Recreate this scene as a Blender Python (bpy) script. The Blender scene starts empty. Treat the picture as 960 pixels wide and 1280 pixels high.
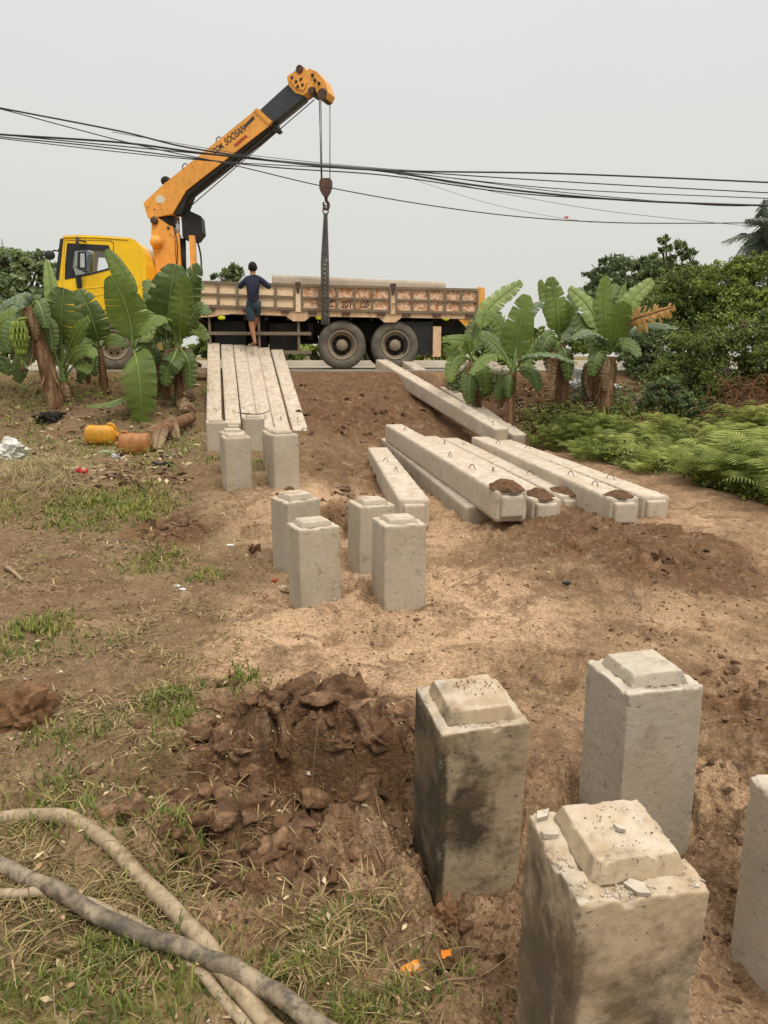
import bpy, bmesh, math, random
import numpy as np
from mathutils import Vector, Matrix, Euler, geometry
random.seed(7)
C = bpy.context.scene
COL = C.collection
R = math.radians

# ------------------------------------------------------------------ camera, world, sun, exposure
F = 925.0; PITCH = R(11.9); CAMZ = 1.6
cam_d = bpy.data.cameras.new('camera'); cam = bpy.data.objects.new('camera', cam_d); COL.objects.link(cam)
cam.location = (0, 0, CAMZ); cam.rotation_euler = (R(90) - PITCH, 0, 0)
cam_d.sensor_fit = 'HORIZONTAL'; cam_d.sensor_width = 36; cam_d.lens = 36 * F / 960
cam_d.clip_start = .05; cam_d.clip_end = 3000
C.camera = cam
SUN_EL, SUN_AZ = R(58), R(150)          # azimuth measured clockwise from +Y
w = bpy.data.worlds.new('World'); C.world = w; w.use_nodes = True
nt = w.node_tree; nt.nodes.clear()
def wn(t): return nt.nodes.new(t)
sky = wn('ShaderNodeTexSky'); sky.sky_type = 'NISHITA'; sky.sun_disc = False
sky.sun_elevation = SUN_EL; sky.sun_rotation = SUN_AZ; sky.dust_density = 6; sky.air_density = 2
hs = wn('ShaderNodeHueSaturation'); hs.inputs['Saturation'].default_value = .12; hs.inputs['Value'].default_value = .5
nt.links.new(sky.outputs[0], hs.inputs['Color'])
tc = wn('ShaderNodeTexCoord'); sep = wn('ShaderNodeSeparateXYZ'); nt.links.new(tc.outputs['Generated'], sep.inputs[0])
rmp = wn('ShaderNodeValToRGB'); nt.links.new(sep.outputs['Z'], rmp.inputs[0])     # overcast cloud layer, brighter towards the zenith
el = rmp.color_ramp.elements
SK = 10.0
def sc(c, k=SK): return (c[0] * k, c[1] * k, c[2] * k, 1)
el[0].position = 0; el[0].color = sc((.61, .61, .555))
el[1].position = .22; el[1].color = sc((.655, .655, .63))
e = el.new(.5); e.color = sc((.69, .695, .71))
e = el.new(1.0); e.color = sc((2.5, 2.36, 2.12))
cn = wn('ShaderNodeTexNoise'); cn.inputs['Scale'].default_value = 1.6; cn.inputs['Detail'].default_value = 3
nt.links.new(tc.outputs['Generated'], cn.inputs['Vector'])
mr = wn('ShaderNodeMapRange'); mr.inputs[3].default_value = .96; mr.inputs[4].default_value = 1.04
nt.links.new(cn.outputs['Fac'], mr.inputs[0])
vm = wn('ShaderNodeVectorMath'); vm.operation = 'SCALE'
nt.links.new(rmp.outputs[0], vm.inputs[0]); nt.links.new(mr.outputs[0], vm.inputs['Scale'])
mx = wn('ShaderNodeMix'); mx.data_type = 'RGBA'; mx.inputs[0].default_value = .93
nt.links.new(hs.outputs[0], mx.inputs[6]); nt.links.new(vm.outputs[0], mx.inputs[7])
bg = wn('ShaderNodeBackground'); bg.inputs[1].default_value = .1
nt.links.new(mx.outputs[2], bg.inputs[0])
wo = wn('ShaderNodeOutputWorld'); nt.links.new(bg.outputs[0], wo.inputs[0])
sun_d = bpy.data.lights.new('sun', 'SUN'); sun_d.energy = 1.5; sun_d.angle = R(16); sun_d.color = (1, .92, .80)
sun = bpy.data.objects.new('sun', sun_d); COL.objects.link(sun)
sdir = Vector((math.sin(SUN_AZ) * math.cos(SUN_EL), math.cos(SUN_AZ) * math.cos(SUN_EL), math.sin(SUN_EL)))
sun.rotation_euler = sdir.to_track_quat('Z', 'Y').to_euler(); sun.location = (0, 0, 30)
C.view_settings.view_transform = 'Standard'; C.view_settings.look = 'None'
C.view_settings.exposure = .24; C.view_settings.gamma = 1; C.view_settings.use_curve_mapping = False
C.cycles.max_bounces = 6; C.cycles.transparent_max_bounces = 16

# ------------------------------------------------------------------ pixel rays (the photograph's 960x1280 grid)
cp, sp_ = math.cos(PITCH), math.sin(PITCH)
CAM = Vector((0, 0, CAMZ))
def ray(px, py):
    u = (px - 480) / F; v = (640 - py) / F
    return Vector((u, cp + v * sp_, -sp_ + v * cp))
def PT(px, py, Y):
    d = ray(px, py); return CAM + d * (Y / d.y)
def PZ(px, py, Z):
    d = ray(px, py); return CAM + d * ((Z - CAMZ) / d.z)

# ------------------------------------------------------------------ numpy noise
_rng = np.random.RandomState(11)
_perm = _rng.permutation(4096).astype(np.int64)
_val = _rng.rand(4096)
def _h(ix, iy, iz=0, s=0):
    a = _perm[(ix + s * 131) & 4095]; a = _perm[(a + iy) & 4095]; a = _perm[(a + iz + s) & 4095]; return a
def vn2(x, y, s=0):
    xi = np.floor(x).astype(np.int64); yi = np.floor(y).astype(np.int64)
    fx = x - xi; fy = y - yi
    fx = fx * fx * fx * (fx * (fx * 6 - 15) + 10); fy = fy * fy * fy * (fy * (fy * 6 - 15) + 10)
    a = _val[_h(xi, yi, 0, s)]; b = _val[_h(xi + 1, yi, 0, s)]; c = _val[_h(xi, yi + 1, 0, s)]; d = _val[_h(xi + 1, yi + 1, 0, s)]
    return (a * (1 - fx) + b * fx) * (1 - fy) + (c * (1 - fx) + d * fx) * fy
def fbm2(x, y, o=4, s=0):
    t = 0; amp = .5; tot = 0
    for k in range(o):
        t = t + amp * vn2(x * 2 ** k + 17.3 * k, y * 2 ** k - 9.1 * k, s + k); tot += amp; amp *= .5
    return t / tot
def vn3(x, y, z, s=0):
    xi = np.floor(x).astype(np.int64); yi = np.floor(y).astype(np.int64); zi = np.floor(z).astype(np.int64)
    f = [x - xi, y - yi, z - zi]; f = [q * q * (3 - 2 * q) for q in f]
    r = 0
    for i in (0, 1):
        for j in (0, 1):
            for k in (0, 1):
                wgt = (f[0] if i else 1 - f[0]) * (f[1] if j else 1 - f[1]) * (f[2] if k else 1 - f[2])
                r = r + wgt * _val[_h(xi + i, yi + j, zi + k, s)]
    return r
def fbm3(x, y, z, o=3, s=0):
    t = 0; amp = .5; tot = 0
    for k in range(o):
        t = t + amp * vn3(x * 2 ** k + 7.7 * k, y * 2 ** k + 3.1 * k, z * 2 ** k, s + k); tot += amp; amp *= .5
    return t / tot
def cell2(x, y, s=0):
    xi = np.floor(x).astype(np.int64); yi = np.floor(y).astype(np.int64)
    f1 = np.full(x.shape, 9.); f2 = np.full(x.shape, 9.); idv = np.zeros(x.shape); dx1 = np.zeros(x.shape); dy1 = np.zeros(x.shape)
    for i in (-1, 0, 1):
        for j in (-1, 0, 1):
            hh = _h(xi + i, yi + j, 3, s)
            cx = xi + i + _val[hh]; cy = yi + j + _val[(hh + 977) & 4095]
            d = np.hypot(x - cx, y - cy); n = d < f1
            f2 = np.where(n, f1, np.minimum(f2, d)); f1 = np.where(n, d, f1)
            idv = np.where(n, _val[(hh + 333) & 4095], idv); dx1 = np.where(n, x - cx, dx1); dy1 = np.where(n, y - cy, dy1)
    return f1, f2, idv, dx1, dy1
def sst(a, b, x):
    t = np.clip((x - a) / (b - a), 0, 1); return t * t * (3 - 2 * t)

# ------------------------------------------------------------------ terrain
def base_h(x, y):
    wl = 1 - sst(-1.2, .6, x)
    b = .24 * sst(5.6, 8.4, y) * wl + .04 * sst(7, 12, y)
    e_ = sst(0, 1, np.clip((y - 12.2) / 3.7, 0, 1)) * .35 + np.clip((y - 12.2) / 3.6, 0, 1) * .65
    z = b * (1 - e_) + 1.27 * e_
    carve = sst(-.35, .35, x - .45 * (15.6 - y)) * (1 - sst(2.6, 3.6, x)) * sst(11.9, 12.8, y) * (1 - sst(15.0, 15.75, y))
    return z - .34 * carve
def flat(px, py):
    """pixel -> point on the smooth terrain"""
    d = ray(px, py); t = np.linspace(.8, 40, 3000)
    X = d.x * t; Y = d.y * t; Z = CAMZ + d.z * t
    below = Z < base_h(X, Y)
    i = int(np.argmax(below)) if below.any() else len(t) - 1
    return float(X[i]), float(Y[i])
class Ell:
    def __init__(s, px, py, rx, ry, amt=1., power=2.):
        s.x, s.y = flat(px, py); a = flat(px + rx, py); t_ = flat(px, py - ry); b_ = flat(px, py + ry)
        s.rx = abs(a[0] - s.x) + .02; s.rt = min(abs(t_[1] - s.y), 1.6 * s.rx) + .02; s.rb = abs(s.y - b_[1]) + .02; s.amt = amt; s.p = power
    def __call__(s, x, y, warp=0):
        dx = (x - s.x) / s.rx; dy = np.where(y > s.y, (y - s.y) / s.rt, (y - s.y) / s.rb)
        return s.amt * np.exp(-((dx * dx + dy * dy) ** (s.p / 2)) * .7 + 0)
def msum(L, x, y):
    r = np.zeros(np.shape(x))
    for m in L: r = np.maximum(r, m(x, y))
    return r
MOUNDS = [Ell(830, 706, 95, 26, .20), Ell(370, 960, 120, 70, .07, 3), Ell(690, 672, 50, 22, .12), Ell(215, 672, 48, 18, .10), Ell(470, 752, 70, 18, .05),
          Ell(455, 520, 60, 20, .05), Ell(110, 520, 60, 16, .10), Ell(900, 900, 60, 60, .05), Ell(420, 1000, 120, 90, .05),
          Ell(520, 560, 40, 14, .06), Ell(45, 605, 45, 22, .16), Ell(790, 520, 90, 16, .08), Ell(330, 915, 90, 28, .08), Ell(470, 935, 60, 40, .06)]
CLODS = [Ell(365, 950, 150, 75, 1., 4), Ell(300, 1050, 110, 60, .8, 4), Ell(455, 1040, 90, 70, .5, 4), Ell(215, 670, 45, 20, .6, 4), Ell(800, 700, 125, 45, .28, 4),
         Ell(440, 575, 80, 30, .45, 4), Ell(460, 500, 100, 40, .30, 4), Ell(560, 740, 60, 30, .2), Ell(925, 880, 60, 70, .55, 4),
         Ell(580, 1160, 80, 50, .35, 3), Ell(430, 650, 45, 30, .5, 3), Ell(900, 1080, 50, 150, .35, 4), Ell(620, 860, 60, 40, .25, 3)]
MOIST = [Ell(365, 950, 150, 80, 1., 4), Ell(300, 1050, 105, 60, .85, 4), Ell(440, 1030, 60, 50, .45, 4), Ell(215, 670, 52, 20, .95, 4), Ell(810, 705, 130, 42, .95, 4), Ell(690, 672, 55, 26, .7, 3),
         Ell(455, 505, 115, 50, .95, 4), Ell(455, 590, 75, 40, .6, 4), Ell(560, 545, 70, 30, .7, 3), Ell(925, 900, 60, 70, .7, 4), Ell(800, 860, 60, 26, .5, 3),
         Ell(640, 905, 50, 60, .3), Ell(430, 650, 40, 30, .8, 3), Ell(30, 880, 60, 40, .5), Ell(580, 1150, 100, 60, .35, 3), Ell(720, 640, 120, 20, .55, 3),
         Ell(900, 1100, 60, 160, .45, 4), Ell(160, 480, 260, 40, .5, 4), Ell(720, 500, 160, 50, .85, 4), Ell(240, 600, 30, 10, .4), Ell(160, 590, 90, 14, .6, 3), Ell(590, 700, 60, 25, .45), Ell(860, 850, 130, 40, .5, 3), Ell(700, 790, 80, 20, .35), Ell(600, 820, 60, 20, .3), Ell(620, 1000, 60, 120, .35, 3)]
SANDY = [Ell(500, 770, 240, 60, .9, 4), Ell(430, 650, 190, 55, .8, 4), Ell(880, 660, 120, 30, .6), Ell(430, 820, 190, 60, .9, 4), Ell(150, 770, 110, 14, .6), Ell(60, 1060, 70, 18, .6), Ell(880, 780, 90, 25, .6)]
GREEN = [Ell(140, 635, 70, 26, 1., 3), Ell(15, 640, 30, 18, .7), Ell(185, 705, 50, 12, .5), Ell(255, 722, 18, 12, .6), Ell(30, 800, 45, 26, .7), Ell(215, 892, 34, 28, .95, 3),
         Ell(300, 860, 20, 16, .7), Ell(130, 1220, 170, 70, 1., 3), Ell(70, 930, 70, 22, .4), Ell(190, 960, 24, 30, .6), Ell(100, 805, 40, 16, .5), Ell(322, 580, 12, 10, .8),
         Ell(190, 560, 60, 10, .4), Ell(265, 575, 16, 6, .6), Ell(110, 1000, 120, 50, .45), Ell(220, 1080, 60, 50, .6), Ell(520, 1230, 70, 40, .4), Ell(380, 1240, 90, 50, .7), Ell(150, 545, 110, 16, .5),
         Ell(50, 480, 100, 30, .35), Ell(430, 1180, 80, 40, .4), Ell(620, 1260, 60, 30, .2)]
DRY = [Ell(110, 660, 180, 70, .6, 4), Ell(45, 600, 45, 22, 1.0, 3), Ell(120, 860, 180, 110, .65, 4), Ell(130, 1080, 210, 150, .8, 4), Ell(420, 1190, 140, 70, .65, 4), Ell(560, 1230, 70, 50, .55, 3),
       Ell(140, 520, 180, 40, .6, 4), Ell(250, 800, 80, 40, .35), Ell(345, 1090, 60, 60, .4), Ell(90, 600, 110, 20, .6, 3)]
PILES_XY = []      # filled below: hollows round the standing pile heads
HOLES = [(Ell(425, 925, 40, 16, -.09)), Ell(255, 985, 34, 14, -.08), Ell(365, 1100, 26, 16, -.06)]
_fr = random.Random(4); PRINTS = []
for _k in range(120):
    _X, _Y = flat(_fr.uniform(240, 980), _fr.uniform(640, 1130)) if _k < 85 else flat(_fr.uniform(0, 500), _fr.uniform(650, 1200)); PRINTS.append((_X, _Y, _fr.uniform(0, 3.14), _fr.uniform(.012, .034), _fr.uniform(.8, 1.2)))
SLOPE = [Ell(445, 520, 105, 48, 1., 4)]
def relief(x, y, fine=True):
    x = np.asarray(x, float); y = np.asarray(y, float)
    wx = x + .35 * (fbm2(x * 1.7, y * 1.7, 3, 40) - .5); wy = y + .35 * (fbm2(x * 1.7, y * 1.7, 3, 50) - .5)
    h = base_h(x, y)
    for m in MOUNDS: h = h + m(wx, wy)
    for m in HOLES: h = h + m(wx, wy)
    near = 1 - sst(14.5, 15.6, y)
    near = np.where(y > 24, sst(24, 40, y) * .5, near)
    h = h + near * (.13 * (fbm2(x * .55, y * .55, 3, 1) - .5) + .05 * (fbm2(x * 2.3, y * 2.3, 3, 2) - .5))
    sl_ = SLOPE[0](x, y) * sst(-1.2, -.6, x) * (1 - sst(15.2, 15.8, y))
    h = h + sl_ * (.30 * (fbm2(x * 1.5, y * 1.1, 4, 91) - .5) + .12 * (fbm2(x * 4.5, y * 3.0, 4, 92) - .5))
    if fine and x.size > 50:
        for (qx, qy, an, dep, k_) in PRINTS:
            m = (np.abs(x - qx) < .35) & (np.abs(y - qy) < .35)
            if not m.any(): continue
            u = ((x[m] - qx) * math.cos(an) + (y[m] - qy) * math.sin(an)) / (.15 * k_); v = (-(x[m] - qx) * math.sin(an) + (y[m] - qy) * math.cos(an)) / (.058 * k_)
            q = u * u + v * v; h[m] += -dep * np.exp(-q ** 2) + dep * .55 * np.exp(-(np.sqrt(q) - 1.35) ** 2 * 7) * (.4 + fbm2(x[m] * 20, y[m] * 20, 2, 7))
    if fine:
        cl = msum(CLODS, wx, wy)
        wx = wx + .10 * (fbm2(x * 7, y * 7, 3, 41) - .5); wy = wy + .10 * (fbm2(x * 7, y * 7, 3, 51) - .5)
        f1, f2, idv, dx, dy = cell2(wx * 4.4, wy * 3.9, 5)
        edge = np.clip((f2 - f1) * 2.2, 0, 1)
        big = (idv - .45) * .27 * edge ** .45 + (dx * (idv - .5) + dy * (_val[(idv * 4095).astype(int)] - .5)) * .34 * edge
        big = big - .07 * (1 - np.clip((f2 - f1) * 4.5, 0, 1)) ** 1.5 + .07 * (fbm2(x * 11, y * 10, 4, 42) - .5)
        g1, g2, gid, gx, gy = cell2(wx * 13 + 3, wy * 12, 6)
        sm = (gid - .3) * .055 * np.clip((g2 - g1) * 2, 0, 1) ** .7
        k1, k2, kid, _, _ = cell2(x * 34, y * 31, 7)
        ti = (kid) * .016 * np.clip((k2 - k1) * 2, 0, 1)
        h = h + near * cl * (big + sm + ti)
        pat = sst(.45, .7, fbm2(x * .9 + 5, y * .9, 3, 60))
        h = h + near * (1 - cl * .5) * (.050 * (fbm2(x * 6, y * 5, 5, 3) - .5) + .020 * (fbm2(x * 24, y * 20, 4, 4) - .5))
        h = h + near * pat * (sm * .8 + ti * .8 + .05 * (idv - .5) * edge ** .4)
        # rows of tracked, sheared soil running across the site
        rut = np.sin((y * .9 + x * .35) * 9 + 5 * fbm2(x * .8, y * .8, 3, 70))
        h = h + near * .010 * rut * sst(.5, .7, fbm2(x * .6, y * .8, 3, 71))
    for (qx, qy, rr, dep) in PILES_XY:
        d = np.hypot(x - qx, y - qy)
        h = h - dep * np.exp(-((d / rr) ** 6)) + .02 * np.exp(-(((d - rr * 1.35) / (.35 * rr)) ** 2))
    return h
def G(px, py):
    d = ray(px, py); t = np.geomspace(.9, 60, 1500)
    X = d.x * t; Y = d.y * t; Z = CAMZ + d.z * t
    below = Z < relief(X, Y)
    i = int(np.argmax(below)) if below.any() else len(t) - 1
    return Vector((float(X[i]), float(Y[i]), float(Z[i])))
def gz(x, y): return float(relief(np.array([x]), np.array([y]))[0])

# ------------------------------------------------------------------ material helpers
class NT:
    def __init__(s, name):
        s.m = bpy.data.materials.new(name); s.m.use_nodes = True; s.t = s.m.node_tree; s.t.nodes.clear()
        s.out = s.n('ShaderNodeOutputMaterial'); s.p = s.n('ShaderNodeBsdfPrincipled'); s.l(s.p.outputs[0], s.out.inputs[0])
    def n(s, t, **k):
        q = s.t.nodes.new(t)
        for a, b in k.items(): setattr(q, a, b)
        return q
    def l(s, a, b): s.t.links.new(a, b)
    def co(s, kind='Object', scale=None, rnd=False):
        c = s.n('ShaderNodeTexCoord').outputs[kind]
        if rnd:
            oi = s.n('ShaderNodeObjectInfo'); v = s.n('ShaderNodeVectorMath', operation='SCALE'); v.inputs[0].default_value = (37, 21, 53)
            s.l(oi.outputs['Random'], v.inputs['Scale']); a = s.n('ShaderNodeVectorMath', operation='ADD'); s.l(c, a.inputs[0]); s.l(v.outputs[0], a.inputs[1]); c = a.outputs[0]
        if scale is not None:
            mp = s.n('ShaderNodeMapping'); mp.inputs['Scale'].default_value = scale if hasattr(scale, '__len__') else (scale,) * 3
            s.l(c, mp.inputs['Vector']); c = mp.outputs[0]
        return c
    def noise(s, vec, scale, detail=4, rough=.55, dist=0):
        q = s.n('ShaderNodeTexNoise'); q.inputs['Scale'].default_value = scale; q.inputs['Detail'].default_value = detail
        q.inputs['Roughness'].default_value = rough; q.inputs['Distortion'].default_value = dist; s.l(vec, q.inputs['Vector']); return q.outputs['Fac']
    def ramp(s, fac, stops):
        q = s.n('ShaderNodeValToRGB'); e = q.color_ramp.elements
        while len(e) < len(stops): e.new(.5)
        for a, (p, c) in zip(e, stops):
            a.position = p; a.color = (c, c, c, 1) if not hasattr(c, '__len__') else (*c, 1)
        s.l(fac, q.inputs[0]); return q.outputs[0]
    def mix(s, fac, a, b, mode='MIX'):
        q = s.n('ShaderNodeMix', data_type='RGBA', blend_type=mode)
        for i, v in ((0, fac), (6, a), (7, b)):
            if isinstance(v, (int, float)): q.inputs[i].default_value = v
            elif isinstance(v, tuple): q.inputs[i].default_value = (*v, 1)
            else: s.l(v, q.inputs[i])
        return q.outputs[2]
    def math(s, op, a, b=0.):
        q = s.n('ShaderNodeMath', operation=op)
        for i, v in ((0, a), (1, b)):
            if isinstance(v, (int, float)): q.inputs[i].default_value = v
            else: s.l(v, q.inputs[i])
        return q.outputs[0]
    def bump(s, h, st=.3, d=.01):
        q = s.n('ShaderNodeBump'); q.inputs['Strength'].default_value = st; q.inputs['Distance'].default_value = d
        s.l(h, q.inputs['Height']); s.l(q.outputs[0], s.p.inputs['Normal'])
    def fin(s, col, rough=.8, metal=0., spec=.3):
        if isinstance(col, tuple): s.p.inputs['Base Color'].default_value = (*col, 1)
        else: s.l(col, s.p.inputs['Base Color'])
        if isinstance(rough, (int, float)): s.p.inputs['Roughness'].default_value = rough
        else: s.l(rough, s.p.inputs['Roughness'])
        s.p.inputs['Metallic'].default_value = metal; s.p.inputs['Specular IOR Level'].default_value = spec
        return s.m
def attr(s, name):
    q = s.n('ShaderNodeAttribute'); q.attribute_name = name; return q
def simple(name, col, rough=.7, metal=0., var=.25, scale=6, spec=.3, bump=.1):
    s = NT(name); c = s.co(rnd=True); n_ = s.noise(c, scale, 5, .6)
    k = s.ramp(n_, [(.3, tuple(x * (1 - var) for x in col)), (.7, tuple(min(1, x * (1 + var)) for x in col))])
    if bump: s.bump(s.noise(c, scale * 6, 3), bump, .004)
    return s.fin(k, rough, metal, spec)
def mat_concrete(name, stain=.1, tint=(.42, .365, .285), dark=(.075, .058, .038), dust=.5, streak=0.0):
    s = NT(name); c = s.co(rnd=True)
    a = s.noise(c, 3.2, 5, .6, .4); b = s.noise(c, 38, 4, .7); f = s.noise(c, 190, 2, .6)
    col = s.ramp(a, [(.25, tuple(x * .78 for x in tint)), (.5, tint), (.75, tuple(x * 1.16 for x in tint))])
    col = s.mix(s.ramp(b, [(.35, .0), (.70, .45)]), col, tuple(x * .66 for x in tint)); col = s.mix(s.ramp(f, [(.55, 0), (.75, .35)]), col, tuple(min(1, x * 1.4) for x in tint)); scr = s.noise(s.co(scale=(3, 3, 40), rnd=True), 1.0, 3, .6); col = s.mix(s.ramp(scr, [(.60, 0), (.72, .28)]), col, tuple(x * 1.3 for x in tint))
    wv = s.noise(s.co(scale=(9, 9, 1.1), rnd=True), 1.0, 4, .6)
    col = s.mix(s.ramp(wv, [(.48, 0), (.72, .35)]), col, (tint[0] * .8, tint[1] * .72, tint[2] * .62))
    pit = s.ramp(s.noise(c, 62, 2, .4), [(.27, 1), (.33, 0)])
    col = s.mix(s.math('MULTIPLY', pit, .6), col, (.12, .1, .08))
    st = s.noise(c, 7.5, 7, .66, .25); st2 = s.noise(c, 24, 5, .7)
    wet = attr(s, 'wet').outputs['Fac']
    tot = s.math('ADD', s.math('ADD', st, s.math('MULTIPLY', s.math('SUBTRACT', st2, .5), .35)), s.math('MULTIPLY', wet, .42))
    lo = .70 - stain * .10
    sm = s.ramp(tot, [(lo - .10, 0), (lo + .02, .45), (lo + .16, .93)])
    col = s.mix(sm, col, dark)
    ef = s.ramp(s.noise(c, 11, 7, .78, .5), [(.60, 0), (.70, .6)])
    col = s.mix(s.math('MULTIPLY', ef, .35 + stain * .4), col, (.52, .46, .37))
    wm = s.ramp(s.noise(c, 5, 4, .6), [(.45, 0), (.7, .4)]); col = s.mix(wm, col, (tint[0] * .92, tint[1] * .80, tint[2] * .62))
    geo = s.n('ShaderNodeNewGeometry'); sx = s.n('ShaderNodeSeparateXYZ'); s.l(geo.outputs['Normal'], sx.inputs[0])
    up = s.ramp(sx.outputs['Z'], [(.5, 0), (.85, 1)])
    du = s.ramp(s.noise(c, 7, 6, .7, .5), [(.42, 0), (.62, 1)])
    col = s.mix(s.math('MULTIPLY', s.math('MULTIPLY', up, du), dust), col, (.30, .19, .115))
    pale = s.ramp(s.noise(c, 13, 4, .6), [(.35, 0), (.6, .45)])
    col = s.mix(s.math('MULTIPLY', up, pale), col, (.60, .55, .47))
    s.bump(s.math('ADD', s.math('ADD', b, s.math('MULTIPLY', f, .5)), s.math('MULTIPLY', pit, -1.2)), .42, .004)
    return s.fin(col, .88, 0, .25)
def mat_paint(name, col, rust=.4, rustcol=(.17, .06, .022), dirt=.3, rough=.5, sc_=1.):
    s = NT(name); c = s.co(); a = s.noise(c, 2.1 * sc_, 5, .6); b = s.noise(c, 11 * sc_, 6, .72, .8); v = s.noise(s.co(scale=(7, 7, 1.2)), 2 * sc_, 5, .65)
    k = s.ramp(a, [(.3, tuple(x * .84 for x in col)), (.7, tuple(min(1, x * 1.1) for x in col))])
    k = s.mix(s.ramp(v, [(.45, 0), (.75, dirt)]), k, tuple(x * .45 for x in col))
    rr = s.ramp(b, [(.72 - rust * .26, 0), (.80 - rust * .26, .9)])
    k = s.mix(rr, k, rustcol)
    s.bump(b, .15, .004)
    return s.fin(k, rough, 0, .4)

M = {}
M['conc'] = mat_concrete('pale_concrete', .12)
M['conc_side'] = mat_concrete('beam_concrete', .12, (.48, .415, .33), dust=.65)
M['conc_dark'] = mat_concrete('damp_stained_concrete', .8, (.38, .305, .205), (.035, .026, .016))
M['conc_mid'] = mat_concrete('blotched_concrete', .75, (.405, .325, .22), (.08, .06, .04))
M['conc_grey'] = mat_concrete('grey_concrete', .04, (.38, .335, .27), dust=.25)
M['orange'] = mat_paint('worn_orange_paint', (.80, .37, .07), .52, (.16, .06, .02), .35, .45, 1.4)
M['yellow'] = mat_paint('yellow_cab_paint', (.88, .55, .012), .0, dirt=.10, rough=.28, sc_=.7)
M['cream'] = mat_paint('rusty_cream_panel', (.86, .65, .42), .52, (.36, .13, .04), .28, .6, 1.3)
M['cream_rust'] = mat_paint('very_rusty_cream_panel', (.84, .60, .40), .95, (.40, .13, .04), .30, .65, 1.3)
M['frame'] = mat_paint('weathered_grey_steel', (.20, .155, .105), .6, (.16, .08, .04), .4, .7, 1.5)
M['rail'] = mat_paint('dirty_peach_steel', (.70, .48, .29), .55, (.20, .09, .045), .6, .6, 1.3)
M['black'] = simple('grimy_black_steel', (.018, .018, .018), .6, 0, .4, 5)
M['chassis'] = simple('dusty_dark_chassis', (.035, .032, .028), .8, 0, .5, 4)
M['grey_boom'] = simple('dark_slate_boom_steel', (.045, .052, .062), .4, 0, .15, 3)
M['steel'] = simple('bright_steel_rod', (.6, .6, .6), .25, .9, .1, 5)
M['iron'] = simple('rusty_brown_iron', (.10, .06, .045), .65, .3, .45, 14)
M['chain'] = simple('grey_chain_steel', (.13, .115, .10), .55, .5, .35, 20)
M['rope'] = simple('wire_rope', (.16, .16, .16), .6, .3, .2, 30)
M['cable'] = simple('black_cable_sheath', (.035, .035, .04), .6, 0, .2, 10)
M['tyre'] = simple('dusty_tyre_rubber', (.13, .115, .092), .9, 0, .35, 5)
M['rim'] = mat_paint('dusty_brown_rim', (.27, .215, .15), .5, (.14, .08, .05), .5, .7, 2)
M['wheel_shade'] = simple('painted_wheel_shade', (.02, .018, .015), .9)  # dark colour standing for shade in the rim recess and hand holes
M['lamp_yellow'] = simple('yellow_marker_lens', (.75, .78, .02), .3, 0, .1)
M['white'] = simple('white_plastic', (.72, .72, .73), .5, 0, .08, 5)
M['interior'] = simple('dark_cab_trim', (.025, .027, .03), .7)
M['text_dark'] = simple('dark_lettering', (.05, .045, .04), .7)
M['text_red'] = simple('faded_red_lettering', (.38, .085, .035), .7, 0, .4, 12)
M['text_grey'] = simple('pale_sticker', (.62, .6, .56), .6, 0, .1, 10)
M['wire'] = simple('reinforcing_wire', (.09, .06, .045), .6, .6, .3, 20)
def glass(name, tint=(.9, .94, .95), mixf=.2):
    s = NT(name); s.t.nodes.remove(s.p)
    tr = s.n('ShaderNodeBsdfTransparent'); tr.inputs[0].default_value = (*tint, 1)
    gl = s.n('ShaderNodeBsdfGlossy'); gl.inputs['Roughness'].default_value = .05; gl.inputs[0].default_value = (.9, .95, 1, 1)
    mxs = s.n('ShaderNodeMixShader'); mxs.inputs[0].default_value = mixf
    s.l(tr.outputs[0], mxs.inputs[1]); s.l(gl.outputs[0], mxs.inputs[2]); s.l(mxs.outputs[0], s.out.inputs[0]); return s.m
M['glass'] = glass('clear_window_glass', (.97, .98, .98), .07); M['screen'] = glass('windscreen_glass', (.5, .58, .6), .35)

# ------------------------------------------------------------------ mesh helpers
def link(name, me, mat=None, parent=None, loc=None, smooth=False):
    o = bpy.data.objects.new(name, me); COL.objects.link(o)
    if mat is not None and len(me.materials) == 0: me.materials.append(mat)
    if parent: o.parent = parent
    if loc is not None: o.location = loc
    if smooth: me.polygons.foreach_set('use_smooth', [True] * len(me.polygons))
    return o
def npmesh(name, V, Fq, smooth=False):
    me = bpy.data.meshes.new(name); V = np.asarray(V, np.float32); Fq = np.asarray(Fq, np.int32); k = Fq.shape[1]
    me.vertices.add(len(V)); me.vertices.foreach_set('co', V.ravel())
    me.loops.add(Fq.size); me.loops.foreach_set('vertex_index', Fq.ravel())
    me.polygons.add(len(Fq)); me.polygons.foreach_set('loop_start', np.arange(0, Fq.size, k, dtype=np.int32))
    me.polygons.foreach_set('loop_total', np.full(len(Fq), k, np.int32))
    if smooth: me.polygons.foreach_set('use_smooth', np.ones(len(Fq), bool))
    me.update(calc_edges=True); return me
def fattr(me, name, arr, dom='POINT'):
    a = me.attributes.new(name, 'FLOAT', dom); a.data.foreach_set('value', np.asarray(arr, np.float32))
def cattr(me, name, arr):
    a = me.attributes.new(name, 'FLOAT_COLOR', 'POINT'); b = np.ones((len(arr), 4), np.float32); b[:, :3] = arr; a.data.foreach_set('color', b.ravel())
def empty(name, loc, label=None, cat=None, group=None, rot=(0, 0, 0)):
    o = bpy.data.objects.new(name, None); COL.objects.link(o); o.location = loc; o.rotation_euler = rot; o.empty_display_size = .1
    tag(o, label, cat, group); return o
def tag(o, label=None, cat=None, group=None, kind=None):
    if label: o['label'] = label
    if cat: o['category'] = cat
    if group: o['group'] = group
    if kind: o['kind'] = kind
    return o
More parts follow.
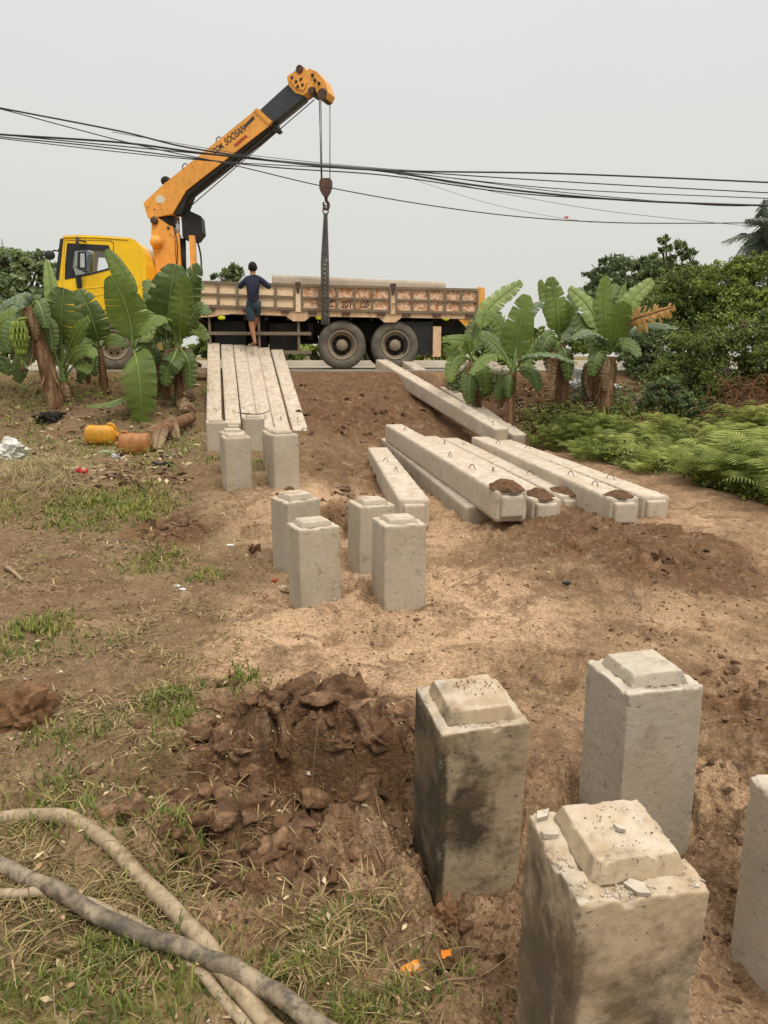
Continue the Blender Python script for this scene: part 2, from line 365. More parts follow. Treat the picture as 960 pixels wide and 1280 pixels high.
def fin_bm(bm, name, smooth=False, bevel=0):
    if bevel:
        bmesh.ops.bevel(bm, geom=[e for e in bm.edges if len(e.link_faces) == 2 and e.calc_face_angle(0) > .5], offset=bevel, segments=2, affect='EDGES', profile=.6)
    bmesh.ops.recalc_face_normals(bm, faces=bm.faces)
    me = bpy.data.meshes.new(name); bm.to_mesh(me); bm.free()
    if smooth: me.polygons.foreach_set('use_smooth', [True] * len(me.polygons))
    return me
def bbox(bm, x0, x1, y0, y1, z0, z1):
    vs = [bm.verts.new((x, y, z)) for x in (x0, x1) for y in (y0, y1) for z in (z0, z1)]
    for f in ((0, 1, 3, 2), (4, 6, 7, 5), (0, 4, 5, 1), (2, 3, 7, 6), (0, 2, 6, 4), (1, 5, 7, 3)): bm.faces.new([vs[i] for i in f])
def tube(bm, pts, r, n=8, cap=True, rough=0.):
    pts = [Vector(p) for p in pts]; rings = []
    up = None
    for i, p in enumerate(pts):
        t = (pts[min(i + 1, len(pts) - 1)] - pts[max(i - 1, 0)]).normalized()
        if up is None: up = t.cross(Vector((0, 0, 1))) if abs(t.z) < .9 else t.cross(Vector((1, 0, 0)))
        up = (up - t * up.dot(t)).normalized(); s_ = t.cross(up)
        rr = r[i] if hasattr(r, '__len__') else r
        rings.append([bm.verts.new(p + (up * math.cos(a) + s_ * math.sin(a)) * rr * (1 + rough * (random.random() - .5))) for a in [2 * math.pi * k / n for k in range(n)]])
    for a, b in zip(rings, rings[1:]):
        for k in range(n): bm.faces.new((a[k], a[(k + 1) % n], b[(k + 1) % n], b[k]))
    if cap:
        bm.faces.new(rings[0][::-1]); bm.faces.new(rings[-1])
def prism(bm, pts, y0, y1, P=None):
    """polygon of 2-D points (x, z), extruded from y0 to y1; P maps (x, y, z) to a point"""
    P = P or (lambda x, y, z: Vector((x, y, z)))
    a = [bm.verts.new(P(x, y0, z)) for x, z in pts]; b = [bm.verts.new(P(x, y1, z)) for x, z in pts]
    tris = geometry.tessellate_polygon([[Vector((x, z, 0)) for x, z in pts]])
    for t in tris:
        try: bm.faces.new([a[i] for i in t]); bm.faces.new([b[i] for i in t][::-1])
        except ValueError: pass
    n = len(pts)
    for i in range(n): bm.faces.new((a[i], a[(i + 1) % n], b[(i + 1) % n], b[i]))
def plate(bm, outer, holes, y0, y1):
    loops = [outer] + holes; flatp = [p for l in loops for p in l]
    tris = geometry.tessellate_polygon([[Vector((x, z, 0)) for x, z in l] for l in loops])
    a = [bm.verts.new((x, y0, z)) for x, z in flatp]; b = [bm.verts.new((x, y1, z)) for x, z in flatp]
    for t in tris:
        bm.faces.new([a[i] for i in t]); bm.faces.new([b[i] for i in t][::-1])
    k = 0
    for l in loops:
        n = len(l)
        for i in range(n): bm.faces.new((a[k + i], a[k + (i + 1) % n], b[k + (i + 1) % n], b[k + i]))
        k += n
def lathe(bm, prof, cx, cz, axis='y', n=48, P=None, cap=None):
    """profile (radius, y) revolved round a y-parallel axis"""
    rings = []
    for r_, y in prof:
        rings.append([bm.verts.new((cx + r_ * math.cos(2 * math.pi * k / n), y, cz + r_ * math.sin(2 * math.pi * k / n))) for k in range(n)])
    for a, b in zip(rings, rings[1:]):
        for k in range(n): bm.faces.new((a[k], a[(k + 1) % n], b[(k + 1) % n], b[k]))
    if cap == 'ring':
        for k in range(n): bm.faces.new((rings[-1][k], rings[-1][(k + 1) % n], rings[0][(k + 1) % n], rings[0][k]))
        return
    if cap != 'end': bm.faces.new(rings[0])
    bm.faces.new(rings[-1][::-1])
def spline(pts, n=8):
    pts = [Vector(p) for p in pts]; P = [pts[0] * 2 - pts[1]] + pts + [pts[-1] * 2 - pts[-2]]; out = []
    for i in range(1, len(P) - 2):
        for k in range(n):
            t = k / n; a, b, c, d = P[i - 1], P[i], P[i + 1], P[i + 2]
            out.append(.5 * ((2 * b) + (c - a) * t + (2 * a - 5 * b + 4 * c - d) * t * t + (3 * b - a - 3 * c + d) * t ** 3))
    out.append(pts[-1]); return out
def rough_box(hx, hy, hz, res, r0=.004, chip=.02, seed=0, wob=.002, taper=0., chipscale=22, chipth=.56):
    n = [max(2, int(2 * h / res)) for h in (hx, hy, hz)]; hv = np.array([hx, hy, hz]); V = []; Q = []; off = 0
    for ax in range(3):
        u, v = [i for i in range(3) if i != ax]
        gu = np.linspace(-1, 1, n[u] + 1); gv = np.linspace(-1, 1, n[v] + 1)
        for sgn in (-1, 1):
            U, W = np.meshgrid(gu, gv, indexing='ij'); P = np.zeros((U.size, 3)); P[:, u] = U.ravel() * hv[u]; P[:, v] = W.ravel() * hv[v]; P[:, ax] = sgn * hv[ax]
            idx = np.arange(U.size).reshape(U.shape) + off
            q = np.stack([idx[:-1, :-1], idx[1:, :-1], idx[1:, 1:], idx[:-1, 1:]], -1).reshape(-1, 4)
            flip = (sgn < 0) ^ (ax == 1)
            if flip: q = q[:, ::-1]
            V.append(P); Q.append(q); off += U.size
    V = np.concatenate(V); Q = np.concatenate(Q)
    key = np.round(V * 1e5).astype(np.int64); _, first, inv = np.unique(key, axis=0, return_index=True, return_inverse=True)
    V = V[first]; Q = inv.ravel()[Q]
    s = seed * 7.3
    nz = fbm3(V[:, 0] * chipscale + s, V[:, 1] * chipscale + s * .3, V[:, 2] * chipscale - s, 3, seed % 50)
    nz2 = fbm3(V[:, 0] * 55 + s, V[:, 1] * 55, V[:, 2] * 55 - s, 3, (seed + 9) % 50)
    r = r0 * (.6 + nz2) + chip * np.clip((nz - chipth) / .10, 0, 1) * (.5 + nz2) + .35 * chip * np.clip((nz2 - .55) / .12, 0, 1)
    if hz > .08:
        tp = np.clip(1 - (hz - V[:, 2]) / .10, 0, 1) if hz < 1 and hz > hx else np.ones(len(V)); sp3 = fbm3(V[:, 0] * 6 + s, V[:, 1] * 6, V[:, 2] * 4, 2, 13)
        r = r0 * .6 + (r - r0 * .6) * np.clip(.10 + tp * .9 + np.clip((sp3 - .56) / .1, 0, 1), 0, 1)
    inner = hv[None, :] - r[:, None]; q = np.clip(V, -inner, inner); d = V - q; L = np.linalg.norm(d, axis=1); ok = L > 1e-9
    V2 = V.copy(); V2[ok] = q[ok] + d[ok] / L[ok][:, None] * r[ok][:, None]
    w1 = fbm3(V[:, 0] * 5 + s, V[:, 1] * 5, V[:, 2] * 5, 3, 3) - .5; w2 = fbm3(V[:, 0] * 5, V[:, 1] * 5 + s, V[:, 2] * 5 + 9, 3, 4) - .5
    w3 = fbm3(V[:, 0] * 60 + s, V[:, 1] * 60, V[:, 2] * 60, 2, 5) - .5
    nrm = V / hv; mxn = np.abs(nrm).max(1, keepdims=True); nrm = np.where(np.abs(nrm) > mxn - 1e-6, np.sign(nrm), 0)
    w4 = fbm3(V[:, 0] * 170 + s, V[:, 1] * 170, V[:, 2] * 170, 2, 6) - .5
    V2 = V2 + nrm * (w1 * wob * 1.6 + w3 * wob * 1.3 + w4 * wob * .8)[:, None]
    top = np.clip((V[:, 2] / hz - (1 - .05 / hz)) * hz / .05, 0, 1) if hz > .08 else np.zeros(len(V))
    V2[:, 2] -= top * chip * .35 * np.clip(fbm3(V[:, 0] * 30 + s, V[:, 1] * 30, V[:, 2] * 0, 3, 9) - .45, 0, 1) * 4
    if taper:
        k = 1 - taper * (V2[:, 2:3] + hz) / (2 * hz); V2[:, :2] *= k
    return V2, Q

# ------------------------------------------------------------------ standing pile heads: corner pixel (top of the near vertical edge), camera depth, face ratio
S_ = .28
PSPEC = [  # px, py, T, left/right face, material, chip, cap size, depth of hollow, label
 (552, 912, 2.17, .33, 'conc_dark', .016, .21, .045, 'dark wet-stained concrete pile head beside the churned clods, its left face nearly black', 1),
 (785, 867, 2.40, .63, 'conc_grey', .020, .20, .04, 'clean grey concrete pile head with a chipped corner, behind the chipped blotchy one', 2),
 (724, 1128, 1.43, .50, 'conc_mid', .024, .200, .02, 'blotchy pile head nearest the camera, its rim broken and flakes lying on top', 3),
 (1034, 1050, 1.74, .95, 'conc_grey', .022, .20, .03, 'grey concrete pile head cut off by the right edge of the photo', 4),
 (373, 663, 4.70, .30, 'conc', .014, .20, .05, 'pale pile head in front of another one in the middle left pair', 5),
 (481, 658, 4.62, .32, 'conc', .014, .19, .02, 'pale pile head in front in the middle right pair, before the short lying pile', 6),
 (359, 628, 5.46, .51, 'conc', .016, .20, .03, 'pile head at the back of the middle left pair, a flat scrap on top', 7),
 (450, 634, 5.40, .35, 'conc', .012, .19, .03, 'pile head at the back of the middle right pair, left of the short lying pile', 8),
 (280, 547, 7.75, .14, 'conc', .010, .20, .0, 'pile head in front of the left sloping piles, nearest of its pair', 9),
 (341, 544, 7.75, .30, 'conc', .010, .19, .0, 'right-hand pile head in front of the left sloping piles', 10),
 (277, 541, 8.6, .10, 'conc', .010, .19, .0, 'narrow glimpse of the pile head close behind the front left one', 11),
 (331, 540, 8.7, .12, 'conc', .010, .19, .0, 'pile head half hidden behind the right-hand one before the sloping piles', 12),
 (258, 528, 10.3, .04, 'conc', .010, .19, .0, 'pile head standing before the leftmost sloping pile', 13),
 (305, 523, 10.2, .10, 'conc', .010, .19, .0, 'distant pile head with a bent wire on top, just before the sloping piles', 14),
]
PILES = []
for (px, py, T, ratio, mt, chip, cs, hol, lab, sd) in PSPEC:
    d = ray(px, py); c0 = CAM + d * T
    th = math.atan(ratio) - math.atan2(d.x, d.y)
    h = S_ / 2; off = Matrix.Rotation(th, 3, 'Z') @ Vector((h, h, 0))
    ctr = c0 + off; lean = {1: R(6), 3: R(3)}.get(sd, R(((sd * 37) % 5 - 2) * .5)); roll = R(((sd * 53) % 5 - 2) * .4)
    PILES.append((ctr, th, mt, chip, cs, lab, sd, T, lean, roll))
    PILES_XY.append((ctr.x, ctr.y, .27, .02 + hol))
for ctr, th, mt, chip, cs, lab, sd, T, lean, roll in PILES:
    zb = gz(ctr.x, ctr.y) - .35; H = ctr.z - zb
    rm_ = Matrix.Rotation(lean, 4, 'X') @ Matrix.Rotation(roll, 4, 'Y') @ Matrix.Rotation(th, 4, 'Z')
    root = empty('concrete_pile_head', ctr - (rm_ @ Vector((0, 0, H))), lab, 'concrete pile', 'standing concrete pile heads', rm_.to_euler())
    res = .0055 if T < 3 else (.012 if T < 6 else .025)
    V, Q = rough_box(S_ / 2, S_ / 2, H / 2, res, .0045, chip, sd, .0016 if T < 3 else .001)
    V[:, 2] += H / 2
    sh_ = npmesh('shaft', V, Q, True)
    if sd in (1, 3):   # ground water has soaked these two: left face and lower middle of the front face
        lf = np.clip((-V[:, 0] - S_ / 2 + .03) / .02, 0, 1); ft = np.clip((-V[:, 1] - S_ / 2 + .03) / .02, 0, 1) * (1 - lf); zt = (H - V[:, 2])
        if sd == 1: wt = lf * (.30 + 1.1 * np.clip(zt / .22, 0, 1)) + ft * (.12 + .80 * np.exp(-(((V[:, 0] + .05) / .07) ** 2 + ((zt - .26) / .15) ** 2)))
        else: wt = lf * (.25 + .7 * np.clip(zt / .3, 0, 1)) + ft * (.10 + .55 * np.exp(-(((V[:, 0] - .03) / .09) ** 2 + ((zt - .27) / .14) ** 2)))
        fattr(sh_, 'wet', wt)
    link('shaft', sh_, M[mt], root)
    ch = {1: .046, 2: .046, 3: .048}.get(sd, .034 + .012 * ((sd * 29) % 3) / 2)
    V, Q = rough_box(cs / 2 + .006, cs / 2 + .006, ch / 2, res * .7, .0022, chip * .55, sd + 31, .0012, taper=.16)
    V[:, 2] += H + ch / 2 - .006
    if sd == 3: V[:, 0] += .012; V[:, 1] += .01
    link('cap', npmesh('cap', V, Q, True), M[mt], root)

# flakes, scraps and rubble lying on the tops
def slab_piece(name, loc, sx, sy, sz, rot, mat, label, cat, group=None, seed=0, sides=5):
    rs = random.Random(seed); bm = bmesh.new()
    pts = [(sx * math.cos(a) * rs.uniform(.7, 1.1), sy * math.sin(a) * rs.uniform(.7, 1.1)) for a in [2 * math.pi * (k + rs.uniform(-.25, .25)) / sides for k in range(sides)]]
    prism(bm, pts, 0, sz, lambda x, y, z: Vector((x, z, y)))
    o = link(name, fin_bm(bm, name, bevel=min(sz * .25, .003)), mat, loc=loc); o.rotation_euler = rot
    return tag(o, label, cat, group)
ctr3, th3 = PILES[2][0], PILES[2][1]
def on3(x, y, z=0): return Matrix.Translation(ctr3) @ Matrix.Rotation(R(3), 4, 'X') @ Matrix.Rotation(th3, 4, 'Z') @ Vector((x, y, z))
FL = 'broken flakes on the nearest pile head'
slab_piece('concrete_flake', on3(-.005, -.118, .0), .034, .020, .008, (R(6), R(-4), R(-55) + th3), M['conc_grey'], 'flat pointed concrete flake on the front rim of the nearest pile head', 'flake', FL, 1, 5)
slab_piece('concrete_flake', on3(-.122, .055, .002), .030, .016, .010, (R(-5), R(12), R(20) + th3), M['conc_grey'], 'concrete flake lying on the left rim of the nearest pile head', 'flake', FL, 2, 5)
slab_piece('concrete_flake', on3(-.115, .115, .002), .026, .013, .014, (R(5), R(-8), R(35) + th3), M['conc_grey'], 'small grey flake at the back left corner of the nearest pile head', 'flake', FL, 3, 4)
slab_piece('concrete_flake', on3(.01, -.004, .046), .016, .008, .009, (R(3), R(8), R(-40) + th3), M['conc_grey'], 'little dark chip in the middle of the cap of the nearest pile head', 'flake', FL, 4, 4)
ctr9 = PILES[6][0]
slab_piece('cement_scrap', (ctr9.x - .02, ctr9.y, ctr9.z + .037), .09, .05, .008, (R(2), 0, .3), M['conc_mid'], 'flat dark cement scrap on the cap of the back left middle pile head', 'scrap', None, 5, 6)
ctr14 = PILES[13][0]
bm = bmesh.new(); tube(bm, [(-.22, 0, .03), (-.1, .01, .0), (.1, -.01, .004), (.2, .02, .03), (.22, .05, .05)], .006, 5)
tube(bm, [(-.2, .05, .02), (0, .04, .0), (.16, .05, .01)], .005, 5)
o = link('wire_scrap', fin_bm(bm, 'wire_scrap', True), M['wire'], loc=(ctr14.x, ctr14.y, ctr14.z + .042)); tag(o, 'bent dark tie wire lying across the top of a distant pile head', 'wire')

def crumbs(name, centre, rx, ry, n, smin, smax, mat, label, cat='rubble', rot=0, hfun=None, seed=0, kind=None, squash=.6):
    """a heap of small irregular lumps as one mesh"""
    rg = np.random.RandomState(seed); bm = bmesh.new(); bmesh.ops.create_icosphere(bm, subdivisions=2, radius=1)
    T0 = np.array([v.co[:] for v in bm.verts]); Ft = np.array([[v.index for v in f.verts] for f in bm.faces]); bm.free()
    Vs = []; Fs = []
    for i in range(n):
        a = rg.rand() * 6.283; q = rg.rand() ** .5; x = q * rx * math.cos(a); y = q * ry * math.sin(a)
        s = smin + (smax - smin) * rg.rand() ** 2.5
        k = 1 + .6 * (fbm3(T0[:, 0] * 1.6 + i, T0[:, 1] * 1.6, T0[:, 2] * 1.6 + i * 3, 2, 1) - .5)
        P = T0 * k[:, None]
        for _ in range(5):
            n_ = rg.randn(3); n_ /= np.linalg.norm(n_); P = P - np.maximum(0, P @ n_ - rg.uniform(.1, .6))[:, None] * n_
        P = P * s * np.array([1, rg.uniform(.6, 1), rg.uniform(.45, .8)])
        c_, s_ = math.cos(a * 3), math.sin(a * 3); P = P @ np.array([[c_, s_, 0], [-s_, c_, 0], [0, 0, 1]])
        z = (hfun(q) if hfun else 0) + s * .25
        cr, sr = math.cos(rot), math.sin(rot)
        Vs.append(P + np.array([x * cr - y * sr, x * sr + y * cr, z])); Fs.append(Ft + i * len(T0))
    o = link(name, npmesh(name, np.concatenate(Vs), np.concatenate(Fs), False), mat, loc=centre)
    return tag(o, label, cat, None, kind)
soil_c = NT('crumbly_soil'); _c = soil_c.co(rnd=True); _n = soil_c.noise(_c, 18, 5, .7)
M['soil'] = soil_c.fin(soil_c.ramp(_n, [(.3, (.105, .055, .028)), (.7, (.22, .125, .068))]), .95, 0, .1)
soil_d = NT('dark_crumbly_soil'); _c = soil_d.co(rnd=True); _n = soil_d.noise(_c, 14, 5, .7)
soil_d.bump(soil_d.noise(_c, 60, 3), .5, .006)
M['soil_dark'] = soil_d.fin(soil_d.ramp(_n, [(.3, (.06, .033, .018)), (.7, (.15, .082, .044))]), .9, 0, .15)
M['crumb'] = mat_concrete('crumbled_concrete', .1, (.46, .41, .34))
crumbs('rim_rubble', on3(.02, -.115, -.004), .118, .022, 170, .0012, .0075, M['crumb'], 'crushed pale concrete crumbs along the front rim of the nearest pile head', rot=th3, seed=5)
crumbs('rim_rubble', on3(-.118, -.03, -.003), .02, .11, 90, .0012, .007, M['crumb'], 'crushed concrete crumbs along the left rim of the nearest pile head', rot=th3, seed=6)
c1 = PILES[0][0]
crumbs('dirt_crumbs', on3(.015, .0, .046), .08, .08, 90, .001, .0035, M['soil'], 'brown soil crumbs over the cap of the nearest pile head', seed=15)
crumbs('rim_rubble', on3(.118, .0, -.004), .018, .11, 70, .0012, .007, M['crumb'], 'crushed concrete crumbs along the right rim of the nearest pile head', rot=th3, seed=16)
crumbs('rim_rubble', Vector((c1.x + .045, c1.y - .105, c1.z - .012)), .10, .014, 120, .001, .005, M['crumb'], 'fine crumbs on the front rim of the dark stained pile head', rot=PILES[0][1], seed=17)
c2 = PILES[1][0]; crumbs('dirt_crumbs', (c2.x + .03, c2.y - .11, c2.z - .004), .09, .014, 110, .001, .0045, M['crumb'], 'fine crumbs on the front rim of the clean grey pile head', rot=PILES[1][1], seed=18)
crumbs('dirt_crumbs', (c1.x + .02, c1.y + .02, c1.z + .047), .075, .06, 60, .002, .006, M['soil'], 'reddish soil crumbs on the cap of the dark stained pile head', seed=8)

# ------------------------------------------------------------------ lying and leaning piles
LOOP_BM = None
def loop_mesh():
    bm = bmesh.new(); pts = [(-.06, 0, -.02), (-.05, 0, .015), (-.035, 0, .04), (-.015, 0, .05), (.01, 0, .048), (.03, 0, .035), (.05, 0, .012), (.06, 0, -.02)]
    tube(bm, spline(pts, 3), .0042, 6); return fin_bm(bm, 'lifting_loop', True)
loopme = loop_mesh()
def beam(near, far, label, group, mat='conc_side', cap='near', loops=(.16, .82), wdt=.28, res=.035, seed=0):
    near = Vector(near); far = Vector(far); L = (far - near).length; d = (far - near).normalized()
    X = d; Y = Vector((0, 0, 1)).cross(X).normalized(); Z = X.cross(Y)
    m = Matrix((X, Y, Z)).transposed().to_4x4(); h = wdt / 2
    root = empty('concrete_beam', near - Z * wdt, label, 'concrete beam', group, m.to_euler())
    V, Q = rough_box(L / 2, h, h, res, .007, .016, seed, .0014); V[:, 0] += L / 2; V[:, 2] += h
    link('shaft', npmesh('shaft', V, Q, True), M[mat], root)
    for side in ((0,) if cap == 'near' else (0, 1) if cap == 'both' else ()):
        V, Q = rough_box(.104, .104, .022, .02, .004, .008, seed + 3, .001, taper=.12)
        Vr = np.stack([-(V[:, 2] + .019) if side == 0 else V[:, 2] + .019 + L, V[:, 1], V[:, 0] + h], 1)
        link('end_cap', npmesh('end_cap', Vr, Q[:, ::-1] if side == 0 else Q, True), M[mat], root)
    for t in loops:
        o = bpy.data.objects.new('lifting_loop', loopme); COL.objects.link(o); o.parent = root; o.location = (t * L, random.uniform(-.03, .03), wdt - .002); o.rotation_euler = (0, R(random.uniform(-6, 22)), random.uniform(-.5, .5))
        if not loopme.materials: loopme.materials.append(M['wire'])
    return root
def P3(px, py, T): return CAM + ray(px, py) * T
# right-hand lying group
GR = 'concrete piles lying on the soil at the right'
bA = beam(P3(640, 613, 6.45), P3(492, 530, 12.2), 'thick pale concrete pile lying raised on the darker one, soil heaped on its near end', GR, loops=(.20, .36, .84), seed=1)
bC = beam(P3(600, 633, 7.1), P3(484, 546, 12.9), 'grey shaded concrete pile lying on the ground beneath the raised one', GR, 'conc_grey', cap=None, loops=(), seed=2)
bB = beam(P3(518, 624, 6.7), P3(472, 559, 10.7), 'short concrete pile lying left of the others, behind the middle standing heads', GR, loops=(.42, .62), seed=3)
bD = beam(P3(683, 623, 6.75), P3(536, 545, 12.0), 'concrete pile lying second from the left of the near ends, right of the raised one', GR, loops=(.3, .8), seed=4)
bE = beam(P3(716, 619, 7.5), P3(562, 547, 12.6), 'concrete pile with a muddy end lying between the raised one and the wide gap', GR, loops=(.25, .8), seed=5)
bF = beam(P3(781, 622, 6.7), P3(600, 545.5, 11.9), 'concrete pile lying right of the gap, with a small heap of soil on its near end', GR, loops=(.12, .24, .8), seed=6)
bG = beam(P3(820, 620, 7.3), P3(628, 549, 12.7), 'outermost concrete pile lying at the far right beside the ferns', GR, loops=(.2, .75), seed=7)
GL = 'concrete piles leaning from the road edge at the right'
bH = beam(P3(628, 536, 12.5), P3(477, 449, 16.3), 'front one of the two concrete piles leaning down from the road behind the rear wheel', GL, cap=None, loops=(.06,), seed=8)
bI = beam(P3(650, 543, 12.9), P3(505, 448, 17.0), 'rear one of the two concrete piles leaning down from the road, nearest the bananas', GL, cap=None, loops=(.06,), seed=9)
GS = 'six concrete piles sloping down from the truck at the left'
sl = [((267.5, 523), (267, 427), 'leftmost of the six concrete piles sloping down from the truck'), ((291, 529), (292, 430), 'second from the left of the six sloping concrete piles'),
      ((313.5, 532), (299.5+17-0, 430.5), 'third from the left of the six sloping concrete piles'), ((333, 535), (331, 432.5), 'fourth from the left of the six sloping concrete piles, under the climbing man'),
      ((353, 537.5), (328+0, 434), 'fifth from the left of the six sloping concrete piles'), ((376, 537), (346, 437), 'rightmost of the six sloping concrete piles, set apart by a narrow gap')]
tops = [267, 283.5, 299, 314, 329, 346]; bots = [267.5, 291.5, 313, 333, 353.5, 376]
for k in range(6):
    beam(P3(bots[k], [526, 529, 532, 535, 537, 538][k], 12.6), P3(tops[k], [428, 430, 430.5, 432, 434, 436.5][k], 16.45), sl[k][2], GS, loops=(.1, .9), cap='near', seed=10 + k, wdt=.262)

# soil heaps on the near beam ends
def heap(root_, t, name, rx, ry, hgt, label, seed):
    m = Matrix.Translation(root_.location) @ root_.rotation_euler.to_matrix().to_4x4(); c = m @ Vector((t, 0, .278))
    n = 40; g = np.linspace(-1, 1, n); U, W = np.meshgrid(g, g, indexing='ij'); r = np.hypot(U, W)
    nz = fbm2(U * 3 + seed, W * 3, 4, seed); sc2 = np.maximum(r, 1e-6); rr = np.minimum(1, r); kx = np.where(r > 1, 1 / sc2, 1)
    X = U * kx * rx * (.8 + .4 * nz); Y = W * kx * ry * (.8 + .4 * nz)
    Zh = .75 * hgt * np.clip(1 - rr ** 1.6, 0, 1) * (.6 + .9 * (nz)) + .012 * (fbm2(U * 14, W * 14, 3, seed + 2) - .4) * (rr < .95) - .004
    V = np.stack([X.ravel(), Y.ravel(), Zh.ravel()], 1); idx = np.arange(n * n).reshape(n, n)
    Q = np.stack([idx[:-1, :-1], idx[1:, :-1], idx[1:, 1:], idx[:-1, 1:]], -1).reshape(-1, 4)
    o = link(name, npmesh(name, V, Q, True), M['soil_dark'], loc=c); o.rotation_euler = root_.rotation_euler
    tag(o, label, 'soil heap', 'soil heaps on the lying pile ends')
heap(bA, .16, 'soil_heap', .22, .15, .10, 'biggest soil heap, on the near end of the raised lying pile', 1)
heap(bD, .20, 'soil_heap', .24, .13, .07, 'soil heap on the end of the lying pile right of the raised one', 2)
heap(bE, .24, 'soil_heap', .25, .12, .05, 'thin soil heap on the muddy pile end left of the gap', 3)
heap(bF, .13, 'soil_heap', .15, .13, .06, 'soil heap on the pile end right of the gap', 4)

# ------------------------------------------------------------------ ground sheet
az = np.concatenate([np.linspace(-180, -42, 46)[:-1], np.linspace(-42, 42, 720), np.linspace(42, 180, 46)[1:]]) * math.pi / 180
rad = np.concatenate([np.linspace(.02, 1.15, 12)[:-1], np.geomspace(1.15, 26, 720), np.geomspace(26, 1500, 40)[1:]])
A_, R_ = np.meshgrid(az, rad, indexing='ij'); GX = (R_ * np.sin(A_)).ravel(); GY = (R_ * np.cos(A_)).ravel()
GZ = relief(GX, GY)
na, nr = len(az), len(rad); idx = np.arange(na * nr).reshape(na, nr)
Q = np.stack([idx[:-1, :-1], idx[:-1, 1:], idx[1:, 1:], idx[1:, :-1]], -1).reshape(-1, 4)
me = npmesh('ground', np.stack([GX, GY, GZ], 1), Q[:, ::-1], True)
wx = GX + .30 * (fbm2(GX * 2.1, GY * 2.1, 4, 80) - .5); wy = GY + .45 * (fbm2(GX * 1.7, GY * 1.7, 4, 81) - .5)
moist = msum(MOIST, wx, wy); sandy = msum(SANDY, wx, wy)
humus = sst(.9, -1.4, GX + .25 * (fbm2(GX * 1.2, GY * 1.2, 3, 90) - .5) * 4 - .0) * sst(9.8, 9.0, GY) * .0
left = np.clip((-.55 - wx + .06 * wy) / .8, 0, 1) * (1 - sandy * .75)
fattr(me, 'moist', moist); fattr(me, 'sandy', sandy); fattr(me, 'left', left)
fattr(me, 'green', np.where(GY > 24, 1., msum(GREEN, wx, wy)))
def ground_mat():
    s = NT('bare_soil'); c = s.co(); A = s.noise(c, 1.3, 6, .65, .3); B = s.noise(c, 9, 6, .7, .4); D = s.noise(c, 55, 4, .7); E_ = s.noise(c, 240, 3, .7)
    mid = s.ramp(A, [(.30, (.17, .105, .058)), (.5, (.33, .213, .124)), (.72, (.51, .35, .215))])
    sand = s.ramp(A, [(.3, (.43, .278, .165)), (.7, (.66, .45, .285))])
    wet = s.ramp(B, [(.28, (.070, .036, .018)), (.50, (.150, .080, .041)), (.72, (.28, .165, .092))])
    grassy = s.ramp(B, [(.3, (.115, .078, .038)), (.7, (.26, .19, .105))])
    def m_(at, spread, lo, hi):
        a = attr(s, at).outputs['Fac']; n_ = s.math('MULTIPLY', s.math('SUBTRACT', B, .5), spread)
        return s.ramp(s.math('ADD', a, n_), [(lo, 0), (hi, 1)])
    col = s.mix(m_('sandy', .8, .35, .75), mid, sand)
    col = s.mix(s.math('MULTIPLY', m_('left', .9, .3, .7), .8), col, grassy)
    col = s.mix(m_('moist', .8, .30, .68), col, wet)
    col = s.mix(s.math('MULTIPLY', m_('green', .8, .35, .8), .75), col, (.13, .135, .035))
    damp = s.ramp(s.noise(c, 2.6, 8, .75, .5), [(.475, 0), (.575, .70)])
    col = s.mix(damp, col, (.145, .088, .048))
    pal = s.ramp(s.noise(c, 5.5, 7, .72, .4), [(.56, 0), (.68, .45)]); col = s.mix(pal, col, (.50, .36, .235))
    col = s.mix(s.ramp(D, [(.30, .78), (.50, 0)]), col, (.10, .06, .034))
    col = s.mix(s.ramp(E_, [(.60, 0), (.78, .4)]), col, (.55, .42, .29))
    nzc = s.n('ShaderNodeTexNoise'); nzc.inputs['Scale'].default_value = 22; nzc.inputs['Detail'].default_value = 5; s.l(c, nzc.inputs['Vector'])
    wv_ = s.n('ShaderNodeVectorMath', operation='SCALE'); wv_.inputs['Scale'].default_value = .05; s.l(nzc.outputs['Color'], wv_.inputs[0]); wc = s.n('ShaderNodeVectorMath', operation='ADD'); s.l(c, wc.inputs[0]); s.l(wv_.outputs[0], wc.inputs[1])
    def vor(sc_):
        q = s.n('ShaderNodeTexVoronoi', feature='F1'); q.inputs['Scale'].default_value = sc_; s.l(wc.outputs[0], q.inputs['Vector']); return q
    v1 = vor(48); v2 = vor(130); g1 = s.n('ShaderNodeSeparateColor'); s.l(v1.outputs['Color'], g1.inputs[0]); g2 = s.n('ShaderNodeSeparateColor'); s.l(v2.outputs['Color'], g2.inputs[0])
    col = s.mix(s.math('MULTIPLY', s.ramp(v1.outputs['Distance'], [(.45, 0), (.8, 1)]), .25), col, (.07, .04, .022))
    col = s.mix(s.ramp(g1.outputs[0], [(.90, 0), (.94, .16)]), col, (.52, .40, .27))
    col = s.mix(s.ramp(g2.outputs[0], [(.0, .4), (.3, 0)]), col, (.09, .055, .03))
    gran = s.math('ADD', s.math('MULTIPLY', v1.outputs['Distance'], -.9), s.math('MULTIPLY', v2.outputs['Distance'], -.5))
    s.bump(s.math('ADD', gran, s.math('ADD', s.math('MULTIPLY', B, .8), s.math('ADD', D, s.math('MULTIPLY', E_, .5)))), .75, .013)
    return s.fin(col, .95, 0, .12)
gm = ground_mat(); g_o = link('ground', me, gm); tag(g_o, 'bare sandy and moist brown soil with churned clods', 'ground', kind='structure')

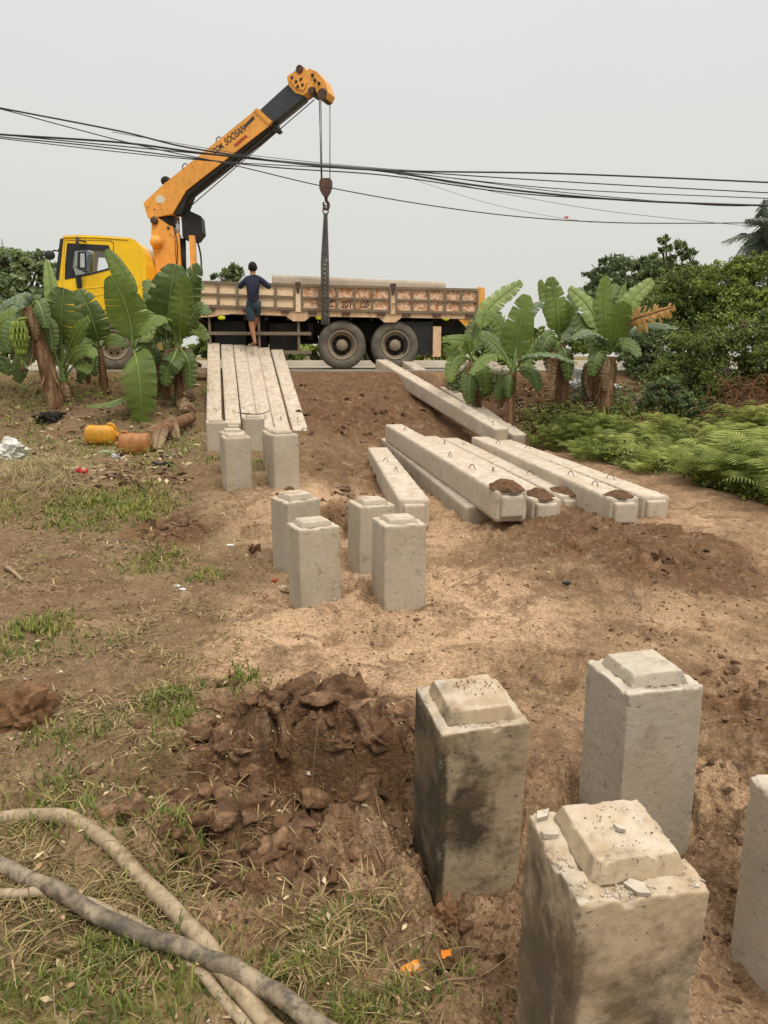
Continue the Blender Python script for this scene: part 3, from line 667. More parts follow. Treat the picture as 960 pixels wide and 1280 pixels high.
# road on the embankment and its pale kerb
bm = bmesh.new(); bbox(bm, -120, 120, 15.95, 22.6, 1.22, 1.304)
rm = NT('worn_road_concrete'); _c = rm.co(); _n = rm.noise(_c, 2, 6, .7)
M['road'] = rm.fin(rm.ramp(_n, [(.3, (.22, .19, .155)), (.7, (.36, .32, .265))]), .9)
tag(link('road', fin_bm(bm, 'road'), M['road']), 'worn concrete road on the embankment', 'road', kind='structure')
bm = bmesh.new(); bbox(bm, -120, 120, 22.65, 22.95, 1.1, 1.47)
bmesh.ops.bevel(bm, geom=bm.edges[:], offset=.02, segments=2, affect='EDGES')
tag(link('road_kerb', fin_bm(bm, 'road_kerb'), simple('pale_kerb', (.55, .50, .42), .8, scale=1.5)), 'pale concrete kerb along the far side of the road', 'kerb', kind='structure')

# ------------------------------------------------------------------ loose pebbles and crumbs over the soil (stuff)
def scatter(name, n, rng_seed, maskf, smin, smax, mat, label, rmin=1.3, rmax=14, sub=1, sink=.3, pw=2.5):
    rg = np.random.RandomState(rng_seed); r = np.exp(rg.uniform(math.log(rmin), math.log(rmax), n)); a = rg.uniform(-36, 36, n) * math.pi / 180
    x = r * np.sin(a); y = r * np.cos(a); keep = rg.rand(n) < maskf(x, y); x, y, r = x[keep], y[keep], r[keep]; z = relief(x, y); n = len(x)
    bm = bmesh.new(); bmesh.ops.create_icosphere(bm, subdivisions=sub, radius=1); T0 = np.array([v.co[:] for v in bm.verts]); Ft = np.array([[v.index for v in f.verts] for f in bm.faces]); bm.free()
    s = (smin + (smax - smin) * rg.rand(n) ** pw) * (.55 + .25 * r) 
    s = np.minimum(s, smax * 1.6)
    m = len(T0); jit = 1 + .30 * (rg.rand(n, m, 1) - .5)
    P0 = T0[None] * jit
    for _k in range(6):
        nn = rg.randn(n, 1, 3); nn /= np.linalg.norm(nn, axis=2, keepdims=True); dd = rg.uniform(.12, .6, (n, 1, 1)); ex = np.maximum(0, (P0 * nn).sum(2, keepdims=True) - dd); P0 = P0 - ex * nn
    P = P0 * s[:, None, None] * np.stack([np.ones(n), rg.uniform(.55, 1, n), rg.uniform(.4, .75, n)], 1)[:, None, :]
    th = rg.rand(n) * 6.283; c_, s_ = np.cos(th)[:, None], np.sin(th)[:, None]
    P = np.stack([P[..., 0] * c_ - P[..., 1] * s_, P[..., 0] * s_ + P[..., 1] * c_, P[..., 2]], -1)
    P = P + np.stack([x, y, z + s * sink], 1)[:, None, :]
    P = P.astype(np.float32); Fa = (Ft[None] + (np.arange(n) * m)[:, None, None]).reshape(-1, 3)
    o = link(name, npmesh(name, P.reshape(-1, 3), Fa, False), mat); tag(o, label, 'crumbs', kind='stuff'); return o
scatter('soil_crumbs', 60000, 1, lambda x, y: np.clip(.10 + .25 * sst(.5, .7, fbm2(x * 1.3, y * 1.3, 3, 66)) + msum(CLODS, x, y) * .7, 0, 1) * (1 - sst(5, 9, y)) , .002, .011, M['soil'], 'small crumbs of soil scattered over the ground')
scatter('dark_soil_crumbs', 16000, 2, lambda x, y: np.clip(msum(CLODS, x, y) * 1.0 - .15, 0, 1) * (1 - .8 * sst(7, 11, y)) * (y < 14.5),   .004, .022, M['soil_dark'], 'dark damp soil crumbs among the clods', sub=2)
scatter('soil_lumps', 900, 6, lambda x, y: np.clip(msum(CLODS[:4], x, y) * 1.0 - .25, 0, 1), .015, .055, M['soil_dark'], 'broken lumps of damp soil in the churned hollow', sub=2, rmin=1.8, rmax=3.4, sink=.15, pw=2.2)
scatter('stone_chips', 2600, 3, lambda x, y: .20 * (y < 12) * (1 - .6 * (x < -.8)) + 0 * x, .003, .011, M['crumb'], 'pale concrete and stone chips on the soil')

def chunks(name, spots, seed, mat, label, smin, smax, kind='stuff'):
    rg = np.random.RandomState(seed); bm = bmesh.new(); bmesh.ops.create_icosphere(bm, subdivisions=4, radius=1); T0 = np.array([v.co[:] for v in bm.verts]); Ft = np.array([[v.index for v in f.verts] for f in bm.faces]); bm.free(); Vs = []; Fs = []
    for i, (px, py, k) in enumerate(spots):
        X, Y = flat(px, py); s = (smin + (smax - smin) * rg.rand() ** 1.5) * k; o = rg.rand(3) * 40
        P = T0 * (.75 + .9 * (fbm3(T0[:, 0] * 1.3 + o[0], T0[:, 1] * 1.3 + o[1], T0[:, 2] * 1.3 + o[2], 4, 8) - .35))[:, None]
        for _ in range(7):
            n_ = rg.randn(3); n_ /= np.linalg.norm(n_); d_ = rg.uniform(.15, .6); P = P - np.maximum(0, P @ n_ - d_)[:, None] * n_ * .92
        P = P + T0 * (.22 * (fbm3(P[:, 0] * 5 + o[1], P[:, 1] * 5, P[:, 2] * 5 + o[0], 3, 9) - .5))[:, None]
        P = P * s * np.array([1.3, rg.uniform(.8, 1.2), rg.uniform(.65, 1.)]); a = rg.rand() * 6.28; c_, s_ = math.cos(a), math.sin(a); P = P @ np.array([[c_, s_, 0], [-s_, c_, 0], [0, 0, 1]])
        Vs.append(P + np.array([X, Y, gz(X, Y) - s * .12])); Fs.append(Ft + i * len(T0))
    return tag(link(name, npmesh(name, np.concatenate(Vs), np.concatenate(Fs), False), mat), label, 'clods', kind=kind)
cl_ = NT('torn_damp_clay'); _c = cl_.co(); _a = cl_.noise(_c, 9, 6, .7, .5); _b = cl_.noise(_c, 45, 5, .75)
_k = cl_.ramp(_a, [(.3, (.05, .026, .014)), (.48, (.125, .067, .035)), (.60, (.23, .135, .073)), (.76, (.40, .26, .155))]); _k = cl_.mix(cl_.ramp(_b, [(.35, .6), (.55, 0)]), _k, (.05, .028, .016)); cl_.bump(_b, .9, .012); M['clay'] = cl_.fin(_k, .8, 0, .25)
_r = random.Random(21)
spots_ = [(_r.gauss(370, 80), _r.gauss(925, 32), _r.choice((.5, .8, 1.1, 1.5))) for _ in range(105)] + [(_r.gauss(290, 60), _r.gauss(1030, 38), _r.choice((.6, .9, 1.3))) for _ in range(70)] + [(_r.gauss(440, 40), _r.gauss(955, 35), 1.2) for _ in range(26)] + [(_r.gauss(350, 40), _r.gauss(1075, 22), .8) for _ in range(18)]
chunks('torn_clods', spots_, 5, M['clay'], 'torn damp clods of clay heaped in the dug-over patch', .030, .085)
spots_ = [(_r.gauss(920, 26), _r.gauss(890, 45), .8) for _ in range(26)] + [(_r.gauss(215, 22), _r.gauss(668, 8), 1.3) for _ in range(26)] + [(_r.gauss(440, 50), _r.gauss(600, 26), 1.6) for _ in range(30)] + [(_r.gauss(450, 45), _r.gauss(525, 22), 2.2) for _ in range(40)] + [(_r.gauss(800, 60), _r.gauss(700, 20), 1.1) for _ in range(18)] + [(_r.uniform(300, 940), _r.uniform(650, 1000), .5) for _ in range(50)] + [(_r.gauss(430, 16), _r.gauss(650, 18), 1.3) for _ in range(14)] + [(_r.gauss(905, 20), _r.uniform(960, 1250), .5) for _ in range(24)] + [(_r.gauss(590, 40), _r.gauss(1165, 30), .5) for _ in range(26)]
chunks('loose_clods', spots_, 6, M['clay'], 'loose clods of soil scattered round the mounds and piles', .022, .060)

# ------------------------------------------------------------------ grass (stuff)
def grass(name, n, seed, maskf, hmin, hmax, cols, label, flatness=.3, wid=.0022, rmin=1.3, rmax=13):
    rg = np.random.RandomState(seed); r = np.exp(rg.uniform(math.log(rmin), math.log(rmax), n)); a = rg.uniform(-36, 36, n) * math.pi / 180
    x = r * np.sin(a); y = r * np.cos(a); x += .03 * rg.randn(n); keep = rg.rand(n) < maskf(x, y); x, y, r = x[keep], y[keep], r[keep]; n = len(x); z = relief(x, y)
    h = rg.uniform(hmin, hmax, n) * (.6 + .7 * fbm2(x * 6, y * 6, 2, 5)); th = rg.rand(n) * 6.283; ln = rg.uniform(.1, 1, n) ** (1 - flatness)
    lean = ln * (1.25 if flatness > .5 else .8)
    wdt = wid * (.6 + .45 * r) * rg.uniform(.7, 1.3, n)
    K = 4; Vs = []
    for k in range(K):
        t = k / (K - 1); an = lean * (.35 + .65 * t) * 1.2; fx = h * t * np.sin(an); fz = h * t * np.cos(an) * (1 if flatness < .5 else .55)
        cx = x + fx * np.cos(th); cy = y + fx * np.sin(th); cz = z + np.maximum(fz, .003) - .004 * (k == 0)
        w_ = wdt * (1 - .85 * t ** 1.5)
        px_, py_ = -np.sin(th) * w_, np.cos(th) * w_
        Vs += [np.stack([cx - px_, cy - py_, cz], 1), np.stack([cx + px_, cy + py_, cz], 1)]
    V = np.stack(Vs, 1); base = (np.arange(n) * 2 * K)[:, None, None]
    q = np.array([[2 * k, 2 * k + 1, 2 * k + 3, 2 * k + 2] for k in range(K - 1)])[None] + base
    me = npmesh(name, V.reshape(-1, 3), q.reshape(-1, 4), True)
    cols = np.array(cols); c = cols[rg.randint(0, len(cols), n)] * rg.uniform(.7, 1.25, (n, 1)); cattr(me, 'blade', np.repeat(c, 2 * K, 0))
    s = NT(name + '_mat'); s.l(attr(s, 'blade').outputs['Color'], s.p.inputs['Base Color']); s.p.inputs['Roughness'].default_value = .6; s.p.inputs['Specular IOR Level'].default_value = .2
    tr = s.n('ShaderNodeBsdfTranslucent'); s.l(attr(s, 'blade').outputs['Color'], tr.inputs[0]); ms = s.n('ShaderNodeMixShader'); ms.inputs[0].default_value = .3
    s.l(s.p.outputs[0], ms.inputs[1]); s.l(tr.outputs[0], ms.inputs[2]); s.l(ms.outputs[0], s.out.inputs[0])
    tag(link(name, me, s.m), label, 'grass', kind='stuff')
clump = lambda x, y, s=0: sst(.42, .62, fbm2(x * 4, y * 4, 3, 20 + s))
grass('green_grass', 250000, 4, lambda x, y: np.clip(msum(GREEN, x, y) * 1.25 - .15, 0, 1) * (.15 + .85 * clump(x, y)),   .02, .065,
      [(.16, .20, .035), (.11, .16, .03), (.22, .24, .055), (.08, .13, .03), (.28, .26, .09)], 'short green grass growing in tufts on the left', .35)
grass('meadow_grass', 70000, 14, lambda x, y: np.clip(msum(GREEN[:4] + GREEN[4:5], x, y) * 1.3 - .2, 0, 1) * (.3 + .7 * clump(x, y, 5)), .02, .07,
      [(.20, .23, .04), (.15, .19, .035), (.28, .27, .07), (.33, .28, .10)], 'thin green grass patches in the left middle distance', .45, rmin=4.5, rmax=9)
grass('dry_grass', 200000, 5, lambda x, y: np.clip(msum(DRY, x, y) * .85 - .1, 0, 1) * (1 - .85 * np.clip(msum(CLODS[:3], x, y), 0, 1)) * (.06 + .94 * clump(x + 3, y, 2)), .04, .12,
      [(.34, .25, .12), (.26, .19, .09), (.42, .33, .17), (.20, .14, .065), (.16, .15, .05)], 'trampled dry straw and dead grass on the soil', .85, .0017)

# ------------------------------------------------------------------ crane truck (local frame: x along the truck to its tail, y away from us, z up)
YAW = R(5)
w1 = PT(427, 461, 16.98)
truck = empty('crane_truck', (w1.x, w1.y, 1.304), 'yellow cab crane truck with rusty cream drop-side bed and orange boom, parked on the road', 'crane truck', None, (0, 0, YAW))
TR = Matrix.Rotation(-YAW, 3, 'Z'); TL = Vector((w1.x, w1.y, 1.304))
camL = TR @ (CAM - TL)
def dirL(px, py): return TR @ ray(px, py)
def L(px, py, yl=0.):
    d = dirL(px, py); t = (yl - camL.y) / d.y; p = camL + d * t; return (p.x, p.z)
def L3(px, py, yl=0.):
    x, z = L(px, py, yl); return Vector((x, yl, z))
def LL(pts, yl=0.): return [L(a, b, yl) for a, b in pts]
def toW(v): return TL + Matrix.Rotation(YAW, 3, 'Z') @ Vector(v)
def part(name, bm, mat, parent=None, smooth=False, bevel=0): return link(name, fin_bm(bm, name, smooth, bevel), M[mat] if isinstance(mat, str) else mat, parent or truck)
def pbox(name, px0, px1, py0, py1, y0, y1, mat, parent=None, bevel=.008, yref=None):
    x0, z1 = L(px0, py0, y0 if yref is None else yref); x1, z0 = L(px1, py1, y0 if yref is None else yref)
    bm = bmesh.new(); bbox(bm, min(x0, x1), max(x0, x1), y0, y1, min(z0, z1), max(z0, z1)); return part(name, bm, mat, parent, bevel=bevel)
W_ = 2.35
def text_mesh(cu):
    t = bpy.data.objects.new('t', cu); COL.objects.link(t); dg = bpy.context.evaluated_depsgraph_get(); dg.update()
    me = bpy.data.meshes.new_from_object(t.evaluated_get(dg)); me.name = 'lettering'; bpy.data.objects.remove(t); return me
# wheels
def wheel(cx, cz, r, y0, y1, dual=False):
    bm = bmesh.new(); wdt = y1 - y0; s = 1 if y0 < 1.2 else -1; ya = y0 if s > 0 else y1
    prof = [(r * .60, .03), (r * .64, .0), (r * .74, -.012), (r * .86, -.005), (r * .93, .012), (r * .975, .04), (r * 1.0, .075), (r * 1.0, wdt - .07), (r * .97, wdt - .03), (r * .8, wdt), (r * .6, wdt - .03)]
    lathe(bm, [(a, ya + s * b) for a, b in prof], cx, cz, n=72, cap='ring')
    for k in range(48):
        a = 2 * math.pi * k / 48; c_, s_ = math.cos(a), math.sin(a)
        for (o0, o1) in ((.06, wdt * .46), (wdt * .54, wdt - .05)):
            vs = []
            for rr in (r * .985, r * 1.018):
                for (da, oy) in ((-.03, o0), (.03, o0), (.03, o1), (-.03, o1)):
                    aa = a + da; vs.append(bm.verts.new((cx + rr * math.cos(aa), ya + s * oy, cz + rr * math.sin(aa))))
            for f in ((0, 1, 2, 3), (4, 5, 6, 7), (0, 1, 5, 4), (1, 2, 6, 5), (2, 3, 7, 6), (3, 0, 4, 7)): bm.faces.new([vs[i] for i in f])
    wh = part('wheel', bm, 'tyre', smooth=False)
    for p in wh.data.polygons: p.use_smooth = len(p.vertices) == 4 and p.area > .0005
    bm = bmesh.new()
    rp = [(r * .61, .02), (r * .60, .0), (r * .56, .0), (r * .53, .03), (r * .50, .10 if dual else .05), (r * .42, .13 if dual else .03), (r * .24, .12 if dual else .0), (r * .23, .05 if dual else -.02), (r * .20, .02 if dual else -.05), (.01, .01 if dual else -.055)]
    lathe(bm, [(a, ya + s * b) for a, b in rp], cx, cz, n=48, cap='end')
    nf = len(bm.faces)
    for k in range(8):
        a = 2 * math.pi * (k + .5) / 8; yy = .118 if dual else .03
        q = Vector((cx + r * .34 * math.cos(a), ya + s * yy, cz + r * .34 * math.sin(a)))
        bmesh.ops.create_icosphere(bm, subdivisions=2, radius=r * .075, matrix=Matrix.Translation(q) @ Matrix.Diagonal((1, .5, 1, 1)))
    bm.faces.ensure_lookup_table()
    for f in bm.faces[nf:]: f.material_index = 1
    if dual:
        for f in bm.faces[:nf]:
            rr = math.hypot(f.calc_center_median().x - cx, f.calc_center_median().z - cz)
            if r * .24 < rr < r * .43: f.material_index = 1  # recess disc coloured dark, its shade put into the material
    for k in range(10):
        a = 2 * math.pi * k / 10; yy = .03 if dual else -.03
        q = Vector((cx + r * .215 * math.cos(a), ya + s * yy, cz + r * .215 * math.sin(a)))
        bmesh.ops.create_cone(bm, cap_ends=True, segments=6, radius1=.016, radius2=.014, depth=.06, matrix=Matrix.Translation(q + Vector((0, s * .03, 0))) @ Matrix.Rotation(R(90), 4, 'X'))
    rim = part('rim', bm, 'rim', wh, smooth=True); rim.data.materials.append(M['wheel_shade']); return wh
RW = .535
wx1 = L(427.5, 434)[0]; wx2 = L(494.5, 434)[0]; wxf = L(141, 434)[0]
for cx in (wx1, wx2):
    wheel(cx, RW, RW, .02, .30, True); wheel(cx, RW, RW, .34, .60)
    wheel(cx, RW, RW, W_ - .30, W_ - .02, True); wheel(cx, RW, RW, W_ - .60, W_ - .34)
wheel(wxf, RW, RW, .10, .38); wheel(wxf, RW, RW, W_ - .38, W_ - .10)
# chassis and what hangs under the bed
bm = bmesh.new(); x0 = L(88, 400)[0]; x1 = L(598, 400)[0]
for yy in (.72, 1.5): bbox(bm, x0, x1, yy, yy + .1, .78, 1.06)
for k in range(11): xx = x0 + (x1 - x0) * (k + .5) / 11; bbox(bm, xx, xx + .1, .82, 1.5, .8, 1.0)
for cx in (wx1, wx2, wxf): bbox(bm, cx - .07, cx + .07, .3, W_ - .3, RW - .07, RW + .07)
bbox(bm, wx1 - .1, wx2 + .1, .66, .72, .6, .82); bbox(bm, wx1 - .1, wx2 + .1, 1.6, 1.66, .6, .82)
part('chassis', bm, 'chassis', bevel=.01)
pbox('fuel_tank', 268, 308, 401, 441, .25, .85, 'black', bevel=.04)
pbox('tool_box', 336, 372, 404, 438, .35, .95, 'chassis', bevel=.015)
pbox('air_tank', 384, 392, 404, 424, .5, .95, 'chassis', bevel=.02)
pbox('battery_tray', 312, 334, 397, 436, .55, 1.1, 'black', bevel=.02)
pbox('dark_backing', 258, 398, 396, 430, 1.25, 1.35, 'black', bevel=.01)  # added black panels, standing for the darkness under the bed
pbox('dark_backing', 398, 590, 397, 424, 1.25, 1.35, 'black', bevel=.01)
pbox('spare_carrier', 536, 590, 399, 416, .5, 1.8, 'chassis', bevel=.01)
pbox('mud_flap', 505, 541, 402, 443, .05, .08, 'black', bevel=.003); pbox('mud_flap', 536, 538, 402, 443, W_ - .5, W_ - .05, 'black', bevel=.003)
pbox('rear_post', 541.5, 551, 408, 446, .0, .10, 'rail')
pbox('rear_post', 541.5, 551, 408, 446, W_ - .14, W_ - .04, 'rail', yref=0)
sg = empty('side_guard', (0, 0, 0)); sg.parent = truck
for a in (262, 324, 373.5): pbox('guard_post', a - 2.2, a + 2.2, 396, 444 if a > 300 else 430, .03, .09, 'frame', sg, .005)
pbox('guard_rail', 259, 389, 414.5, 419, -.01, .03, 'frame', sg, .006); pbox('guard_rail', 259, 389, 438, 442.5, -.01, .03, 'frame', sg, .006)
for a in (277, 399, 557.5):
    x, z = L(a, 397 if a < 300 else 398); bm = bmesh.new(); bmesh.ops.create_uvsphere(bm, u_segments=16, v_segments=10, radius=.5, matrix=Matrix.Translation((x, -.01, z + (.0 if a != 399 else .02))) @ Matrix.Diagonal((.17, .08, .10, 1)))
    part('marker_lamp', bm, 'lamp_yellow', smooth=True)
# bed: deck rail with hanging brackets, floor, panels
rail_px = [(240, 365), (249, 365), (250, 384), (370, 388.5), (487, 391), (596.5, 393), (597, 361), (605.5, 362), (606, 399), (590, 399), (502, 397), (494, 403), (480, 403), (473, 397), (388, 395.5), (381, 401.5), (366, 401.5), (357, 395), (290, 392.5), (266, 396), (246, 397), (239, 391)]
bm = bmesh.new(); prism(bm, LL(rail_px), -.05, .05); deck = part('deck_rail', bm, 'rail', bevel=.006)
bm = bmesh.new(); prism(bm, LL(rail_px), W_ - .05, W_ + .05); part('deck_rail', bm, 'rail')
zf = L(420, 391)[1]; bx0 = L(243, 390)[0]; bx1 = L(604, 390)[0]
bm = bmesh.new(); bbox(bm, bx0, bx1, .055, W_ - .055, zf - .06, zf - .003)
for k in range(14): xx = bx0 + .1 + (bx1 - bx0 - .3) * k / 13; bbox(bm, xx, xx + .07, .1, W_ - .1, zf - .16, zf - .063)
part('bed_floor', bm, 'chassis')
bm = bmesh.new(); prism(bm, LL([(573, 399.5), (605, 399.5), (597, 421), (591, 418)]), -.04, .02); part('rear_bracket', bm, 'orange', bevel=.004)
bm = bmesh.new(); prism(bm, LL([(596, 359), (604.5, 360), (605, 398), (597, 398)]), -.07, -.052); part('rear_corner_post', bm, 'orange', bevel=.004)
secs = [((249, 351.5), (368.5, 355.5), (250, 384), (368.5, 388)), ((377, 356), (487, 358.5), (377.5, 388.5), (487, 391)), ((495, 359), (596, 361.5), (495, 391.5), (596, 393))]
for si, (a, b, c, d) in enumerate(secs):
    for side in (0, 1):
        ya, yb = (-.04, -.015) if side == 0 else (W_ + .015, W_ + .04)
        bm = bmesh.new(); prism(bm, LL([a, b, d, c]), ya, yb); pn = part('side_panel', bm, ('cream', 'cream_rust', 'cream_rust')[si] if side == 0 else 'cream')
        bm = bmesh.new(); y2 = (-.085, -.043) if side == 0 else (W_ + .043, W_ + .085); n = 5
        def lerp(p, q, t): return (p[0] + (q[0] - p[0]) * t, p[1] + (q[1] - p[1]) * t)
        for k in range(n + 1):
            t = k / n; p = lerp(a, b, t); q = lerp(c, d, t); hw = 1.35
            prism(bm, LL([(p[0] - hw, p[1]), (p[0] + hw, p[1]), (q[0] + hw, q[1]), (q[0] - hw, q[1])]), *y2)
        for (t, hh) in ((.04, 1.6), (.5, 1.3), (.95, 1.6)):
            p = lerp(a, c, t); q = lerp(b, d, t); e_ = .004
            prism(bm, LL([(p[0], p[1] - hh), (q[0], q[1] - hh), (q[0], q[1] + hh), (p[0], p[1] + hh)]), y2[0] - e_, y2[1] - e_ if side else y2[1] - .001)
        part('panel_frame', bm, 'frame', pn)
        if side == 0:
            for t in (.12, .5, .9):
                p = lerp(c, d, t); x, z = L(p[0], p[1] + 2)
                bm = bmesh.new(); bbox(bm, x - .09, x + .09, -.10, -.05, z - .035, z + .03); part('hinge', bm, 'iron', pn, bevel=.004)
        if side == 0 and si:
            def letter(txt, px, py, hpx, mat, sx=.75):
                x, z = L(px, py + hpx / 2); cu = bpy.data.curves.new('lettering', 'FONT'); cu.body = txt; cu.size = 1.42 * hpx / 925 * 17; cu.align_x = 'CENTER'; cu.extrude = .0015; cu.offset = .004; cu.materials.append(M[mat])
                o = bpy.data.objects.new('lettering', text_mesh(cu)); COL.objects.link(o); o.parent = pn; o.location = (x, -.0425, z); o.rotation_euler = (R(90), 0, 0); o.scale = (sx, 1, 1)
            if si == 1:
                letter('3', 406, 380.5, 7.5, 'text_dark'); letter('C', 413.5, 380.5, 7, 'text_dark'); letter('201', 433, 381, 7.5, 'text_dark', .85); letter('120', 455, 381, 7.5, 'text_dark', .7)
for (px, top, bot, ch) in ((372.7, 354, 390, None), (491, 356, 393, 'W')):
    bm = bmesh.new(); prism(bm, LL([(px - 3.8, top), (px + 3.8, top), (px + 3.8, bot), (px - 3.8, bot)]), -.075, .03)
    ps = part('stake_post', bm, 'cream' if ch is None else 'rail', bevel=.004)
    bm = bmesh.new(); prism(bm, LL([(px - 3.9, top - 1), (px + 3.9, top - 1), (px + 1.5, top + 13), (px - 1.5, top + 13)]), -.09, -.077); part('latch', bm, 'iron', ps, bevel=.003)
    if ch:
        cu = bpy.data.curves.new('lettering', 'FONT'); cu.body = '7'; cu.size = .16; cu.align_x = 'CENTER'; cu.extrude = .001; cu.materials.append(M['iron'])
        o = bpy.data.objects.new('lettering', text_mesh(cu)); COL.objects.link(o); o.parent = ps; x, z = L(px, 386); o.location = (x, -.0785, z); o.rotation_euler = (R(90), 0, 0)
xh, zh = L(246, 349); pb = bmesh.new(); bbox(pb, bx0, bx0 + .06, 0, W_, zf, zh); part('headboard', pb, 'frame', bevel=.005)
xh2, zt = L(601, 361); pb = bmesh.new(); bbox(pb, bx1 - .07, bx1 - .02, .05, W_ - .05, zf, zt); part('tailgate', pb, 'cream', bevel=.005)

# cab
arc = [(141 + 37 * math.cos(R(a)), 434 - 37 * math.sin(R(a))) for a in range(-5, 186, 12)]
cab_out = [(76, 298), (79, 294.2), (100, 293.2), (130, 294.6), (162, 297), (169, 300), (174.5, 306), (179, 316), (182, 330), (182, 350), (180, 364), (177, 395), (178.5, 437)] + arc + [(100, 441), (66, 441), (63, 436), (62, 408), (65, 385), (70, 349)]
win = [(84.5, 304.5), (134, 307), (136, 310), (136, 336.5), (112, 343), (81.5, 348.5), (82, 330)]
def crop(pts, f): cx = sum(p[0] for p in pts) / len(pts); cy = sum(p[1] for p in pts) / len(pts); return [(cx + (x - cx) * f, cy + (y - cy) * f) for x, y in pts]
cab = truck
bm = bmesh.new(); plate(bm, LL(cab_out), [LL(win)], .04, .10); part('cab_side', bm, 'yellow', cab, bevel=.012)
bm = bmesh.new(); plate(bm, LL(cab_out), [LL(win)], W_ - .12, W_ - .06); part('cab_side', bm, 'yellow', cab, bevel=.012)
def skin(bm, px, th, y0, y1):
    P = [Vector((*L(a, b),)) for a, b in px]
    for i in range(len(P) - 1):
        t = (P[i + 1] - P[i]).normalized(); n_ = Vector((-t.y, t.x)) * th
        e0 = (P[i], P[i + 1], P[i + 1] + n_, P[i] + n_)
        vs = [bm.verts.new((q.x, y, q.y)) for y in (y0, y1) for q in e0]
        for f in ((0, 1, 2, 3), (7, 6, 5, 4), (0, 4, 5, 1), (1, 5, 6, 2), (2, 6, 7, 3), (3, 7, 4, 0)): bm.faces.new([vs[k] for k in f])
roofp = [(78.2, 296), (82, 294.6), (100, 293.6), (130, 295), (162, 297.4), (168.5, 300.4), (174, 306.4), (178.6, 316.3), (181.6, 330), (181.6, 350), (179.7, 364), (176.7, 395), (178, 437)]
bm = bmesh.new(); skin(bm, roofp, -.03, .10, W_ - .12); part('roof_and_back', bm, 'yellow', cab)
bm = bmesh.new(); skin(bm, [(62.8, 436), (62.3, 408), (65.3, 385), (70.3, 350)], -.03, .10, W_ - .12); part('front_panel', bm, 'yellow', cab)
bm = bmesh.new(); skin(bm, [(70.6, 348), (76.6, 298)], -.015, .06, W_ - .08); part('windscreen', bm, 'screen', cab)
bm = bmesh.new(); prism(bm, LL([(68.4, 349.5), (74.6, 298), (78.5, 298), (73, 349.5)]), .02, .038); part('windscreen_seal', bm, 'interior', cab, bevel=.003)
pbox('bumper', 60.5, 104, 420, 441, .02, W_ - .05, simple('dark_bumper_plastic', (.06, .06, .06), .6), cab, .03)
# door
do = [(81, 301.5), (100, 300.5), (137, 301.5), (141, 304), (141, 334), (139, 352), (133, 386), (129, 388), (103, 388), (80, 386), (77.5, 366), (78.5, 349)]
bm = bmesh.new(); plate(bm, LL(do), [LL(win)], .022, .038); door = part('door', bm, 'yellow', cab, bevel=.005)
bm = bmesh.new(); plate(bm, LL(crop(do, 1.022)), [LL(crop(win, .99))], .0384, .0396); part('door_gap_line', bm, 'black', door)  # larger black plate behind the door paints the shaded gap round it
bm = bmesh.new(); tube(bm, [L3(*p, .03) for p in ((79, 297), (100, 296.2), (130, 297.2), (160, 299.4))], .012, 6); part('drip_rail', bm, 'yellow', cab, smooth=True)
bm = bmesh.new(); plate(bm, LL(crop(win, 1.035)), [LL([(93, 314), (97, 312.5), (134, 312.8), (135, 335), (113, 341), (92, 344.5), (90.5, 335)])], .012, .020); part('window_frame', bm, 'interior', door, bevel=.003)
bm = bmesh.new(); prism(bm, LL(crop(win, 1.0)), .062, .066); part('window_pane', bm, 'glass', door)
bm = bmesh.new(); prism(bm, LL([(94.5, 347), (101, 346), (102.5, 358), (100.5, 360.5), (96.5, 360)]), -.01, .021); part('door_handle', bm, 'interior', door, bevel=.006)
bm = bmesh.new()
for pts in ([(79, 364.2), (139, 357.2)], [(104, 386), (112, 372)], [(112, 372), (134, 366)]):
    tube(bm, [L3(*p, .020) for p in pts], .009, 6)
part('pressed_crease', bm, 'yellow', door, smooth=True)
bm = bmesh.new(); prism(bm, LL([(153, 307.5), (168, 308.5), (172, 313), (175, 330), (175, 356), (172, 360), (153, 358), (152, 352), (152, 312)]), .028, .040); part('rear_quarter_pressing', bm, 'yellow', cab, bevel=.006)
bm = bmesh.new(); tube(bm, spline([L3(108, 303, -.02), L3(98, 300, -.08), L3(96.5, 305, -.14), L3(98, 313, -.16)], 4), .016, 8); tube(bm, [L3(96.5, 297, 0), L3(96.5, 304, -.12)], .03, 8)
mir = part('mirror', bm, 'interior', cab, smooth=True)
bm = bmesh.new(); prism(bm, LL([(97.5, 315), (107, 315), (107.5, 335), (106, 337), (98.5, 337), (97, 335)], -.16), -.19, -.12); part('mirror_head', bm, 'interior', mir, bevel=.012)
bm = bmesh.new(); prism(bm, LL([(101, 317), (106.2, 317), (106.6, 334.5), (101, 334.5)], -.16), -.195, -.191); part('mirror_glass', bm, simple('mirror_glass', (.5, .52, .5), .1, .6, .05), mir)
# far front mirror that sticks out ahead of the windscreen
bm = bmesh.new(); c_ = L3(62, 319, 1.2)
bmesh.ops.create_uvsphere(bm, u_segments=20, v_segments=12, radius=.5, matrix=Matrix.Translation(c_) @ Matrix.Diagonal((.24, .16, .21, 1)))
tube(bm, spline([c_, c_ + Vector((.1, 0, .1)), L3(73, 313, 1.0), L3(78, 302, 1.0)], 4), .018, 8); tube(bm, [c_ + Vector((-.05, 0, -.02)), L3(56, 327, 1.2), L3(57, 332, 1.2)], .022, 8); part('front_mirror', bm, 'interior', cab, smooth=True)
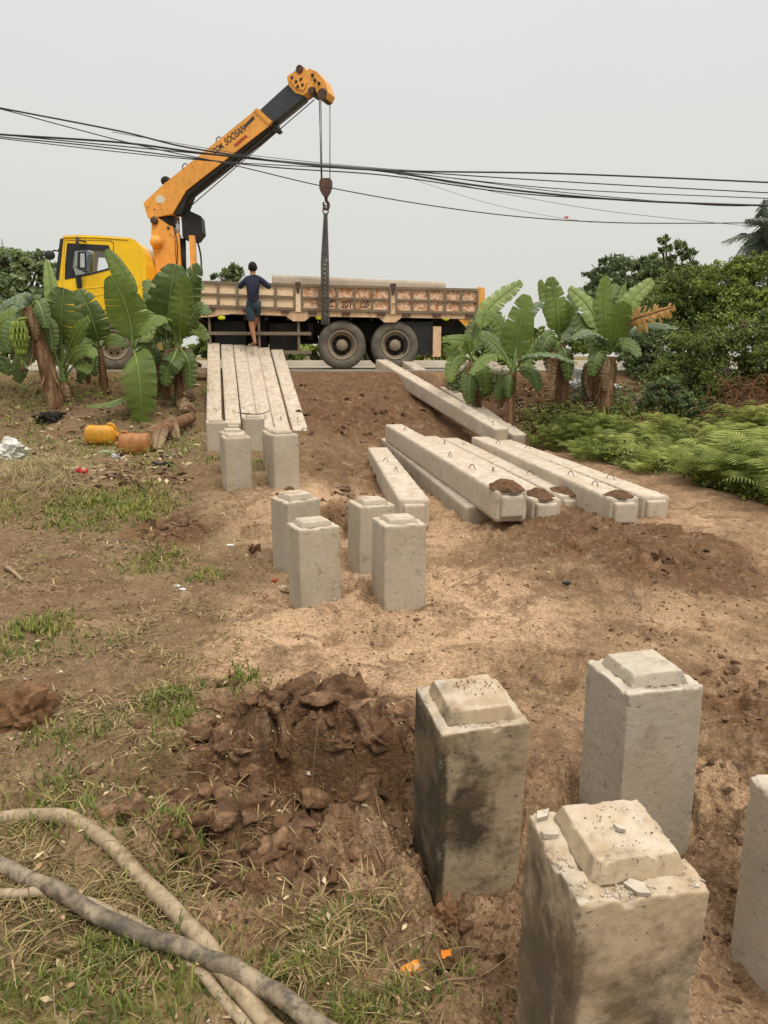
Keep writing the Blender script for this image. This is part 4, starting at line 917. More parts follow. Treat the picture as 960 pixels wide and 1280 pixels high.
# cab inside
sx, sz = L(128, 352, .9)
bm = bmesh.new(); bbox(bm, L(122, 0 + 350, .8)[0], L(150, 350, .8)[0], .35, .9, .9, 1.25); bbox(bm, L(143, 350)[0], L(153, 350)[0], .35, .9, 1.2, 1.62); bbox(bm, L(143, 350)[0], L(153, 350)[0], 1.35, 1.95, 1.2, 1.55); part('seat', bm, 'interior', cab, bevel=.05)
bm = bmesh.new(); bbox(bm, L(74, 350)[0], L(88, 350)[0], .12, W_ - .14, 1.2, L(80, 349, 1.)[1] + .02); part('dashboard', bm, 'interior', cab, bevel=.04)
bm = bmesh.new(); c_ = L3(109, 341, .6); ring = [c_ + Matrix.Rotation(R(28), 3, 'Y') @ Vector((.25 * math.cos(a), .23 * math.sin(a), 0)) for a in [2 * math.pi * k / 28 for k in range(29)]]
tube(bm, ring, .016, 8, cap=False); tube(bm, [c_, c_ + Vector((-.25, 0, -.35))], .03, 8); tube(bm, [ring[0], ring[14]], .014, 6); tube(bm, [ring[7], ring[21]], .014, 6); part('steering_wheel', bm, 'interior', cab, smooth=True)
bm = bmesh.new(); tube(bm, [L3(95, 352, .3), L3(92, 345, .3), L3(88, 336, .35)], [.05, .045, .06], 10); part('wiper_stalk', bm, 'interior', cab, smooth=True)

# crane column, outriggers
CY = 1.17
bm = bmesh.new()
prism(bm, LL([(190, 274), (196, 271), (212, 282), (216, 283), (218, 300), (221, 352), (219, 372), (194, 372), (194, 332), (190.5, 310), (189, 290)], CY - .2), CY - .2, CY + .22)
col = part('crane_column', bm, 'orange', bevel=.012)
bm = bmesh.new(); c_ = L3(195.5, 302, CY - .26); lathe(bm, [(.14, CY - .20), (.15, CY - .25), (.10, CY - .31), (.10, CY - .34), (.05, CY - .37), (.02, CY - .375)], c_.x, c_.z, n=24); part('slew_motor', bm, 'orange', col, smooth=True)
bm = bmesh.new(); c_ = L3(192.5, 275.5, CY - .25); lathe(bm, [(.085, CY + .24), (.085, CY - .26), (.06, CY - .28), (.02, CY - .28)], c_.x, c_.z, n=20); part('pivot_pin', bm, 'iron', col, smooth=True)
bm = bmesh.new()
for (p, r_) in ((L3(210.5, 285, CY - .2), .035), (L3(213, 293, CY - .2), .015), (L3(215, 296, CY - .2), .012), (L3(193, 262, CY - .2), .02)):
    lathe(bm, [(r_, CY - .19), (r_, CY - .212), (.002, CY - .212)], p.x, p.z, n=14)
part('bolt', bm, 'iron', col)
bm = bmesh.new(); prism(bm, LL([(200, 276), (208, 270), (217, 271), (219, 283), (205, 282)], CY - .12), CY - .14, CY + .14); part('hose_housing', bm, 'black', col, bevel=.01)
bm = bmesh.new()
for a in (220.5, 223.3): tube(bm, [L3(a, 272, CY - .1), L3(a + .3, 300, CY - .1)], .022, 8)
lr = part('lift_rods', bm, 'steel', smooth=True)
pbox('control_post', 218.5, 227, 292, 345, CY - .15, CY + .05, 'orange'); pbox('control_post', 236, 245.5, 294, 347, CY - .35, CY - .15, 'orange')
bm = bmesh.new(); prism(bm, LL([(228, 276), (233, 266), (238, 264.5), (252, 271), (254, 291), (247, 300), (238, 301), (229, 297)], CY - .1), CY - .2, CY + .35); part('winch_box', bm, 'black', bevel=.02)
bm = bmesh.new(); tube(bm, [L3(229, 298, CY), L3(230, 350, CY)], .06, 10); tube(bm, spline([L3(246, 298, CY), L3(251, 320, CY), L3(252, 345, CY - .2)], 4), .02, 8); tube(bm, spline([L3(219, 290, CY - .25), L3(222, 310, CY - .3), L3(221, 330, CY - .25)], 4), .012, 6); part('hydraulic_hose', bm, 'black', smooth=True)
pbox('crane_base', 190, 244, 352, 400, .15, W_ - .15, 'orange', bevel=.02)
# boom: a straight box between the column head and the tip, swung out over the near side
B = L3(205, 258, CY); tipd = -.42
def solve_tip():
    x, z = L(398, 118, tipd); return Vector((x, tipd, z))
TIP = solve_tip(); e1 = Vector((TIP.x - B.x, TIP.y - B.y, 0)).normalized(); ep = Vector((e1.y, -e1.x, 0))   # ep points to our side
def PB(px, py):
    d = dirL(px, py); t = (B - camL).dot(ep) / d.dot(ep); p = camL + d * t; return ((p - B).dot(e1), p.z)
def BP(x, y, z): return Vector((B.x, B.y, 0)) + e1 * x + ep * y + Vector((0, 0, z))
def bprism(name, px, w0, w1, mat, parent=None, bevel=.008):
    bm = bmesh.new(); prism(bm, [PB(*p) for p in px], w0, w1, BP); return part(name, bm, mat, parent, bevel=bevel)
boom = bprism('boom', [(185, 255.5), (213, 230), (325.5, 139.5), (329, 140), (343.5, 155), (340, 161), (238, 240), (221, 269), (206, 272), (190.5, 274)], -.17, .17, 'orange')
bprism('boom_underside', [(341, 160), (343.5, 161.5), (296, 200.5), (240, 245), (231, 268), (222, 270), (237, 242), (290, 201)], -.14, .14, 'black', boom)
bprism('boom_extension', [(324, 144), (362, 109.5), (366, 107), (383, 122), (381, 126), (342, 158)], -.13, .13, 'grey_boom', boom)
bprism('boom_collar', [(322.5, 141), (327, 138.5), (345, 155), (341.5, 159)], -.19, .19, 'orange', boom)
bprism('boom_collar_bracket', [(340, 160), (347, 157), (351, 164), (347, 167), (341, 163)], -.10, .10, 'black', boom)
head = bprism('boom_head', [(363, 99), (373, 92), (376, 87), (380, 85), (384.5, 87.5), (387, 92), (391, 89), (400, 93), (409, 103), (415, 119), (412, 126), (407, 126), (400, 119), (397, 111), (391, 116), (383, 122), (373, 119), (364.5, 109)], -.16, .16, 'orange', None, .01)
bprism('head_plate', [(366, 103), (377, 97), (388, 107), (384, 117), (374, 113)], .165, .185, 'orange', head)
for (a, b_, rr) in ((379, 90, .075), (407, 121, .105), (393.5, 117, .07)):
    bm = bmesh.new(); s_, z = PB(a, b_); m = 20
    for yy0, yy1 in ((-.185, .185),):
        r1 = [bm.verts.new(BP(s_ + rr * math.cos(2 * math.pi * k / m), yy0, z + rr * math.sin(2 * math.pi * k / m))) for k in range(m)]
        r2 = [bm.verts.new(BP(s_ + rr * math.cos(2 * math.pi * k / m), yy1, z + rr * math.sin(2 * math.pi * k / m))) for k in range(m)]
        for k in range(m): bm.faces.new((r1[k], r1[(k + 1) % m], r2[(k + 1) % m], r2[k]))
        bm.faces.new(r1[::-1]); bm.faces.new(r2)
    part('sheave', bm, 'iron', head)
for (a, b_) in ((370, 101), (375, 106), (381, 103), (383, 110), (377, 112), (395, 98), (403, 108), (398, 104)):
    s_, z = PB(a, b_); q = BP(s_, .16, z); bm = bmesh.new(); tube(bm, [q, q + ep * .035], .03, 8)
    part('bolt', bm, 'black', head)
for (a, b_) in ((278, 179), (236, 212)):
    bm = bmesh.new(); pts = [BP(*[(lambda s: s[0])(PB(a - 3, b_ + 6)), .12, PB(a - 3, b_ + 6)[1]])]
    pts += [BP(PB(a - 4, b_ - 2)[0], .12, PB(a - 4, b_ - 2)[1]), BP(PB(a - 1, b_ - 6)[0], .12, PB(a - 1, b_ - 6)[1]), BP(PB(a + 3, b_ - 3)[0], .12, PB(a + 3, b_ - 3)[1]), BP(PB(a + 3, b_ + 3)[0], .12, PB(a + 3, b_ + 3)[1])]
    tube(bm, spline(pts, 4), .012, 6); part('cable_guide', bm, 'iron', boom, smooth=True)
ax_ = (Vector((PB(330, 140)[0], PB(330, 140)[1])) - Vector((PB(213, 232)[0], PB(213, 232)[1]))).normalized()
dx3 = e1 * ax_.x + Vector((0, 0, ax_.y)); dz3 = -e1 * ax_.y + Vector((0, 0, ax_.x))
def btext(txt, px, py, size, mat, sx=1.):
    s_, z = PB(px, py); cu = bpy.data.curves.new('lettering', 'FONT'); cu.body = txt; cu.size = size; cu.extrude = .002; cu.offset = .003; cu.materials.append(M[mat]); cu.shear = .15
    o = bpy.data.objects.new('lettering', text_mesh(cu)); COL.objects.link(o); o.parent = boom
    m = Matrix((dx3, dz3, dx3.cross(dz3))).transposed().to_4x4(); m.translation = BP(s_, .1725, z); o.matrix_local = m @ Matrix.Diagonal((sx, 1, 1, 1))
btext('SOOSAN', 288, 184.5, .20, 'text_dark', .70); btext('COM,', 273, 196, .17, 'text_dark', .68)
bprism('worn_decal', [(309, 161), (321, 148), (324, 151), (312, 163)], .1705, .1725, 'text_dark', boom, 0)
bprism('red_decal', [(297, 184), (312, 171), (315, 173.5), (300, 186.5)], .1705, .1725, 'text_red', boom, 0)
bprism('sticker', [(201, 248), (205, 245.5), (210, 247), (212.5, 251), (210, 255), (205, 256), (201, 253.5)], .1705, .1725, 'text_grey', boom, 0)

# ropes, hook block, slings hanging from the tip
HG = 'hoist'
hk = L3(407.3, 235, tipd)
def line_obj(name, segs, r_, mat, label, cat, n=8):
    bm = bmesh.new()
    for s_ in segs: tube(bm, s_, r_, n)
    return tag(link(name, fin_bm(bm, name, True), M[mat]), label, cat)
P_ = lambda px, py, y=tipd: toW(L3(px, py, y))
line_obj('hoist_rope', [[P_(399, 122), P_(401.5, 226)], [P_(401, 122), P_(402.6, 226)], [P_(412.4, 124), P_(412.4, 226)]], .010, 'rope', 'thin steel hoist ropes running from the boom tip down to the hook block', 'rope')
tipw = BP(*[PB(392, 121)[0], 0, PB(392, 121)[1]]); basew = BP(PB(236, 255)[0], 0, PB(236, 255)[1])
line_obj('winch_rope', [[toW(tipw + ep * .05), toW(basew + ep * .05)], [toW(tipw - ep * .04 + Vector((0, 0, -.04))), toW(basew - ep * .04 + Vector((0, 0, -.05)))]], .011, 'rope', 'pair of steel ropes stretched under the boom from winch to tip', 'rope')
hb = empty('hook_block', P_(407, 235), 'rusty brown hook block hanging from the boom by thin ropes', 'hook block')
iv = lambda q: toW(q) - hb.location
def LH(px, py): return L(px, py, tipd)
bm = bmesh.new(); prism(bm, LH and [(L(a, b, tipd)) for a, b in [(401, 224), (412.5, 224), (415.3, 228), (415.5, 234), (413.5, 240), (409, 247), (406.5, 247), (401.5, 240), (399, 234), (399, 228)]], tipd - .11, tipd + .11, lambda x, y, z: iv((x, y, z)))
blk = link('block_cheeks', fin_bm(bm, 'block_cheeks', bevel=.02), M['iron'], hb)
bm = bmesh.new(); tube(bm, [iv(q) for q in spline([L3(407.5, 246, tipd), L3(408, 251, tipd), L3(410.5, 255, tipd), L3(410, 260, tipd), L3(406.5, 261.5, tipd), L3(404.6, 257, tipd), L3(404.5, 252.5, tipd)], 5)], [.035] * 12 + [.034] * 6 + [.03] * 6 + [.022] * 6 + [.012], 10)
link('hook', fin_bm(bm, 'hook', True), M['iron'], hb)
bm = bmesh.new()
def link_ring(c, a, b, ax_u, ax_v, r_): tube(bm, [c + ax_u * (a * math.cos(t)) + ax_v * (b * math.sin(t)) for t in [2 * math.pi * k / 14 for k in range(15)]], r_, 6, cap=False)
cen = P_(407, 263); link_ring(cen, .055, .10, Vector((1, 0, 0)), Vector((0, 0, 1)), .016)
for (xa, xb, ph) in ((406.2, 402.6, 0), (407.8, 409.6, 1), (407, 406, 2)):
    top = P_(xa, 268); bot = P_(xb, 326); end = P_(xb + .6, 404)
    Lc = (bot - top).length; n1 = 44
    for k in range(n1):
        c_ = top.lerp(bot, (k + .5) / n1); link_ring(c_, .022, .036, Vector((1, 0, 0)) if (k + ph) % 2 else Vector((0, 1, 0)), Vector((0, 0, 1)), .0085)
    if ph == 2: continue
    n2 = 56
    for k in range(n2):
        c_ = bot.lerp(end, (k + .5) / n2); link_ring(c_, .024, .034, Vector((1, 0, 0)) if k % 2 else Vector((0, 1, 0)), Vector((0, 0, 1)), .010)
    for k in range(n2 // 2):
        c_ = bot.lerp(end, (k + .5) / n2 * 2) + Vector((.05 if ph == 0 else -.05, -.03, 0)); link_ring(c_, .020, .050, Vector((1, 0, 0)) if k % 2 else Vector((0, 1, 0)), Vector((0, 0, 1)), .008)
tag(link('sling_chain', fin_bm(bm, 'sling_chain', True), M['chain']), 'bundle of grey sling chains hanging from the hook in front of the truck bed', 'chain')

# concrete piles still loaded on the bed
sx0 = L(341, 350, .8)[0]; sx1 = L(553, 356, .8)[0]; GC = 'concrete piles still loaded on the truck bed'
topz = L(450, 351, .9)[1]; base_z = zf
zl = base_z + .005; zl += .065; hgt = (topz - zl) / 3
V, Qb = rough_box((sx1 - sx0) / 2, .14, hgt / 2 - .002, .06, .006, .012, 41, .001); V[:, 2] += hgt / 2
cme = npmesh('concrete_beam', V, Qb, True); cme.materials.append(M['conc_side'])
pitch_b = math.atan2(L(553, 356.5, .9)[1] - L(341, 347.5, .9)[1], sx1 - sx0)
names = ['front', 'second', 'third', 'fourth', 'rear']
for lay in range(3):
    for k in range(5):
        o = bpy.data.objects.new('concrete_beam', cme); COL.objects.link(o)
        q = Vector(((sx0 + sx1) / 2 + (k % 2) * .04, .45 + k * .36, zl + lay * hgt)); o.location = toW(q); o.rotation_euler = (0, -pitch_b, YAW)
        tag(o, 'concrete pile lying on the truck bed in the %s row, %s layer, behind the side panels' % (names[k], ('bottom', 'middle', 'top')[lay]), 'concrete beam', GC)

# ------------------------------------------------------------------ banana plants
def leaf_mat(name, c1, c2, vein=(.22, .27, .09), tr=.35):
    s = NT(name); uv = s.n('ShaderNodeUVMap'); sx = s.n('ShaderNodeSeparateXYZ'); s.l(uv.outputs[0], sx.inputs[0])
    c = s.co(rnd=True); a = s.noise(c, 2.5, 4, .6)
    wv = s.n('ShaderNodeTexWave', wave_type='BANDS', bands_direction='X'); wv.inputs['Scale'].default_value = 17; wv.inputs['Distortion'].default_value = 1.0; wv.inputs['Detail'].default_value = 2
    s.l(uv.outputs[0], wv.inputs['Vector'])
    k = s.ramp(a, [(.3, c1), (.7, c2)]); k = s.mix(s.math('MULTIPLY', wv.outputs['Fac'], .10), k, tuple(x * 1.7 for x in c2))
    ed = s.ramp(s.math('ADD', s.math('ABSOLUTE', sx.outputs['Y']), s.math('MULTIPLY', s.noise(c, 12, 4), .12)), [(1.03, 0), (1.09, .6)])
    k = s.mix(ed, k, (.16, .10, .03))
    s.fin(k, .42, 0, .45); s.bump(wv.outputs['Fac'], .25, .01)
    t = s.n('ShaderNodeBsdfTranslucent'); s.l(k, t.inputs[0]); m_ = s.n('ShaderNodeMixShader'); m_.inputs[0].default_value = tr
    s.l(s.p.outputs[0], m_.inputs[1]); s.l(t.outputs[0], m_.inputs[2]); s.l(m_.outputs[0], s.out.inputs[0]); return s.m
M['leaf'] = leaf_mat('banana_leaf_green', (.085, .140, .024), (.18, .25, .048))
M['leaf_light'] = leaf_mat('banana_leaf_light', (.19, .27, .08), (.32, .41, .13), tr=.35)
M['leaf_dark'] = leaf_mat('banana_leaf_dark', (.052, .088, .020), (.11, .16, .038), tr=.15)
M['leaf_dull'] = leaf_mat('banana_leaf_underside', (.10, .15, .09), (.15, .21, .12), tr=.2)
M['leaf_dead'] = leaf_mat('banana_leaf_dead', (.30, .15, .035), (.48, .27, .07), tr=.25)
M['leaf_brown'] = leaf_mat('banana_leaf_withered', (.12, .07, .035), (.26, .17, .09), tr=.1)
M['midrib'] = simple('banana_midrib', (.17, .24, .07), .5, 0, .2, 4)
s = NT('banana_sheath'); c = s.co(scale=(14, 14, 1.6), rnd=True); n1 = s.noise(c, 1.0, 5, .7); n2 = s.noise(s.co(rnd=True), 5, 5, .7)
k = s.ramp(n1, [(.28, (.045, .025, .014)), (.5, (.17, .095, .05)), (.72, (.36, .24, .14))]); k = s.mix(s.ramp(n2, [(.5, 0), (.65, .55)]), k, (.07, .045, .03))
s.bump(n1, .9, .03); M['sheath'] = s.fin(k, .9, 0, .1)
M['stalk'] = simple('banana_green_stalk', (.14, .20, .06), .5, 0, .3, 5)
def banana_leaf(parent, origin, pts, width, mat='leaf', start=.12, tears=6, facing=None, curl=.25, droop=.15, rsd=0):
    """pts: world points of the midrib from the crown to the tip"""
    tears = int(tears * 1.5) + (2 if tears else 0); rs = random.Random(rsd); C0 = spline([p - origin for p in pts], 10); n = len(C0)
    fac = Vector(facing or (0.1, -.9, .45)).normalized()
    Ls = [0]
    for a, b in zip(C0, C0[1:]): Ls.append(Ls[-1] + (b - a).length)
    tot = Ls[-1]
    def at(t):
        s_ = t * tot
        for i in range(n - 1):
            if Ls[i + 1] >= s_ or i == n - 2:
                f = (s_ - Ls[i]) / max(1e-6, Ls[i + 1] - Ls[i]); return C0[i].lerp(C0[i + 1], f), (C0[i + 1] - C0[i]).normalized()
    V = []; Fq = []; UV = []
    for side in (-1, 1):
        cuts = sorted([start] + [start + (1 - start) * min(.97, max(.03, (k + rs.uniform(.2, .8)) / (tears + 1))) for k in range(tears)] + [1.0])
        for a, b in zip(cuts, cuts[1:]):
            m = max(3, int((b - a) * 36)); gap = .0 if rs.random() < .35 else rs.uniform(.1, .5) * (b - a) * .35; sag = rs.uniform(-.3, 1) * droop
            for i in range(m + 1):
                u = a + (b - a) * i / m; p, T = at(u); wv = width / 2 * max(0.0, math.sin(math.pi * ((u - start) / (1 - start)) ** .62) ** .52) if u < .9999 else .004
                N_ = fac - T * fac.dot(T); N_.normalize(); Wd = T.cross(N_) * side
                for j in range(5):
                    v = j / 4; sh = -gap * v * v * ((i / m) - .5) * 2
                    pp, _ = at(min(1, max(0, u + sh + .05 * v)))
                    ww = wv * v; q = pp + Wd * ww * (1 - .10 * v) + N_ * (curl * ww * (1 - 1.3 * v)) - Vector((0, 0, 1)) * (sag * ww * v) + N_ * .012 * math.sin(u * 70 + side + j) * v
                    V.append(q); UV.append((u * 3, side * v))
            b0 = len(V) - (m + 1) * 5
            for i in range(m):
                for j in range(4):
                    q = (b0 + i * 5 + j, b0 + (i + 1) * 5 + j, b0 + (i + 1) * 5 + j + 1, b0 + i * 5 + j + 1); Fq.append(q if side > 0 else q[::-1])
    me = npmesh('leaf', [tuple(v) for v in V], Fq, True)
    uvl = me.uv_layers.new(name='UVMap'); uvs = np.array(UV, np.float32)[np.array(Fq).ravel()]; uvl.data.foreach_set('uv', uvs.ravel())
    me.materials.append(M[mat]); o = link('leaf', me, None, parent)
    bm = bmesh.new(); P_s = C0[:-1:2] + [C0[-1]]; tube(bm, [p + fac * .004 for p in P_s], [max(.005, (.026 if width > .3 else .018) * (1 - .8 * i / len(P_s))) for i in range(len(P_s))], 6)
    link('midrib', fin_bm(bm, 'midrib', True), M['midrib'] if mat not in ('leaf_dead', 'leaf_brown') else M['sheath'], o)
    if mat == 'leaf_dead': o['label'] = 'yellow-brown dead ragged leaf'
    if mat == 'leaf_brown': o['label'] = 'withered brown hanging leaf'
    return o
BG1 = 'banana plants on the bank at the left'; BG2 = 'banana plants on the bank at the right'
def banana(Y, stem_px, radii, leaves, label, group, green_top=None, dead=3, sd=0, stemmat='sheath'):
    b = PT(*stem_px[0], Y); zb = gz(b.x, b.y); org = Vector((b.x, b.y, min(zb, b.z) - .05))
    root = empty('banana_plant', org, label, 'banana plant', group)
    pts = [org + Vector((0, 0, .0))] + [PT(x, y, Y) for x, y in stem_px]
    pts[1].z = max(pts[1].z, org.z + .08)
    sp = spline([p - org for p in pts], 8); n = len(sp); bm = bmesh.new()
    rr = [radii[0] * 1.25 + (radii[1] - radii[0] * 1.25) * (i / (n - 1)) for i in range(n)]
    tube(bm, sp, rr, 14, rough=.22)
    rs = random.Random(sd)   # loose strips of old sheath
    for k in range(14):
        i = rs.randrange(1, n - 2); a = rs.uniform(0, 6.28); p = sp[i]; o_ = Vector((math.cos(a), math.sin(a), 0)) * rr[i] * 1.02; ln = rs.uniform(.15, .45); wd = rs.uniform(.015, .04); t_ = Vector((-math.sin(a), math.cos(a), 0)) * wd
        prev = None
        for j in range(5):
            f = j / 4; c_ = p + o_ * (1 + .9 * f * f) - Vector((0, 0, ln * f)) ; w_ = t_ * (1 - .6 * f)
            cur = (bm.verts.new(c_ - w_), bm.verts.new(c_ + w_))
            if prev: bm.faces.new((prev[0], prev[1], cur[1], cur[0]))
            prev = cur
    me = bpy.data.meshes.new('stem'); bm.to_mesh(me); bm.free(); me.polygons.foreach_set('use_smooth', [True] * len(me.polygons))
    link('stem', me, M[stemmat], root)
    if green_top:
        bm = bmesh.new(); g = [PT(x, y, Y) - org for x, y in green_top]; tube(bm, spline(g, 5), [radii[1] * .8 - (radii[1] * .8 - .02) * i / (len(g) * 5 - 5) for i in range(len(g) * 5 - 4)], 10); link('stalk', fin_bm(bm, 'stalk', True), M['stalk'], root)
    for i, lf in enumerate(leaves):
        pts_, wd, mat = lf[:3]; kw = lf[3] if len(lf) > 3 else {}
        P = [PT(p[0], p[1], Y + (p[2] if len(p) > 2 else 0)) for p in pts_]; kw.setdefault('rsd', sd * 31 + i)
        banana_leaf(root, org, P, wd, mat, **kw)
    for k in range(dead):
        a = rs.uniform(0, 6.28); p = sp[-1] + org - Vector((0, 0, .05)); o_ = Vector((math.cos(a), math.sin(a) * .8, 0)); l_ = rs.uniform(.35, .7)
        banana_leaf(root, org, [p, p + o_ * l_ * .35 + Vector((0, 0, -.02)), p + o_ * l_ * .5 - Vector((0, 0, l_ * .5)), p + o_ * l_ * .45 - Vector((0, 0, l_))], .22, 'leaf_brown' if k != 1 else 'leaf_dark', tears=5, rsd=sd * 7 + k, curl=.6)
    return root, org
b1, o1 = banana(13.5, [(72, 522), (64, 480), (50, 430), (38, 395), (36, 384)], (.14, .10), [
    ([(37, 386), (31, 374, -.1), (27, 372, -.15), (22, 383, -.25)], .32, 'leaf_dull', {'tears': 3}),
    ([(37, 388), (45, 377, -.1), (52, 388, -.2), (58, 410, -.25)], .34, 'leaf_dark', {'tears': 5}),
    ([(40, 393), (28, 398, -.1), (16, 412, -.2), (8, 440, -.25)], .45, 'leaf_dark', {'tears': 5}),
    ([(42, 405), (55, 400), (63, 415), (66, 440)], .34, 'leaf_dark', {'tears': 4}),
    ([(36, 390), (18, 380, .3), (4, 388, .4), (-12, 405, .5)], .40, 'leaf_dull', {'tears': 4}),
    ([(36, 392), (16, 396, .1), (0, 405, .2), (-14, 432, .3)], .50, 'leaf', {'tears': 4}),
    ([(45, 415), (34, 440, .2), (26, 452, .25), (22, 478, .3)], .45, 'leaf_dark', {'tears': 4})],
    'old leaning banana plant with a bunch of green bananas at the far left', BG1, sd=1)
# the bunch
bm = bmesh.new(); bc = PT(25, 428, 13.25) - o1; rs = random.Random(3)
for tier in range(5):
    z = .22 - tier * .105; nb = 13 - abs(tier - 2)
    for k in range(nb):
        a = 2 * math.pi * (k + .5 * (tier % 2)) / nb; d_ = Vector((math.cos(a), math.sin(a), 0)); r0 = .04 + .035 * (2 - abs(tier - 1.6)) * .6
        p0 = bc + Vector((0, 0, z)) + d_ * .03; pts = [p0, p0 + d_ * r0 * 1.1 + Vector((0, 0, .0)), p0 + d_ * (r0 * 1.5) + Vector((0, 0, .07)), p0 + d_ * (r0 * 1.25) + Vector((0, 0, .145))]
        tube(bm, spline(pts, 3), [.008, .013, .018, .021, .022, .022, .021, .018, .013, .006], 7)
tube(bm, spline([PT(38, 398, 13.4) - o1, PT(30, 398, 13.3) - o1, bc + Vector((0, 0, .35)), bc, bc - Vector((0, 0, .42))], 5), .022, 8)
link('banana_bunch', fin_bm(bm, 'banana_bunch', True), simple('green_banana_skin', (.19, .25, .045), .5, 0, .35, 9), b1)
bm = bmesh.new(); bmesh.ops.create_uvsphere(bm, u_segments=12, v_segments=8, radius=.5, matrix=Matrix.Translation(bc - Vector((0, 0, .46))) @ Matrix.Diagonal((.07, .07, .12, 1))); link('flower_bud', fin_bm(bm, 'flower_bud', True), simple('dark_bud', (.09, .04, .04), .6), b1)
banana(13.9, [(88, 524), (84, 500), (80, 478)], (.17, .10), [
    ([(78, 462), (77, 430, -.1), (77, 395, -.3), (80, 360, -.35)], .92, 'leaf_dark', {'start': .30, 'tears': 4, 'curl': .2}),
    ([(79, 462), (88, 432, -.2), (100, 410, -.4), (112, 398, -.6)], .42, 'leaf', {'start': .25}),
    ([(77, 466), (68, 440), (60, 420), (54, 404, .1)], .36, 'leaf_dark', {'start': .2}),
    ([(80, 468), (92, 444, -.3), (108, 437, -.6), (120, 446, -.8)], .36, 'leaf', {'start': .2}),
    ([(80, 474), (94, 456, -.2), (104, 458, -.5), (114, 465, -.7)], .26, 'leaf', {'start': .3}),
    ([(74, 450, .3), (69, 400, .3), (63, 355, .3), (59, 324, .35)], .34, 'leaf_light', {'tears': 0, 'curl': .5, 'start': .2}),
    ([(79, 466), (100, 430, .5), (120, 405, .8), (135, 400, 1)], .5, 'leaf_dark', {}), ([(79, 466), (62, 440, .4), (48, 440, .7), (36, 452, .9)], .4, 'leaf_dark', {})],
    'banana plant with a broad dark leaf standing in front of the cab', BG1, green_top=[(80, 480), (78, 455), (77, 430)], sd=2)
banana(14.3, [(131, 500), (129, 470), (125, 436)], (.085, .05), [
    ([(125, 436), (119, 412, -.2), (110, 385, -.3), (98, 362, -.3)], .62, 'leaf_dark', {'start': .12, 'tears': 4}),
    ([(125, 436), (135, 425, -.2), (148, 426, -.5), (160, 434, -.6)], .30, 'leaf', {}),
    ([(125, 436), (112, 428, -.2), (100, 432, -.4), (90, 445, -.6)], .32, 'leaf_dark', {}),
    ([(125, 437), (128, 415, .3), (126, 400, .5), (122, 392, .8)], .26, 'leaf_light', {}),
    ([(125, 438), (112, 450, -.1), (104, 462, -.3), (98, 478, -.3)], .30, 'leaf_dark', {})],
    'slim banana plant with a thin brown stem before the front wheel', BG1, sd=3, dead=2)
banana(13.4, [(172, 508), (170, 475), (167, 440)], (.075, .05), [
    ([(167, 436), (162, 400, -.1), (152, 370, -.25), (138, 344, -.35)], .80, 'leaf', {'start': .1, 'tears': 3, 'curl': .12, 'facing': (.1, -1, .2)}),
    ([(166, 400), (161, 362, -.05), (148, 335, -.1), (133, 312, -.1)], .36, 'leaf', {'start': .25, 'tears': 1, 'curl': .35}),
    ([(167, 436), (166, 410), (165, 385), (165, 348)], .20, 'leaf_light', {'start': .1, 'tears': 0, 'curl': .7}),
    ([(167, 438), (171, 452, -.5), (176, 490, -.6), (178, 534, -.5)], .66, 'leaf', {'start': .12, 'tears': 3, 'facing': (0.1, -1, .1), 'curl': .1, 'droop': 0}),
    ([(168, 502), (158, 498, -.3), (135, 505, -.6), (107, 508, -.8)], .34, 'leaf_dark', {'start': .05, 'tears': 2, 'facing': (0, -.3, 1)}),
    ([(167, 436), (178, 415, .3), (184, 395, .5), (183, 380, .7)], .45, 'leaf_light', {}), ([(168, 440), (180, 432, .2), (190, 440, .4), (196, 455, .4)], .4, 'leaf_dark', {})],
    'tall banana plant whose big leaves rise beside the cab and one hangs to the ground', BG1, sd=4, green_top=[(168, 470), (167, 440), (166, 405)], dead=1)
banana(14.2, [(197, 502), (195, 470), (194, 440)], (.085, .06), [
    ([(194, 438), (196, 410), (201, 385, -.1), (206, 352, -.2)], .6, 'leaf_dark', {}), ([(194, 440), (188, 420, .3), (180, 400, .5), (176, 380, .6)], .5, 'leaf_dark', {}),
    ([(194, 440), (184, 446, .1), (178, 460, .1), (176, 480, .1)], .4, 'leaf_dark', {}), ([(194, 440), (200, 455), (206, 470), (206, 492)], .35, 'leaf_dark', {})],
    'leftmost stem of the banana clump beside the sloping piles', BG1, sd=5, dead=2)
banana(14.0, [(209, 502), (207, 470), (206, 442)], (.085, .06), [
    ([(206, 440), (209, 405, -.1), (214, 362, -.3), (219, 330, -.3)], .95, 'leaf_dark', {'start': .15, 'tears': 4, 'curl': .15, 'facing': (0.2, -1, .3)}),
    ([(206, 440), (222, 400, .4), (238, 365, .7), (252, 352, .9)], .6, 'leaf_dark', {}), ([(206, 440), (196, 395, .5), (188, 365, .7), (182, 350, .8)], .5, 'leaf_dark', {})],
    'middle stem of the banana clump, carrying the broadest dark leaf', BG1, sd=6, dead=2)
